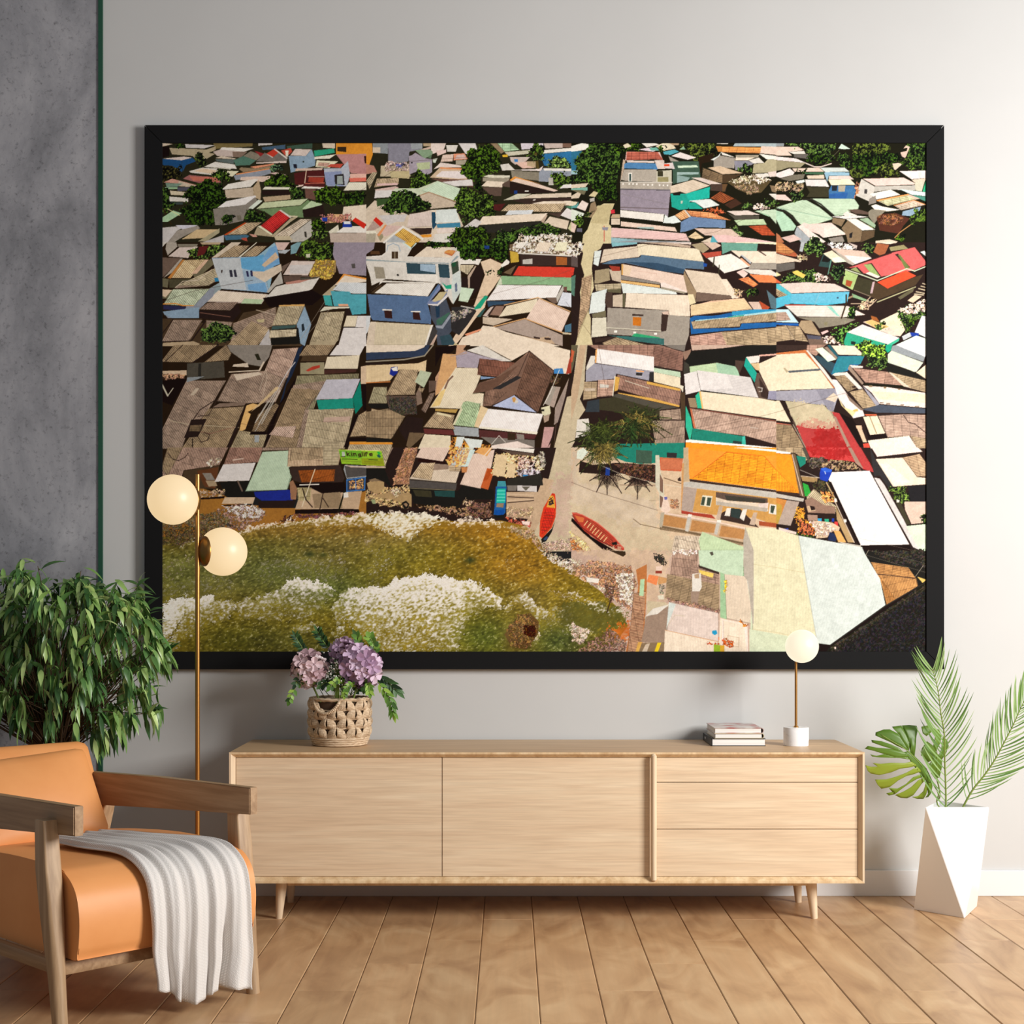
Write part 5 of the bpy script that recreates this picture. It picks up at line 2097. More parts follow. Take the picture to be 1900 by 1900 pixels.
d 865 280 780 370 720 520 860 500 950 40 950 160 860
l 432 10 370 440 330 580
p b74 600 180 700 130 700 330 680 720 650 960 500 960 600 500 620 330
c b86 690 380 580 400 520 960 650 960
l 743 4 585 480 690 490
l 743 4 580 550 685 560
l 743 4 575 590 685 600
l 743 4 570 630 685 640
l 743 4 560 680 680 690
l 743 4 545 740 675 750
l 743 4 530 800 665 810
p ada 640 270 680 265 670 425 630 420
p cb9 700 470 870 480 910 510 800 580 700 600
d 333 760 30 850 60 890 120 860 140 760 80
p ecb 785 150 845 145 840 185 785 185
p 943 780 190 840 190 840 215 780 215
p e85 700 290 720 225 810 240 790 325
p c96 810 240 890 260 880 300 800 320
d 888 820 320 880 330 870 400 820 400
p ddc 800 420 855 415 860 455 810 455
c a87 890 450 940 0 1180 0 1120 500
d ecb 930 0 1180 0 1170 50 930 40
c a87 1110 150 1180 140 1370 230 1370 570 1100 500
c 987 890 220 1370 320 1370 570 870 440
p 433 1180 130 1370 195 1370 225 1180 160
p ec6 1180 180 1320 215 1310 255 1190 215
p ddd 1120 220 1200 210 1210 340 1190 380 1120 380
p b97 1140 225 1185 215 1185 260 1145 260
p 988 1110 380 1190 380 1170 500 1110 490
d 977 880 440 1370 540 1370 600 880 480
c ada 1390 0 1180 0 1190 140 1380 200 1420 220 1600 240 1590 0
p bdb 1180 0 1600 0 1590 240 1420 220 1190 140
p 555 1280 20 1310 12 1320 40 1300 52
p 9c9 1380 200 1430 230 1440 640 1380 620
p ccb 1600 0 1680 100 1690 680 1640 400 1600 240
p bbb 1600 0 1640 0 1675 150 1680 550 1620 240
c dcb 1440 630 1420 225 1620 245 1680 680
d eb3 1410 280 1440 280 1435 400 1415 400
c cdb 1650 960 1690 0 1900 0 1900 960
p dda 1700 0 1900 0 1900 160 1700 130
l db7 5 1700 130 1900 155
l db7 4 1680 735 1900 770
l c95 3 1700 700 1900 740
c cda 1690 760 1650 960 1900 960 1900 780
p aaa 910 510 880 860 660 850 690 740 680 620
p 988 690 620 900 520 880 860 650 850
p ddd 760 540 910 500 800 590 690 610
p 876 640 860 870 850 860 960 620 960
p da5 590 960 620 850 655 850 620 960
p ec2 770 940 800 855 835 855 800 950
p cba 690 870 730 860 700 940 650 950
c dcc 1365 840 1360 580 910 480 890 740
p cdd 905 480 970 500 890 700 880 740
l bba 4 900 690 960 600 1050 610
c edc 860 950 870 740 1370 850 1420 870 1420 960
p 29c 1305 745 1345 740 1355 770 1330 787 1305 770
l c85 4 870 740 1370 850
d b52 1240 835 1420 860 1410 890 1250 860
d b52 1380 760 1410 760 1410 860 1370 860
c edc 1370 860 1380 630 1630 680 1640 960 1420 960
p edd 1400 640 1630 690 1640 960 1380 960
l eca 5 1400 700 1380 950
c edc 1420 960 1410 650 1600 690 1630 960
d c73 1560 650 1640 680 1620 700 1560 680
d b52 1400 820 1500 830 1500 900 1400 880
l b97 4 1450 790 1555 810 1550 895 1450 880 1450 790
p 9b3 1320 870 1380 880 1380 960 1320 960
p da3 1380 880 1420 880 1415 960 1380 960
T 1440 1020 6.786
p 222 0 0 1900 0 1900 1300 0 1300
d 333 1180 0 1890 0 1890 200 1700 200 1400 150
p dda 0 0 330 0 450 280 490 700 500 1180 0 1060
c cda 0 1060 0 300 450 330 490 700 500 1180
c dda 30 1060 0 0 340 0 440 260
p ccd 330 0 1080 0 1120 60 1300 360 1370 690 680 1190 520 1170 490 700 450 280
c cdc 530 1170 540 100 1080 0 1120 60 1300 360 1370 690 680 1190
p bda 0 1070 140 1080 500 1180 500 1290 0 1290
l c96 5 0 230 290 290 450 320
l ea7 7 290 290 450 322
l db8 4 0 1050 130 1080
d b97 500 1080 560 1080 620 1160 520 1140
p 211 520 1170 680 1190 620 1290 500 1290
c b85 1190 150 1660 220 1760 360 1780 450 1390 690 1330 440
c b85 1330 440 1390 690 1780 450 1750 350 1270 300
c a74 1340 430 1390 690 1500 620 1280 300
l 433 10 1270 300 1400 310 1740 355
p db6 1770 330 1890 370 1840 410
p 221 1890 390 1890 1290 640 1290 690 1200 1380 700
d 333 1890 410 1890 1290 660 1290 700 1200 1400 740
d 223 1890 500 1890 1290 760 1290 1400 800
l 653 5 700 1230 1300 830 1890 440
p 211 680 1195 1380 700 1890 380 1890 400 1390 740 640 1240
p fdd 730 1215 750 1215 750 1245 735 1240
l 999 4 1130 60 1500 170 1890 280
l 888 4 1160 0 1700 120 1890 170
l aaa 6 1750 330 1850 190
l aaa 6 1120 70 1160 0
T 600 820 13.57
c ba8 420 0 0 0 0 570 380 570
c ba8 620 190 680 60 1740 50 1560 620
p e93 680 10 1760 20 1740 55 660 55
p 9c3 390 185 1470 215 1550 600 470 540
p 7b3 400 190 960 200 980 400 430 380
p 9a2 960 400 1510 400 1550 600 980 560
p ee8 390 180 1470 210 1470 225 390 195
p bcb 470 240 540 240 560 340 480 360
p 533 450 350 560 350 560 372 460 372
l 422 28 590 250 610 340
l 422 20 660 270 610 300 680 345
l 422 24 710 280 730 345
l 422 16 700 250 708 255
l 422 24 760 280 780 345
l 422 20 765 295 810 280 840 345
l 422 20 935 300 890 295 890 335 935 335 930 285
l 422 20 940 300 960 360 900 370
l 422 24 980 250 1000 345
l 422 24 1030 280 1045 345
l 422 16 1022 255 1030 258
l 422 24 1085 345 1070 262 1110 255
l 422 16 1060 290 1120 290
l 422 20 1165 310 1240 305 1215 280 1170 290 1180 335 1240 340
p 3b4 1350 240 1410 230 1460 300 1390 310
p 266 1350 330 1400 300 1450 350 1440 390 1380 380
l 352 16 480 420 860 430
l 352 16 1150 435 1370 445
l 752 10 480 470 950 485
l 752 10 1040 485 1500 500
l 752 8 760 520 1500 535
p dba 540 570 740 600 1550 610 1550 635 700 630
T 0 0 1
c ddb 1398 1209 1396 1150 1383 978 1440 981 1481 993 1489 1022 1506 1061 1512 1123 1514 1194 1514 1209
p cdb 1390 1209 1390 1166 1512 1188 1514 1209
l cb8 .8 1398 1046 1440 1052 1506 1064
l cb8 .8 1395 1166 1440 1172 1512 1188
p aab 1383 978 1398 1020 1398 1156 1396 1156 1388 1078 1380 1068 1379 1000
c cdd 1516 1192 1481 993 1599 1015 1605 1029 1632 1073 1642 1122 1540 1195
l 333 2 1540 1196 1642 1123 1719 1078
l 433 .7 301 560 360 540 470 520
l 433 .6 660 360 760 300 900 290
l 544 .6 1100 480 1200 455 1330 430 1440 380
l 433 .6 1290 800 1420 770 1600 720
l 655 .6 860 560 1010 520 1060 500
l 433 .6 1050 560 1110 640 1130 760
l 544 .6 330 760 470 790 640 780
'''

img = picture(PRINT, 1.0)
Hh, Ww, _ = img.shape
yp = -.0265
A = W(301, 1209, yf); B = W(1719, 265, yf)
xs = np.linspace(A.x-.002, B.x+.002, Ww, dtype=np.float32); zs = np.linspace(B.z+.002, A.z-.002, Hh, dtype=np.float32)
co = np.zeros((Hh, Ww, 3), np.float32); co[..., 0] = xs[None]; co[..., 1] = yp; co[..., 2] = zs[:, None]
idx = np.arange(Hh*Ww, dtype=np.int32).reshape(Hh, Ww)
quads = np.stack([idx[1:, :-1], idx[1:, 1:], idx[:-1, 1:], idx[:-1, :-1]], -1).reshape(-1, 4)
me = bpy.data.meshes.new('printed_photograph')
me.vertices.add(Hh*Ww); me.vertices.foreach_set('co', co.ravel())
me.loops.add(quads.size); me.loops.foreach_set('vertex_index', quads.ravel())
me.polygons.add(len(quads)); me.polygons.foreach_set('loop_start', np.arange(0, quads.size, 4, dtype=np.int32))
me.update(calc_edges=True)
ca = me.color_attributes.new('ink', 'BYTE_COLOR', 'POINT')
rgba = np.ones((Hh*Ww, 4), np.float32); rgba[:, :3] = img.reshape(-1, 3)
ca.data.foreach_set('color_srgb', rgba.ravel())
m_print = mat('printed_canvas', (.5, .5, .5), .6)
at = N(m_print, 'ShaderNodeAttribute', attribute_name='ink')
gm = N(m_print, 'ShaderNodeVectorMath', operation='SCALE'); gm.inputs['Scale'].default_value = PRINT_GAIN
L(m_print, at, 'Color', gm, 0); L(m_print, gm, 'Vector', m_print.node_tree.nodes['Principled BSDF'], 'Base Color')
m_print.node_tree.nodes['Principled BSDF'].inputs['Specular IOR Level'].default_value = .05
me.materials.append(m_print)
po = bpy.data.objects.new('printed_photograph', me); col.objects.link(po); po.parent = pic; po.matrix_parent_inverse = pic.matrix_world.inverted()
po['label'] = 'printed aerial view of crowded rooftops, lane, palms and surf'

# ================================================================ SIDEBOARD
ow = (lin(222, 196, 164), lin(229, 205, 173), lin(235, 214, 183))
m_oak = wood('pale_oak_front', *ow, 'x')
m_oakz = wood('pale_oak_upright', *ow, 'z')
m_oakt = wood('pale_oak_top', lin(196, 160, 120), lin(208, 173, 132), lin(217, 185, 146), 'x')
m_oake = wood('pale_oak_edge', lin(206, 172, 128), lin(226, 197, 155), lin(238, 214, 176), 'z', .6)
sx0, sx1, syf, syb, sz0, sz1 = -.969, 1.229, -.486, -.015, .1395, .5926
sb = empty('sideboard', ((sx0+sx1)/2, (syf+syb)/2, 0), 'long pale oak sideboard on tapered legs with doors and drawers', 'sideboard')
t_ = .0195
def wedge_frame(x0, x1, z0, z1, yF, yB, wt, inn):
    """carcass ring: mitred rim whose inner face slopes back to the fronts"""
    bm = bmesh.new()
    O = [(x0, z0), (x1, z0), (x1, z1), (x0, z1)]
    I1 = [(x0+wt*.35, z0+wt*.35), (x1-wt*.35, z0+wt*.35), (x1-wt*.35, z1-wt*.35), (x0+wt*.35, z1-wt*.35)]
    I2 = [(x0+wt, z0+wt), (x1-wt, z0+wt), (x1-wt, z1-wt), (x0+wt, z1-wt)]
    r = [[bm.verts.new((x, y, z)) for x, z in R] for R, y in ((O, yB), (O, yF), (I1, yF), (I2, inn), (I2, yB))]
    for a, b2 in zip(r, r[1:]):
        for j in range(4):
            k = (j+1) % 4
            f = bm.faces.new((a[j], a[k], b2[k], b2[j]))
            f.material_index = 2 if (a is r[0] and j == 2) else (1 if j in (1, 3) else 0)
    for j in range(4): bm.faces.new((r[4][j], r[4][(j+1) % 4], r[0][(j+1) % 4], r[0][j]))
    bmesh.ops.recalc_face_normals(bm, faces=bm.faces[:])
    return bm
finish('carcass', wedge_frame(sx0, sx1, sz0, sz1, syf, syb, t_, syf+.02), [m_oake, m_oakz, m_oakt], sb)
finish('back_panel', box(sx0+t_, sx1-t_, syb-.008, syb-.001, sz0+t_, sz1-t_), m_oak, sb)
yd0, yd1 = syf+.018, syf+.038
def fx(px): return (px-CX)/(S*D/(D+yd0))
def fz(py): return CZ-(py-HY)/(S*D/(D+yd0))
zt, zb = sz1-t_-.0012, sz0+t_+.0012
g = .0012
for a, b_ in ((sx0+t_+g, fx(820)-g), (fx(820)+g, fx(1205)-g)):
    finish('door', box(a, b_, yd0, yd1, zb, zt, .0012, 1), m_oak, sb)
for a, b_ in ((fx(1217), sx1-t_-g),):
    for z1_, z0_ in ((zt, fz(1451.7)+g), (fz(1451.7)-g, fz(1538.6)+g), (fz(1538.6)-g, zb)):
        finish('drawer', box(a+.001, b_, yd0, yd1, z0_, z1_, .0012, 1), m_oak, sb)
finish('inner_divider', box(fx(1205), fx(1217), yd0+.003, syb-.01, zb, zt), m_oakz, sb)
hx = (fx(1207.5)+fx(1217))/2
bm = tube([(hx, syf+.004, sz0+.006), (hx, syf-.001, sz0+.012), (hx, syf-.001, sz1-.012), (hx, syf+.004, sz1-.006)], [.004, .0098, .0098, .004], 16)
finish('pull_rail', bm, m_oakz, sb, True, 40, label='rounded upright pull rail beside the drawers')
ap0 = W(534, 1639, -.40); ap1 = W(1497, 1639, -.40)
finish('apron', box(ap0.x, ap1.x, -.41, -.385, sz0-.0225, sz0, .001, 1), m_oake, sb)
finish('apron', box(ap0.x, ap1.x, -.115, -.09, sz0-.0225, sz0, .001, 1), m_oake, sb)
for (pxt, pxb, y) in ((523, 517.5, -.40), (1504, 1511, -.40), (541, 539, -.12), (1477, 1481.5, -.12)):
    tp = W(pxt, 1640, y); bt = W(pxb, 1700, y)
    bm = tube([(bt.x, y, 0), (bt.x+(tp.x-bt.x)*.5, y, sz0*.5), (tp.x, y, sz0)], [.0115, .0165, .0215], 20)
    finish('leg', bm, m_oakz, sb, True, 50)

# ================================================================ BOOKS
m_page = mat('book_pages', (.78, .76, .72), .8)
noise_col(m_page, (2, 2, 400), 1.5, 2, ((.3, (.72, .7, .66)), (.7, (.84, .82, .79))))
def book(name, x0, x1, y0, y1, z0, z1, cover, spine_side, label, cov_t=.0022, rounded=False):
    r = empty(name, ((x0+x1)/2, (y0+y1)/2, z0), label, 'book', 'stack of books on the sideboard')
    over = .003
    s0, s1 = (x0, x1-over) if spine_side < 0 else (x0+over, x1)
    inn = .004
    finish('page_block', box(s0+(inn if spine_side < 0 else 0), s1-(inn if spine_side > 0 else 0), y0+over, y1-over, z0+cov_t, z1-cov_t, .0005, 1), m_page, r)
    bm = bmesh.new()
    box(x0, x1, y0, y1, z0, z0+cov_t, .0006, 1, bm); box(x0, x1, y0, y1, z1-cov_t, z1, .0006, 1, bm)
    if rounded:
        R = (z1-z0)/2; xc = (x1-.002) if spine_side > 0 else x0+.002
        rings = []
        for yy in (y0, y1):
            rings.append([bm.verts.new((xc+spine_side*math.cos(a)*rr_*.75, yy, (z0+z1)/2+math.sin(a)*rr_)) for rr_ in (R, R-cov_t) for a in [math.pi*(j/10-.5) for j in range(11)]])
        a, b2 = rings
        for j in range(10):
            bm.faces.new((a[j], a[j+1], b2[j+1], b2[j])); bm.faces.new((a[11+j+1], a[11+j], b2[11+j], b2[11+j+1]))
            for R_ in (a, b2): bm.faces.new((R_[j], R_[j+1], R_[11+j+1], R_[11+j]))
    else:
        xs_ = (x0, x0+cov_t) if spine_side < 0 else (x1-cov_t, x1)
        box(xs_[0], xs_[1], y0, y1, z0, z1, .0006, 1, bm)
    bmesh.ops.recalc_face_normals(bm, faces=bm.faces[:])
    finish('cover', bm, cover, r)
    return r
m_bk = mat('black_book_cover', (.012, .012, .014), .35)
m_bc = mat('cream_book_cover', lin(196, 180, 150), .5)
m_br = mat('white_red_book_cover', (.6, .58, .56), .3)
noise_col(m_br, (9, 7, 1), 1.6, 2, ((.44, lin(214, 206, 200)), (.5, lin(190, 170, 165)), (.60, lin(178, 70, 62))), rough=.4)
zb_ = sz1
bb = book('book', .729, .925, -.266, -.03, zb_, zb_+.027, m_bk, -1, 'thick black covered book lying at the bottom of the stack')
b2_ = book('book', .741, .915, -.263, -.045, zb_+.027, zb_+.0455, m_bc, 1, 'cream edged book in the middle of the stack of three', rounded=True)
b3_ = book('book', .740, .913, -.263, -.045, zb_+.0455, zb_+.0655, m_br, 1, 'book with a red and white cover lying on top of the stack', rounded=True)
m_spt = mat('spine_lettering', (.6, .6, .6), .5)
bm = bmesh.new()
for k in range(3): box(.7285, .7292, -.09-.012*k, -.083-.012*k, zb_+.011, zb_+.019, 0, 1, bm)
finish('spine_print', bm, m_spt, bb)

# ================================================================ LAMPS
m_brass = mat('brushed_brass', lin(190, 140, 78), .32, 1.0)
m_brd = mat('aged_brass', lin(150, 112, 62), .38, 1.0)
def glow(name, c, s):
    m = mat(name, (.20, .19, .16), .4)
    b = m.node_tree.nodes['Principled BSDF']; b.inputs['Emission Color'].default_value = (*c, 1); b.inputs['Emission Strength'].default_value = s
    return m
m_gl1 = glow('warm_lit_opal_glass', (1.0, .73, .40), .80)
m_gl2 = glow('pale_lit_opal_glass', (1.0, .90, .68), .9)
yl = -.56; p0 = W(366.5, 880, yl); gs = S*D/(D+yl)
fl = empty('floor_lamp', (p0.x, yl, 0), 'slim brass floor lamp with two glowing round shades behind the armchair', 'lamp')
finish('pole', lathe([(0, .02), (.0079, .02), (.0079, p0.z-.001), (.006, p0.z), (0, p0.z)], p0.x, yl, 20), m_brass, fl, True, 40)
finish('base', lathe([(0, 0), (.14, 0), (.14, .014), (.135, .019), (.012, .022), (0, .022)], p0.x, yl, 48), m_brd, fl, True, 30)
def globe(px, py, rpx, dy, M, dirx):
    c = W(px, py, yl+dy); r = rpx/(S*D/(D+yl+dy))
    finish('glass_globe', sphere(c, r, u=48, v=32), M, fl, True)
    ax = Vector((p0.x-c.x, yl-c.y, 0)).normalized()
    rr_ = .052
    base = c+ax*math.sqrt(r*r-rr_*rr_)
    bm = bmesh.new(); R = ax.to_track_quat('Z', 'Y').to_matrix().to_4x4(); seg = 40
    prof = [(0.047, -.012), (rr_, 0), (rr_, .004), (rr_*.92, .013), (rr_*.6, .021), (.012, .0245), (.006, .025), (.006, (Vector((p0.x, yl, c.z))-base).length), (0, (Vector((p0.x, yl, c.z))-base).length)]
    lathe(prof, 0, 0, seg, bm)
    for v in bm.verts: v.co = base+R.to_3x3() @ v.co
    bmesh.ops.recalc_face_normals(bm, faces=bm.faces[:])
    finish('shade_holder', bm, m_brd, fl, True, 40)
globe(320.5, 927, 46.6, -.075, m_gl1, -1)
globe(413.5, 1023.5, 45, .052, m_gl1, 1)

yt = -.24; tb = W(1477, 1385, yt)
tl = empty('table_lamp', (tb.x, yt, sz1), 'small brass table lamp with round white shade and marble base on the sideboard', 'lamp')
m_marble = mat('white_marble', (.8, .8, .8), .3)
noise_col(m_marble, (1, 1, 1), 14, 8, ((.36, (.55, .55, .57)), (.46, (.84, .83, .82)), (.7, (.9, .9, .9))), dist=1.5)
finish('base', lathe([(0, sz1), (.0445, sz1), (.0455, sz1+.001), (.0455, .657), (.0445, .659), (0, .659)], tb.x, yt, 48), m_marble, tl, True, 40)
gc = W(1488, 1199, yt-.035)
finish('stem', lathe([(0, .659), (.009, .659), (.009, .662), (.0048, .664), (.0048, .955), (0, .955)], tb.x, yt, 16), m_brass, tl, True, 40)
finish('glass_globe', sphere(gc, 30.9/(S*D/(D+yt-.035)), u=48, v=32), m_gl2, tl, True)

# ================================================================ LEAF HELPERS
def leaf(bm, base, d, nrm, ln, wd, curl=.3, fold=.25, seg=5, tone_l=None, tv=0, shape=1.0):
    d = d.normalized(); side = d.cross(nrm)
    if side.length < 1e-4: side = d.cross(Vector((1, .2, .1)))
    side.normalize(); up = side.cross(d).normalized()
    rows = []
    for i in range(seg+1):
        t = i/seg
        p = base+d*ln*t*(1-.12*curl*t)-up*curl*ln*t*t*.5-Vector((0, 0, 1))*abs(curl)*.12*ln*t*t
        w = wd*.5*(math.sin(math.pi*min(1, t**.8))**shape)*(1-.25*t)
        if i == 0: w = wd*.03
        if i == seg: rows.append([bm.verts.new(p)])
        else: rows.append([bm.verts.new(p-side*w+up*fold*w), bm.verts.new(p), bm.verts.new(p+side*w+up*fold*w)])
    fs = []
    for a, b2 in zip(rows, rows[1:]):
        if len(b2) == 3:
            fs.append(bm.faces.new((a[0], a[1], b2[1], b2[0]))); fs.append(bm.faces.new((a[1], a[2], b2[2], b2[1])))
        else:
            fs.append(bm.faces.new((a[0], a[1], b2[0]))); fs.append(bm.faces.new((a[1], a[2], b2[0])))
    if tone_l is not None:
        for f in fs: f[tone_l] = tv
def leaf_mat(name, stops, rough=.42, trans=.15):
    m = mat(name, stops[1], rough)
    at = N(m, 'ShaderNodeAttribute', attribute_name='tone'); r = N(m, 'ShaderNodeValToRGB'); els = r.color_ramp.elements
    while len(els) < len(stops): els.new(.5)
    for k, (e, c) in enumerate(zip(els, stops)): e.position = k/(len(stops)-1); e.color = (*c, 1)
    L(m, at, 'Fac', r, 'Fac'); b = m.node_tree.nodes['Principled BSDF']; L(m, r, 'Color', b, 'Base Color')
    if trans:
        tr = N(m, 'ShaderNodeBsdfTranslucent'); ms = N(m, 'ShaderNodeMixShader'); ms.inputs[0].default_value = trans
        L(m, r, 'Color', tr, 'Color'); out = m.node_tree.nodes['Material Output']
        L(m, b, 'BSDF', ms, 1); L(m, tr, 'BSDF', ms, 2); L(m, ms, 'Shader', out, 'Surface')
    return m
m_bush = leaf_mat('glossy_green_leaves', (lin(58, 96, 52), lin(98, 142, 74), lin(144, 180, 98), lin(196, 220, 142)), .35)
m_bark = mat('brown_bark', lin(92, 70, 48), .8)
m_euc = leaf_mat('fresh_green_leaves', (lin(52, 88, 38), lin(104, 150, 56), lin(164, 200, 84)), .5)
m_dark = leaf_mat('dark_green_needles', (lin(22, 44, 28), lin(44, 78, 42), lin(78, 118, 60)), .5)
m_palm = leaf_mat('palm_green', (lin(78, 116, 56), lin(126, 164, 92), lin(176, 204, 146)), .4, .3)
m_mon = leaf_mat('monstera_green', (lin(78, 116, 40), lin(116, 146, 40), lin(158, 172, 58)), .4, .25)
m_stem = mat('green_stalk', lin(120, 140, 60), .5)

# ================================================================ LEFT BUSH
bush_c = W(105, 1240, -.48)
pb = empty('potted_plant', (bush_c.x, -.48, 0), 'large bushy green potted tree with drooping pointed leaves behind the armchair', 'plant')
finish('pot', lathe([(0, 0), (.12, 0), (.15, .27), (.158, .30), (.146, .30), (.13, .25), (0, .25)], bush_c.x, -.48, 40), mat('terracotta_pot', lin(150, 92, 64), .8), pb, True, 40)
finish('potting_soil', lathe([(0, .262), (.134, .258), (.128, .24), (0, .24)], bush_c.x, -.48, 30), mat('soil', (.03, .02, .014), .9), pb)
OUT = [(-160, 1090), (-60, 1066), (0, 1072), (40, 1064), (72, 1066), (92, 1096), (120, 1100), (138, 1084), (170, 1090), (215, 1104), (255, 1108), (272, 1140), (268, 1160), (292, 1172), (300, 1212), (318, 1236), (318, 1250), (280, 1262), (270, 1280), (296, 1310), (292, 1350), (262, 1336), (232, 1350), (215, 1400), (195, 1396), (160, 1365), (110, 1372), (50, 1362), (0, 1350), (-100, 1350), (-180, 1300)]
def inside(x, y, P):
    c = False
    for i in range(len(P)):
        (x1, y1), (x2, y2) = P[i], P[(i+1) % len(P)]
        if (y1 > y) != (y2 > y) and x < (x2-x1)*(y-y1)/(y2-y1)+x1: c = not c
    return c
cl = []
rnd = random.Random(11)
while len(cl) < 400:
    px, py = rnd.uniform(-160, 318), rnd.uniform(1060, 1385)
    if not inside(px, py, OUT): continue
    e = ((px-100)/230)**2+((py-1225)/170)**2
    half = .30*math.sqrt(max(0.05, 1-min(e, .97)))
    dy = -abs(rnd.gauss(0, .6))*half if rnd.random() < .72 else rnd.uniform(0, 1)*half
    dy = max(dy, -half)
    cl.append((px, py, -.46+dy))
for q in ((150, 1082), (215, 1104), (40, 1070), (70, 1072), (255, 1110), (205, 1378), (300, 1218), (300, 1245), (285, 1330), (0, 1080), (120, 1105), (270, 1300), (215, 1345), (280, 1175), (240, 1240), (262, 1262), (180, 1340), (110, 1345), (55, 1350)): cl.append((q[0], q[1]-8, -.46+rnd.uniform(-.12, .05)))
bm = bmesh.new(); tl_ = bm.faces.layers.float.new('tone')
bs = bmesh.new(); hub = Vector((bush_c.x, -.48, .58))
for px, py, y in cl:
    y = min(y, -.10)
    c = W(px, py-14, y)
    out = (c-Vector((bush_c.x, -.48, 1.0))); out.normalize()
    n = rnd.randint(6, 9); a0 = rnd.random()*6.28
    for k in range(n):
        a = a0+2*math.pi*k/n+rnd.uniform(-.3, .3)
        d = Vector((math.cos(a), math.sin(a)*.8, 0))*rnd.uniform(.35, .75)+out*.35+Vector((0, 0, rnd.uniform(-1.25, -.3)))
        if rnd.random() < .15: d.z = abs(d.z)*.5
        ln = rnd.uniform(.056, .094)
        b0 = c+Vector((rnd.uniform(-.012, .012), rnd.uniform(-.012, .012), rnd.uniform(-.02, .02)))
        if b0.y+d.normalized().y*ln > -.03: d.y = -abs(d.y)
        nr = Vector((math.cos(a)*.6, math.sin(a)*.6-.2, .8))
        leaf(bm, b0, d, nr, ln, rnd.uniform(.016, .024), rnd.uniform(.4, .9), .22, 5, tl_, rnd.random()**1.5, 1.0)
    mid = hub.lerp(c, .55)+Vector((rnd.uniform(-.03, .03), 0, rnd.uniform(.02, .09)))
    tube([hub.lerp(c, .2), mid, c], [.0028, .0018, .0012], 5, bs)
finish('foliage', bm, m_bush, pb, True)
finish('branches', bs, m_bark, pb, True)
finish('trunk', tube([(bush_c.x, -.48, .25), (bush_c.x-.01, -.475, .45), (bush_c.x+.01, -.48, .62), (bush_c.x, -.47, .80)], [.016, .014, .012, .008], 12), m_bark, pb, True)

# ================================================================ BASKET AND FLOWERS
yv = -.215; vc = W(630.7, 1387, yv); VZ = sz1; Rb = .106; Hb = .172
m_wick = mat('natural_wicker', (.5, .4, .28), .75)
noise_col(m_wick, (60, 60, 300), 1, 3, ((.3, lin(166, 138, 108)), (.5, lin(208, 182, 150)), (.75, lin(234, 213, 184))), bump=.5)
m_wind = mat('dark_liner', lin(78, 56, 38), .9)
bk = empty('woven_basket', (vc.x, yv, VZ), 'round natural wicker basket with a loop handle holding the flower bouquet', 'basket')
def rad(z):                                     # slightly barrel shaped
    t = z/Hb
    return .0975+.0065*math.sin(math.pi*min(1, .15+t*.62))
finish('liner', lathe([(0, VZ+.004), (.088, VZ+.004), (.0985, VZ+.03), (.1005, VZ+Hb*.5), (.099, VZ+Hb-.012), (.094, VZ+Hb-.012), (.09, VZ+.02), (0, VZ+.02)], vc.x, yv, 48), m_wind, bk, True, 40)
bm = bmesh.new()
# base coil
for k in range(4):
    z = .006+.0075*k; r = rad(z)-.005+.0026*k
    pts = [(vc.x+r*math.cos(a), yv+r*math.sin(a), VZ+z) for a in [2*math.pi*i/60 for i in range(61)]]
    tube(pts, .0048, 6, bm, False)
finish('base_coil', bm, m_wick, bk, True)
bm = bmesh.new()
def pt(a, z, off=0):
    r = rad(z)+off
    return Vector((vc.x+r*math.cos(a), yv+r*math.sin(a), VZ+z))
rows = 4; cols = 10
for rI in range(rows):
    z0_ = .034+rI*.0325
    for k in range(cols):
        a0 = 2*math.pi*(k+.5*(rI % 2))/cols - math.pi/2
        # no pads where the handle opening is (front left, top rows)
        da = (a0-math.radians(-112)+math.pi) % (2*math.pi)-math.pi
        if rI == 3 and abs(da) < .42: continue
        for s_ in (-1, 1):                      # two halves of one woven heart: strands fan from the notch to the tip
            for e_ in range(1, 8):
                q_ = e_/7; pA = []
                for i in range(8):
                    t = i/7
                    aa = a0+s_*(.014+.285*q_*math.sin(math.pi*t**.60)**.85)
                    zz = z0_+.041*t-.014*q_*math.sin(math.pi*min(1, t*1.6))*(1-t)+.006*(1-q_)*(1-t)
                    pA.append(pt(aa, zz, .002+.0085*math.sin(math.pi*t)*(1-.75*q_**2)+.004*(1-t)*(1-q_)))
                tube(pA, [.0020]+[.0034]*6+[.0016], 5, bm)
    pts = [pt(2*math.pi*i/72, z0_+.001, .0035) for i in range(73)]
    tube(pts, .0017, 5, bm, False)
finish('woven_wall', bm, m_wick, bk, True)
bm = bmesh.new()
for off, zz in ((.003, Hb-.006), (.0075, Hb-.002), (-.001, Hb)):
    pts = [pt(2*math.pi*i/72, zz+.0012*math.sin(i*1.9), off) for i in range(73)]
    tube(pts, .0036, 6, bm, False)
finish('rim', bm, m_wick, bk, True)
bm = bmesh.new(); pp = []
for i in range(25):
    t = i/24; a = math.radians(-112)+(t-.5)*.98
    z = Hb-.004-.047*math.sin(math.pi*t)**.7
    pp.append(pt(a, z, .009+.004*math.sin(math.pi*t)))
tube(pp, .0052, 8, bm)
for i in range(2, 24):                            # binding twist
    c = Vector(pp[i]); q = bmesh.ops.create_cone(bm, cap_ends=True, segments=8, radius1=.0062, radius2=.0062, depth=.003)
    t = (Vector(pp[min(i+1, 24)])-Vector(pp[i-1])).normalized(); M = t.to_track_quat('Z', 'Y').to_matrix()
    for v in q['verts']: v.co = c+M @ v.co
finish('loop_handle', bm, m_wick, bk, True)

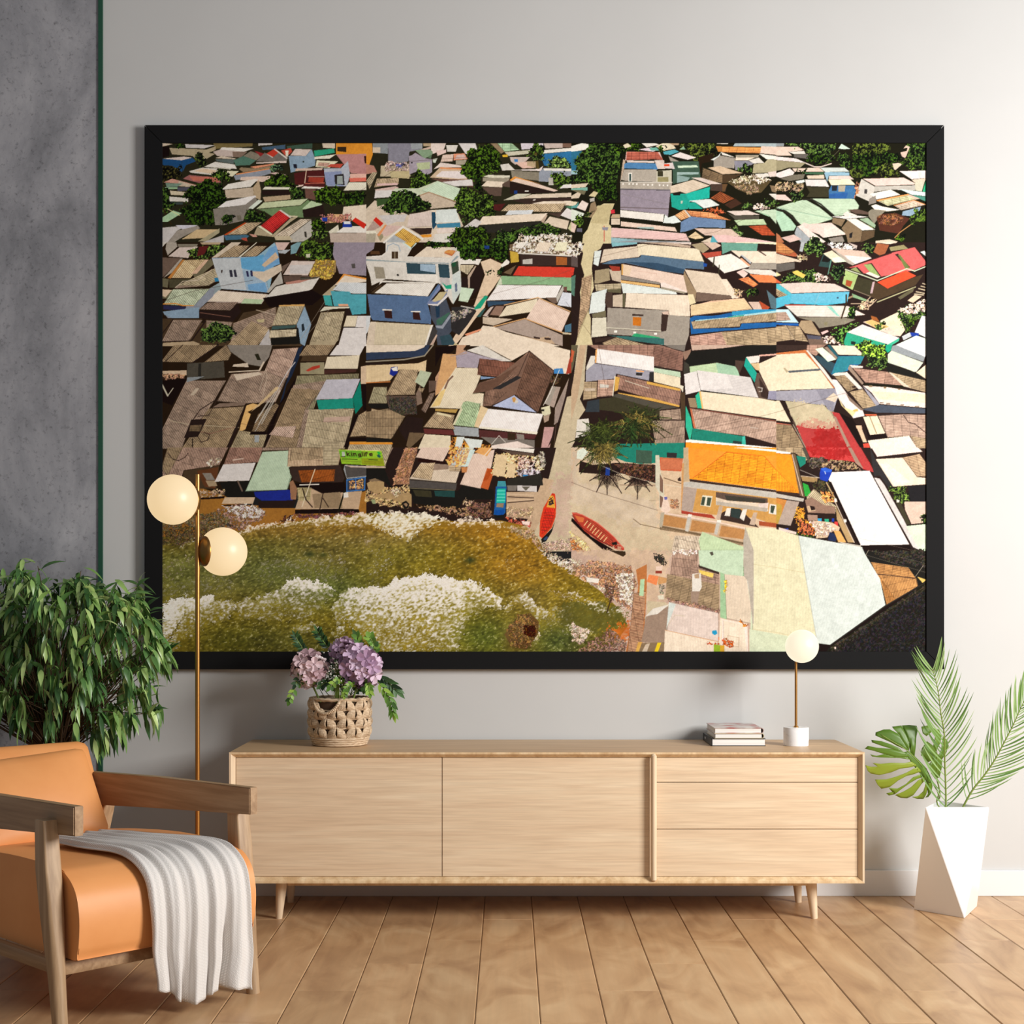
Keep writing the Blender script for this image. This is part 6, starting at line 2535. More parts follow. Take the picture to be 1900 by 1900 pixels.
def petal_flower(bm, c, n, r, tl, tv, twist):
    n = n.normalized(); a = n.orthogonal().normalized(); b_ = n.cross(a)
    for k in range(4):
        an = twist+k*math.pi/2; d = a*math.cos(an)+b_*math.sin(an); s_ = n.cross(d)
        R_ = r*rnd.uniform(.88, 1.1)
        pts = []
        for (u_, v_, h) in ((.05, 0, 0), (.35, -.38, .10), (.78, -.50, .16), (1.02, -.24, .10), (1.06, 0.0, .04), (1.02, .24, .10), (.78, .50, .16), (.35, .38, .10)):
            pts.append(bm.verts.new(c+d*u_*R_+s_*v_*R_+n*(h*R_*2.0+.1*R_)))
        cen = bm.verts.new(c+d*.6*R_+n*.03*R_)
        for i in range(8):
            f = bm.faces.new((cen, pts[i], pts[(i+1) % 8])); f[tl] = tv
    q = bmesh.ops.create_icosphere(bm, subdivisions=1, radius=r*.11)
    for v in q['verts']: v.co += c+n*.12*r
def hydrangea(px, py, rpx, y, label, M, sd, nfl=44):
    c = W(px, py, y); R_ = rpx/(S*D/(D+y)); rg = random.Random(sd)
    root = empty('hydrangea', (c.x, y, c.z-R_), label, 'flower', 'hydrangea heads in the basket')
    bm = bmesh.new(); tl = bm.faces.layers.float.new('tone')
    ga = math.pi*(3-math.sqrt(5))
    for i in range(nfl):
        z = 1-2*(i+.5)/nfl; rr2 = math.sqrt(1-z*z); a = ga*i
        n = Vector((rr2*math.cos(a), rr2*math.sin(a), z))
        n2 = (n+Vector((rg.uniform(-.4, .4), rg.uniform(-.4, .4), rg.uniform(-.4, .4)))).normalized()
        petal_flower(bm, c+n*R_*rg.uniform(.74, 1.0), n2, R_*rg.uniform(.36, .46), tl, rg.random(), rg.random()*6)
    finish('flower_head', bm, M, root, False)
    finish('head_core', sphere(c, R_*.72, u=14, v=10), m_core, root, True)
    b0 = Vector((vc.x+(c.x-vc.x)*.25, yv+(c.y-yv)*.2, VZ+.05))
    finish('stem', tube([b0, (b0+c)*.5+Vector((0, 0, -.01)), c-Vector((0, 0, R_*.5))], .0035, 8), m_stem, root, True)
    return root
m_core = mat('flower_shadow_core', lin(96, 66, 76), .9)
m_hy1 = leaf_mat('dusty_pink_petals', (lin(180, 146, 154), lin(218, 190, 196), lin(244, 228, 230)), .6, .2)
m_hy2 = leaf_mat('mauve_petals', (lin(168, 134, 164), lin(206, 174, 204), lin(236, 214, 234)), .6, .2)
hydrangea(574, 1242, 33, yv-.045, 'dusty pink hydrangea head at the left of the basket', m_hy1, 1, 32)
hydrangea(640, 1212, 28, yv+.02, 'small dull mauve hydrangea at the back of the bouquet', m_hy2, 2, 28)
hydrangea(668, 1236, 36, yv-.05, 'largest mauve hydrangea head leaning right over the basket', m_hy2, 3, 36)

def sprig(name, pts, y, M, lw, ll, label, npair, droop=.2, spread=1.0, cat='leaf sprig', both=True, start=.15):
    P = catmull([Vector(W(a, b_, y+dy)) for a, b_, dy in pts], 6)
    root = empty(name, (P[0].x, P[0].y, P[0].z), label, cat, 'dark needle sprigs in the bouquet' if name == 'fern_sprig' else 'leafy sprigs in the bouquet')
    bm = bmesh.new(); tl = bm.faces.layers.float.new('tone')
    Ls = len(P)-1
    for k in range(npair):
        t = start+(1-start)*(k+.5)/npair; i = min(int(t*Ls), Ls-1); p = P[i].lerp(P[i+1], t*Ls-i); tg = (P[i+1]-P[i]).normalized()
        sd = tg.cross(Vector((0, -1, 0)))
        if sd.length < .1: sd = Vector((1, 0, 0))
        sd.normalize()
        for s_ in ((-1, 1) if both else ((-1) ** k,)):
            d = tg*.75+sd*s_*spread+Vector((0, rnd.uniform(-.5, .1), rnd.uniform(-.25, .1)-droop))
            leaf(bm, p, d, Vector((rnd.uniform(-.4, .4), -1, rnd.uniform(.0, .9))), ll*rnd.uniform(.8, 1.15), lw*rnd.uniform(.8, 1.15), rnd.uniform(.05, .3), .15, 5, tl, rnd.random(), .8)
    leaf(bm, P[-1], (P[-1]-P[-3]), Vector((0, -1, .3)), ll, lw, .1, .15, 5, tl, rnd.random(), .8)
    finish('leaves', bm, M, root, True)
    finish('stalk', tube(P, .0014, 5), m_stem, root, True)
    return root
tip = (yv-.0)
sprig('leaf_sprig', [(610, 1290, .0), (585, 1262, -.06), (560, 1262, -.08), (543, 1285, -.09), (537, 1300, -.09)], yv, m_euc, .017, .022, 'small round leaved sprig drooping at the left of the basket', 7, .1)
sprig('leaf_sprig', [(600, 1290, 0), (580, 1258, -.05), (558, 1255, -.08), (548, 1270, -.09)], yv, m_dark, .015, .022, 'dark round leaved sprig under the pink hydrangea', 6, .1)
sprig('fern_sprig', [(625, 1290, .02), (585, 1230, .02), (560, 1200, 0), (548, 1180, -.01)], yv, m_dark, .010, .026, 'dark needle leaved sprig above the pink hydrangea', 14, 0, .8, start=.45)
sprig('fern_sprig', [(635, 1290, .02), (615, 1215, .02), (600, 1190, 0), (589, 1171, -.01)], yv, m_dark, .011, .028, 'dark needle leaved sprig rising tallest from the bouquet', 14, 0, .8, start=.45)
sprig('leaf_sprig', [(650, 1290, .02), (668, 1220, .03), (668, 1195, .02), (661, 1180, .01)], yv, m_euc, .017, .030, 'bright upright leaf sprig behind the mauve hydrangea', 5, -.2, .6, start=.5)
sprig('leaf_sprig', [(650, 1290, .02), (685, 1225, .03), (694, 1200, .02), (686, 1182, .01)], yv, m_euc, .024, .026, 'round leaved sprig at the top right of the bouquet', 6, -.1, .9, start=.5)
sprig('leaf_sprig', [(650, 1290, -.02), (655, 1268, -.09), (645, 1275, -.12), (640, 1290, -.125)], yv, m_euc, .013, .018, 'bright green sprig hanging over the front rim', 8, .1, 1, start=.2)
sprig('leaf_sprig', [(650, 1288, -.02), (632, 1262, -.08), (625, 1262, -.10), (612, 1276, -.11)], yv, m_euc, .015, .020, 'green sprig between the two hydrangea heads', 6, .1, 1, start=.2)
sprig('leaf_sprig', [(655, 1290, -.02), (678, 1268, -.07), (684, 1272, -.10), (686, 1284, -.11)], yv, m_euc, .016, .026, 'green sprig resting on the right of the rim', 5, .1, .8, start=.3)
sprig('leaf_sprig', [(655, 1290, -.01), (690, 1262, -.05), (712, 1278, -.06), (725, 1300, -.06), (730, 1322, -.06)], yv, m_euc, .016, .040, 'long drooping leafy sprig hanging to the right', 7, .25, .6, start=.35)
sprig('leaf_sprig', [(655, 1290, 0), (690, 1255, -.03), (715, 1262, -.04), (735, 1280, -.04)], yv, m_dark, .018, .046, 'dark long leaved sprig arching to the right', 6, .15, .5, start=.35)
sprig('leaf_sprig', [(640, 1290, .02), (618, 1272, -.03), (606, 1266, -.06), (596, 1272, -.075)], yv, m_dark, .018, .024, 'dark leafy sprig filling the gap below the pink hydrangea', 7, .05, 1, start=.15)
sprig('leaf_sprig', [(640, 1290, .02), (636, 1268, -.02), (632, 1256, -.05), (628, 1250, -.06)], yv, m_dark, .018, .024, 'dark leafy sprig in the centre behind the white blossoms', 7, .0, 1, start=.15)
sprig('leaf_sprig', [(650, 1290, .02), (664, 1278, -.03), (672, 1272, -.06), (678, 1278, -.075)], yv, m_dark, .018, .024, 'dark leafy sprig under the largest mauve hydrangea', 7, .05, 1, start=.15)
# baby's breath
root = empty('gypsophila_sprig', (vc.x, yv-.04, VZ+.15), 'cluster of tiny white blossoms between the hydrangeas', 'flower')
bm = bmesh.new(); bg = bmesh.new(); tl = bg.faces.layers.float.new('tone')
hb0 = Vector((vc.x, yv-.02, VZ+.10))
bst = bmesh.new()
for k in range(150):
    c = W(rnd.gauss(622, 11), rnd.gauss(1246, 14), yv-.06+rnd.uniform(-.03, .02))
    q = bmesh.ops.create_icosphere(bm, subdivisions=1, radius=rnd.uniform(.0018, .0036))
    for v in q['verts']: v.co += c
    if k % 3 == 0: tube([hb0, hb0.lerp(c, .6)+Vector((0, -.01, 0)), c], .0006, 4, bst)
    leaf(bg, c+Vector((0, .008, 0)), Vector((rnd.uniform(-1, 1), -.3, rnd.uniform(-1, 1))), Vector((0, -1, .2)), .014, .006, .1, .1, 3, tl, rnd.random()*.7)
finish('blossoms', bm, mat('white_blossom', (.88, .88, .82), .7), root, True)
finish('leaves', bg, m_dark, root, True)
finish('stems', bst, m_stem, root, True)

# ================================================================ FACETED PLANTER WITH LEAVES
zt_ = .386
TA, TB, TC = Vector((1.474, -.365, zt_)), Vector((1.699, -.365, zt_)), Vector((1.571, -.185, zt_))
BD, BE, BF = Vector((1.4636, -.249, 0)), Vector((1.6006, -.399, 0)), Vector((1.7078, -.198, 0))
m_plant = mat('white_ceramic', (.86, .86, .86), .28)
bm = bmesh.new()
ta, tb_, tc_, bd, be, bf = [bm.verts.new(v) for v in (TA, TB, TC, BD, BE, BF)]
for f in ((ta, be, tb_), (ta, bd, be), (tb_, be, bf), (tb_, bf, tc_), (tc_, bf, bd), (tc_, bd, ta), (bd, bf, be)): bm.faces.new(f)
cen = (TA+TB+TC)/3
ii = [bm.verts.new(cen+(v-cen)*.93) for v in (TA, TB, TC)]; lo = [bm.verts.new(cen+(v-cen)*.8-Vector((0, 0, .09))) for v in (TA, TB, TC)]
T3 = (ta, tb_, tc_)
for j in range(3):
    k = (j+1) % 3
    bm.faces.new((T3[j], T3[k], ii[k], ii[j])); bm.faces.new((ii[j], ii[k], lo[k], lo[j]))
bm.faces.new(lo)
bmesh.ops.recalc_face_normals(bm, faces=bm.faces[:])
bmesh.ops.bevel(bm, geom=bm.edges[:], offset=.0012, segments=2, affect='EDGES')
pl_ = finish('planter', bm, m_plant); tag(pl_, 'tall white faceted planter standing on the floor right of the sideboard', 'planter')
for v in pl_.data.vertices: v.co -= Vector((1.59, -.28, 0))
pl_.location = (1.59, -.28, 0)

def frond(px_pts, y, dys, ln_fn, label, sd, nl=34):
    rg = random.Random(sd)
    P = catmull([W(a, b_, y+dy) for (a, b_), dy in zip(px_pts, dys)], 8)
    root = empty('palm_frond', tuple(P[0]), label, 'palm leaf', 'palm fronds in the white planter')
    bm = bmesh.new(); tl = bm.faces.layers.float.new('tone'); n = len(P)-1
    for k in range(nl):
        t = .10+.90*(k/(nl-1)); i = min(int(t*n), n-1); p = P[i].lerp(P[i+1], t*n-i)
        tg = (P[min(i+1, n)]-P[max(i-1, 0)]).normalized(); sd_ = tg.cross(Vector((0, -1, 0))).normalized()
        for s_ in (-1, 1):
            l_ = ln_fn(t, s_)
            if l_ < .01: continue
            an = rg.uniform(.78, .98)*(1-.42*t)+.06
            d = tg*math.cos(an)+sd_*s_*math.sin(an)+Vector((0, -.22+rg.uniform(-.15, .15), 0))
            # curved leaflet: bends toward the tip direction
            base = p; seg = 7; rowsL = []
            wd = rg.uniform(.0022, .0036)
            dd = d.normalized(); cur = base.copy(); st = l_*rg.uniform(.88, 1.1)/seg
            up = sd_*s_
            for q in range(seg+1):
                tt = q/seg; w = wd*math.sin(math.pi*min(1, .12+tt*.88))**.7
                sdv = dd.cross(Vector((0, -1, 0))).normalized()
                sdv = (sdv+Vector((0, rg.uniform(-.1, .4), 0))).normalized()
                if q == seg: rowsL.append([bm.verts.new(cur)])
                else: rowsL.append([bm.verts.new(cur-sdv*w), bm.verts.new(cur+Vector((0, .0012, 0))), bm.verts.new(cur+sdv*w)])
                dd = (dd+tg*.085+Vector((0, 0, .01))).normalized(); cur = cur+dd*st
            tv = rg.random()
            for a, b2 in zip(rowsL, rowsL[1:]):
                if len(b2) == 3: fs = (bm.faces.new((a[0], a[1], b2[1], b2[0])), bm.faces.new((a[1], a[2], b2[2], b2[1])))
                else: fs = (bm.faces.new((a[0], a[1], b2[0])), bm.faces.new((a[1], a[2], b2[0])))
                for f in fs: f[tl] = tv
    finish('leaflets', bm, m_palm, root, True)
    finish('stalk', tube(P, [.0032*(1-.75*i/n)+.0005 for i in range(n+1)], 6), m_stem, root, True)
frond([(1754, 1530), (1755, 1475), (1753, 1410), (1752, 1362), (1746, 1325), (1740, 1279), (1731, 1243)], -.30, [0, 0, -.01, -.03, -.05, -.07, -.09],
      lambda t, s: .03+.160*math.sin(math.pi*min(1, .16+.70*t))**.6, 'upright palm frond rising in the middle of the white planter', 5, 30)
frond([(1775, 1520), (1802, 1470), (1826, 1439), (1845, 1411), (1863, 1378), (1880, 1345), (1893, 1316), (1908, 1286)], -.30, [.02, 0, -.01, -.02, -.03, -.04, -.05, -.06],
      lambda t, s: .03+.150*math.sin(math.pi*min(1, .16+.70*t))**.6, 'palm frond leaning right towards the edge of the photo', 9, 32)

def monstera(fingers, midrib, stalk, y, label, bend, toneb):
    """blade = mid blade + separate lobes; crop coordinates (1550,1150 + /5.43)"""
    def P(q):
        px, py = 1550+q[0]/5.4286, 1150+q[1]/5.4286
        v = W(px, py, y); dx = (q[0]-700)/700; dz = (q[1]-1400)/700
        v.y += bend*(dx*dx+dz*dz)*.10+.02*dx
        return v
    root = empty('monstera_leaf', tuple(P(midrib[0])), label, 'monstera leaf', 'monstera leaves in the white planter')
    bm = bmesh.new(); tl = bm.faces.layers.float.new('tone')
    for poly, tv in fingers:
        pts = [Vector((x, z, 0)) for x, z in poly]
        vs = [bm.verts.new((p.x, 0, p.y)) for p in pts]
        f = bm.faces.new(vs); f[tl] = tv
    bmesh.ops.triangulate(bm, faces=bm.faces[:])
    bmesh.ops.subdivide_edges(bm, edges=bm.edges[:], cuts=2, use_grid_fill=True)
    for v in bm.verts: v.co = P((v.co.x, v.co.z))
    bmesh.ops.recalc_face_normals(bm, faces=bm.faces[:])
    ob = finish('blade', bm, m_mon, root, True)
    sm = ob.modifiers.new('s', 'SOLIDIFY'); sm.thickness = .0012
    mr_ = [P(q)+Vector((0, -.0015, 0)) for q in midrib]
    finish('midrib', tube(catmull(mr_, 4), .0016, 6), m_stem, root, True)
    st = [P(q) for q in stalk[:-1]]+[Vector(stalk[-1])]
    finish('stalk', tube(catmull(st, 5), .0026, 8), m_stem, root, True)
F = [
 ([(340, 1275), (420, 1290), (560, 1300), (690, 1330), (740, 1370), (720, 1385), (600, 1385), (480, 1350), (400, 1325), (310, 1305)], .25),
 ([(360, 1360), (420, 1372), (500, 1352), (600, 1380), (720, 1385), (760, 1410), (640, 1392), (450, 1388), (380, 1382)], .3),
 ([(380, 1445), (460, 1452), (560, 1440), (700, 1442), (770, 1430), (830, 1470), (740, 1490), (650, 1500), (560, 1540), (450, 1568), (370, 1555), (340, 1530), (315, 1470), (370, 1485), (430, 1480)], .85),
 ([(410, 1615), (520, 1610), (620, 1580), (720, 1540), (830, 1480), (880, 1530), (790, 1560), (720, 1575), (640, 1620), (560, 1690), (480, 1710), (440, 1670)], .8),
 ([(550, 1700), (640, 1705), (720, 1660), (790, 1590), (870, 1560), (900, 1590), (830, 1610), (760, 1650), (680, 1710), (620, 1765), (560, 1780), (530, 1755), (600, 1740)], .55),
 ([(620, 1775), (700, 1740), (780, 1690), (850, 1620), (910, 1590), (930, 1620), (890, 1660), (850, 1720), (810, 1780), (750, 1810), (680, 1805)], .75),
 ([(800, 1800), (870, 1790), (920, 1740), (935, 1670), (940, 1630), (975, 1650), (960, 1720), (950, 1790), (930, 1825), (860, 1822)], .7),
 ([(950, 1640), (990, 1620), (1015, 1690), (1005, 1770), (980, 1805), (950, 1810), (985, 1750), (975, 1690)], .4),
 # along the midrib
 ([(690, 1335), (740, 1320), (830, 1400), (930, 1500), (1000, 1620), (985, 1660), (940, 1640), (900, 1590), (850, 1540), (790, 1470), (740, 1400)], .15),
 # upper lobes
 ([(420, 1140), (500, 1110), (560, 1108), (640, 1150), (690, 1230), (740, 1320), (690, 1300), (620, 1270), (560, 1235), (480, 1200), (415, 1170)], .12),
 ([(375, 1215), (470, 1225), (560, 1255), (640, 1290), (680, 1325), (600, 1310), (480, 1275), (380, 1240)], .2),
 ([(585, 1082), (680, 1070), (700, 1110), (730, 1180), (750, 1260), (745, 1320), (700, 1260), (650, 1160), (600, 1105)], .15),
 ([(685, 1070), (760, 1066), (840, 1075), (850, 1120), (820, 1200), (790, 1300), (800, 1380), (755, 1330), (775, 1240), (780, 1110), (760, 1100), (755, 1180), (750, 1240), (725, 1160)], .12),
]
monstera(F, [(1000, 1650), (900, 1500), (800, 1390), (700, 1300), (600, 1240), (470, 1160)], [(1000, 1640), (1060, 1720), (1100, 1790), (1110, 1900), (1.60, -.28, .31)], -.33, 'large split monstera leaf drooping left beside the sideboard', 1, .5)
G = [
 ([(890, 1085), (960, 1075), (1040, 1110), (1090, 1120), (1115, 1180), (1090, 1260), (1040, 1330), (1010, 1280), (1040, 1180), (1000, 1140), (940, 1180), (900, 1150)], .3),
 ([(880, 1300), (940, 1230), (1000, 1270), (1040, 1330), (1010, 1420), (950, 1440), (900, 1390), (870, 1370)], .35),
 ([(1130, 1190), (1180, 1230), (1195, 1290), (1160, 1360), (1110, 1420), (1060, 1400), (1100, 1320)], .3),
 ([(1020, 1330), (1110, 1400), (1110, 1500), (1090, 1600), (1040, 1620), (990, 1560), (960, 1460), (1000, 1420)], .35),
]
monstera(G, [(1050, 1600), (1055, 1480), (1050, 1360), (1040, 1200)], [(1050, 1600), (1090, 1700), (1120, 1800), (1125, 1900), (1.605, -.275, .31)], -.27, 'smaller monstera leaf partly hidden behind the upright frond', 1, .3)

# ================================================================ ARMCHAIR
P0 = Vector((-1.144, -1.803, 0)); U = Vector((.704, .710, 0)); NF = Vector((.710, -.704, 0)); Z = Vector((0, 0, 1))
MC = Matrix(((U.x, NF.x, 0, P0.x), (U.y, NF.y, 0, P0.y), (0, 0, 1, 0), (0, 0, 0, 1)))     # local (u, n, z) -> world
ac = empty('armchair', tuple(P0+U*.29-NF*.4), 'orange leather armchair with oak frame in the left foreground', 'armchair')
m_leath = mat('orange_leather', lin(232, 158, 94), .5)
noise_col(m_leath, (1, 1, 1), 5, 6, ((.3, lin(227, 152, 88)), (.7, lin(236, 164, 100))), rough=.6)
m_ch = wood('chair_oak', lin(158, 128, 96), lin(176, 146, 112), lin(192, 163, 129), 'z', .9)
m_cha = wood('chair_oak_arm', lin(152, 120, 88), lin(172, 140, 106), lin(188, 157, 123), 'y', .9, rot=math.radians(-45))
def toworld(bm, M=MC):
    bmesh.ops.transform(bm, matrix=M, verts=bm.verts[:]); bmesh.ops.recalc_face_normals(bm, faces=bm.faces[:]); return bm
def loft(secs, seg=4, bev=.006):
    """secs: (centre(u,n,z), half u, half n) rectangles stacked -> post with rounded corners"""
    bm = bmesh.new(); rings = []
    for (c, hu, hn, rd) in secs:
        ring = []
        for (su, sn) in ((1, 1), (-1, 1), (-1, -1), (1, -1)):
            a0 = {(1, 1): 0, (-1, 1): 90, (-1, -1): 180, (1, -1): 270}[(su, sn)]
            for k in range(seg+1):
                a = math.radians(a0+90*k/seg)
                ring.append(bm.verts.new((c[0]+su*(hu-rd)+rd*math.cos(a), c[1]+sn*(hn-rd)+rd*math.sin(a), c[2])))
        rings.append(ring)
    n = len(rings[0])
    for a, b2 in zip(rings, rings[1:]):
        for j in range(n): bm.faces.new((a[j], a[(j+1) % n], b2[(j+1) % n], b2[j]))
    bm.faces.new(rings[0][::-1]); bm.faces.new(rings[-1])
    return bm
for u_ in (-.008, .588):
    finish('leg', toworld(loft([((u_, 0, 0), .019, .019, .0185), ((u_, -.02, .14), .021, .022, .019), ((u_, -.045, .30), .024, .028, .012), ((u_, -.065, .42), .024, .029, .006), ((u_, -.078, .548), .021, .024, .004)])), m_ch, ac, True, 40)
    finish('leg', toworld(loft([((u_, -.97, 0), .018, .018, .0175), ((u_, -.90, .20), .021, .022, .012), ((u_, -.80, .48), .020, .024, .005), ((u_, -.79, .53), .019, .022, .004)])), m_ch, ac, True, 40)
def prism_u(prof, u0, u1, bev, seg=3):
    bm = bmesh.new(); a = [bm.verts.new((u0, n, z)) for n, z in prof]; b2 = [bm.verts.new((u1, n, z)) for n, z in prof]; k = len(prof)
    for j in range(k): bm.faces.new((a[j], a[(j+1) % k], b2[(j+1) % k], b2[j]))
    f1 = bm.faces.new(a[::-1]); f2 = bm.faces.new(b2)
    if bev:
        es = [e for f in (f1, f2) for e in f.edges]
        bmesh.ops.bevel(bm, geom=es, offset=bev, segments=seg, affect='EDGES')
    return bm
for ua in (.010, .552):
    bm = prism_u([(.034, .514), (.034, .590), (-.45, .580), (-.93, .560), (-.93, .452), (-.5, .482)], ua, ua+.028, .003, 2)
    finish('armrest', toworld(bm), m_cha, ac, True, 40)
finish('front_rail', toworld(box(0, .57, -.05, -.012, .150, .187, .004, 2)), m_cha, ac, True, 40)
for u_ in (-.006, .560): finish('side_rail', toworld(box(u_, u_+.024, -.93, -.03, .150, .186, .003, 2)), m_cha, ac, True, 40)
finish('back_rail', toworld(box(0, .57, -.93, -.90, .150, .187, .004, 2)), m_cha, ac, True, 40)
prof = catmull([Vector((-.78, .20, 0)), Vector((-.40, .186, 0)), Vector((-.02, .190, 0)), Vector((.022, .200, 0)), Vector((.035, .255, 0)), Vector((.034, .315, 0)), Vector((.015, .368, 0)), Vector((-.030, .404, 0)), Vector((-.10, .420, 0)), Vector((-.35, .422, 0)), Vector((-.60, .405, 0)), Vector((-.78, .385, 0))], 4)
finish('seat_cushion', toworld(prism_u([(p.x, p.y) for p in prof], .024, .572, .0025, 2)), m_leath, ac, True, 35)
def cushion(hx, hy, hz, r, puff, cuts=14):
    bm = bmesh.new(); bmesh.ops.create_cube(bm, size=2); bmesh.ops.subdivide_edges(bm, edges=bm.edges[:], cuts=cuts, use_grid_fill=True)
    h = Vector((hx, hy, hz))
    for v in bm.verts:
        p = Vector((v.co.x*h.x, v.co.y*h.y, v.co.z*h.z)); i_n = Vector([max(-(h[k]-r), min(h[k]-r, p[k])) for k in range(3)])
        d = p-i_n; q = i_n+(d.normalized()*r if d.length > 1e-6 else d)
        f = (1-(v.co.x)**2)*(1-(v.co.z)**2)
        q.y += math.copysign(puff*f, v.co.y) if abs(v.co.y) > .05 else 0
        v.co = q
    return bm
def place(bm, u, n, z, tilt, twist=0, roll=0):
    M = MC @ Matrix.Translation((u, n, z)) @ Matrix.Rotation(roll, 4, 'Y') @ Matrix.Rotation(twist, 4, 'Z') @ Matrix.Rotation(tilt, 4, 'X')
    return toworld(bm, M)
finish('backrest', place(cushion(.268, .05, .195, .035, .012), .30, -.835, .475, math.radians(26)), m_leath, ac, True)
finish('back_cushion', place(cushion(.225, .052, .145, .022, .036), .240, -.690, .500, math.radians(31), math.radians(4), -.07), m_leath, ac, True)

# ================================================================ THROW
m_throw = mat('grey_knit', lin(222, 217, 212), .9)
nt = m_throw.node_tree; b = nt.nodes['Principled BSDF']
tc = N(m_throw, 'ShaderNodeUVMap'); 
wv = N(m_throw, 'ShaderNodeTexWave'); wv.wave_type = 'BANDS'; wv.bands_direction = 'DIAGONAL'; wv.inputs['Scale'].default_value = 34; wv.inputs['Distortion'].default_value = .6
wv2 = N(m_throw, 'ShaderNodeTexWave'); wv2.wave_type = 'BANDS'; wv2.bands_direction = 'X'; wv2.inputs['Scale'].default_value = 22
mpt = N(m_throw, 'ShaderNodeMapping'); mpt.inputs['Scale'].default_value = (3.0, 2.2, 1)
L(m_throw, tc, 'UV', mpt, 'Vector'); L(m_throw, mpt, 'Vector', wv, 'Vector'); L(m_throw, mpt, 'Vector', wv2, 'Vector')
mm = N(m_throw, 'ShaderNodeMath', operation='MULTIPLY'); L(m_throw, wv, 'Fac', mm, 0); L(m_throw, wv2, 'Fac', mm, 1)
rt = N(m_throw, 'ShaderNodeValToRGB'); rt.color_ramp.elements[0].color = (*lin(208, 203, 198), 1); rt.color_ramp.elements[1].color = (*lin(240, 237, 234), 1); rt.color_ramp.elements[1].position = .5
L(m_throw, mm, 'Value', rt, 'Fac'); L(m_throw, rt, 'Color', b, 'Base Color')
bp = N(m_throw, 'ShaderNodeBump'); bp.inputs['Strength'].default_value = .6; bp.inputs['Distance'].default_value = .0012
L(m_throw, mm, 'Value', bp, 'Height'); L(m_throw, bp, 'Normal', b, 'Normal')
path = catmull([Vector((-.43, .428, 0)), Vector((-.34, .430, 0)), Vector((-.20, .430, 0)), Vector((-.10, .428, 0)), Vector((-.025, .414, 0)), Vector((.026, .376, 0)), Vector((.046, .315, 0)), Vector((.050, .24, 0)), Vector((.047, .17, 0)), Vector((.044, .10, 0)), Vector((.042, .035, 0))], 7)
NT = len(path)-1; NA = 110
cum = [0]
for a, b2 in zip(path, path[1:]): cum.append(cum[-1]+(b2-a).length)
tot = cum[-1]
bm = bmesh.new(); uvl = bm.loops.layers.uv.new('UVMap')
grid = []
def interp(x, xp, fp):
    for i in range(len(xp)-1):
        if x <= xp[i+1]: 
            f = (x-xp[i])/(xp[i+1]-xp[i]); f = max(0, min(1, f)); f = f*f*(3-2*f); return fp[i]+(fp[i+1]-fp[i])*f
    return fp[-1]
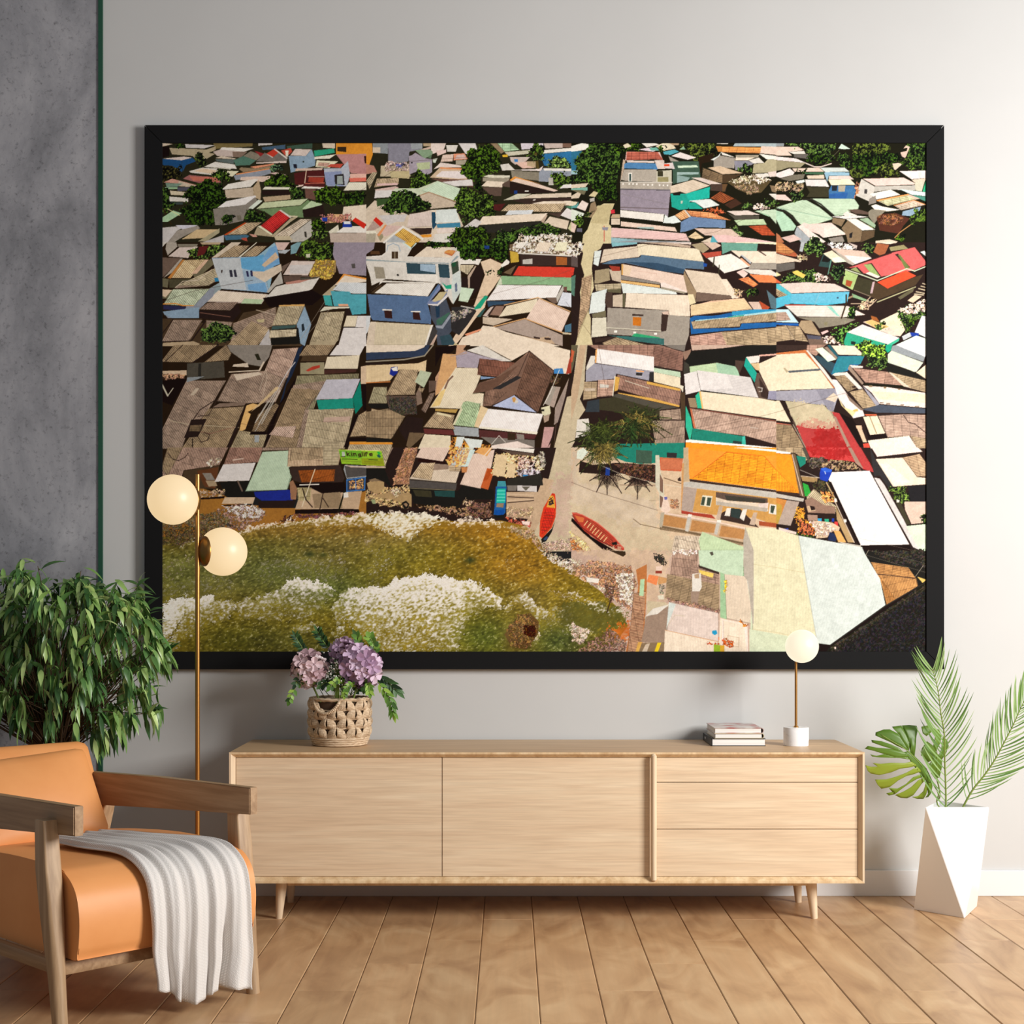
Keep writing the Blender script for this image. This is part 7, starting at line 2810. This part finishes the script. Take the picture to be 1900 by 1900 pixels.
for it, p in enumerate(path):
    t = cum[it]/tot; row = []
    tg = (path[min(it+1, NT)]-path[max(it-1, 0)]).normalized(); nr = Vector((-tg.y, tg.x, 0))
    if nr.y < 0 and it < NT*.4: nr = -nr
    if it >= NT*.4 and nr.x < 0: nr = -nr
    hang = max(0, (t-.62)/.38)
    for ia in range(NA+1):
        a = ia/NA
        ul = interp(t, (0, .2, .45, .62, .8, 1), (.155, .165, .205, .216, .222, .240)); ur = interp(t, (0, .1, .5, .62, .85, 1), (.39, .415, .530, .536, .530, .508))
        u_ = ul+(ur-ul)*a
        amp = interp(t, (0, .25, .55, .75, 1), (.010, .014, .014, .019, .026))
        ph = a*2*math.pi*5.2+.9*math.sin(3.1*a+1.3*t)+.7*t
        s = math.sin(ph); rip = 2*abs(math.sin(ph/2))**1.5-1
        off = .004+amp*(.5+.5*rip)+.004*math.sin(17*a+5*t)*hang+.0028*math.sin(2.3*ph+1+3*t)
        u_ += .006*math.cos(ph)*(.4+hang)
        n_ = p.x+nr.x*off; z_ = p.y+nr.y*off
        if hang > 0:                               # hem lengths differ, one flap parts from the rest
            e = hang**2
            hem = .034*max(0, 1-a*3.2)+.012*math.sin(9*a+1)+.004
            z_ += hem*e
            if a > .80: u_ += .020*e*(a-.80)/.2; n_ += .02*e*(a-.8)/.2
            if .70 < a < .80: n_ -= .052*e*math.sin(math.pi*(a-.70)/.10); 
            if .26 < a < .36: n_ -= .030*e*math.sin(math.pi*(a-.26)/.10)
        z_ = max(z_, .012)
        row.append(bm.verts.new(MC @ Vector((u_, n_, z_))))
    grid.append(row)
for i in range(NT):
    for j in range(NA):
        f = bm.faces.new((grid[i][j], grid[i][j+1], grid[i+1][j+1], grid[i+1][j]))
        for lp, (ii_, jj) in zip(f.loops, ((i, j), (i, j+1), (i+1, j+1), (i+1, j))): lp[uvl].uv = (jj/NA*.62, cum[ii_])
th = finish('throw_blanket', bm, m_throw, None, True)
md = th.modifiers.new('thick', 'SOLIDIFY'); md.thickness = .0035; md.offset = 0
tag(th, 'light grey knitted throw draped over the armchair seat down to the floor', 'blanket')

# ================================================================ LIGHT, SKY, CAMERA
def area(name, loc, tgt, sx, sy, power, colr=(1, 1, 1)):
    l = bpy.data.lights.new(name, 'AREA'); l.shape = 'RECTANGLE'; l.size = sx; l.size_y = sy; l.energy = power; l.color = colr
    o = bpy.data.objects.new(name, l); col.objects.link(o); o.location = loc
    o.rotation_euler = (Vector(tgt)-Vector(loc)).to_track_quat('-Z', 'Y').to_euler()
    return o
area('window_light', (3.9, -3.3, 2.3), (.2, -.2, .9), 1.5, 1.7, KEY, (1.0, .975, .945))
area('room_fill', (-.6, -6.2, 2.9), (0, 0, .8), 3.2, 1.8, FILL, (.97, .98, 1.0))
w = bpy.data.worlds.new('World'); sc.world = w; w.use_nodes = True
bgd = w.node_tree.nodes['Background']; bgd.inputs['Color'].default_value = (.93, .95, 1.0, 1); bgd.inputs['Strength'].default_value = AMB
cam = bpy.data.cameras.new('camera'); co_ = bpy.data.objects.new('camera', cam); col.objects.link(co_)
co_.location = (0, -D, CZ); co_.rotation_euler = (math.pi/2, 0, 0)
cam.sensor_width = 36; cam.sensor_fit = 'HORIZONTAL'; cam.lens = S*D/1900*36
cam.shift_x = (950-CX)/1900; cam.shift_y = (HY-950)/1900
sc.camera = co_
sc.view_settings.view_transform = 'Standard'; sc.view_settings.look = 'None'; sc.view_settings.gamma = 1
sc.view_settings.use_curve_mapping = False; sc.view_settings.exposure = 0
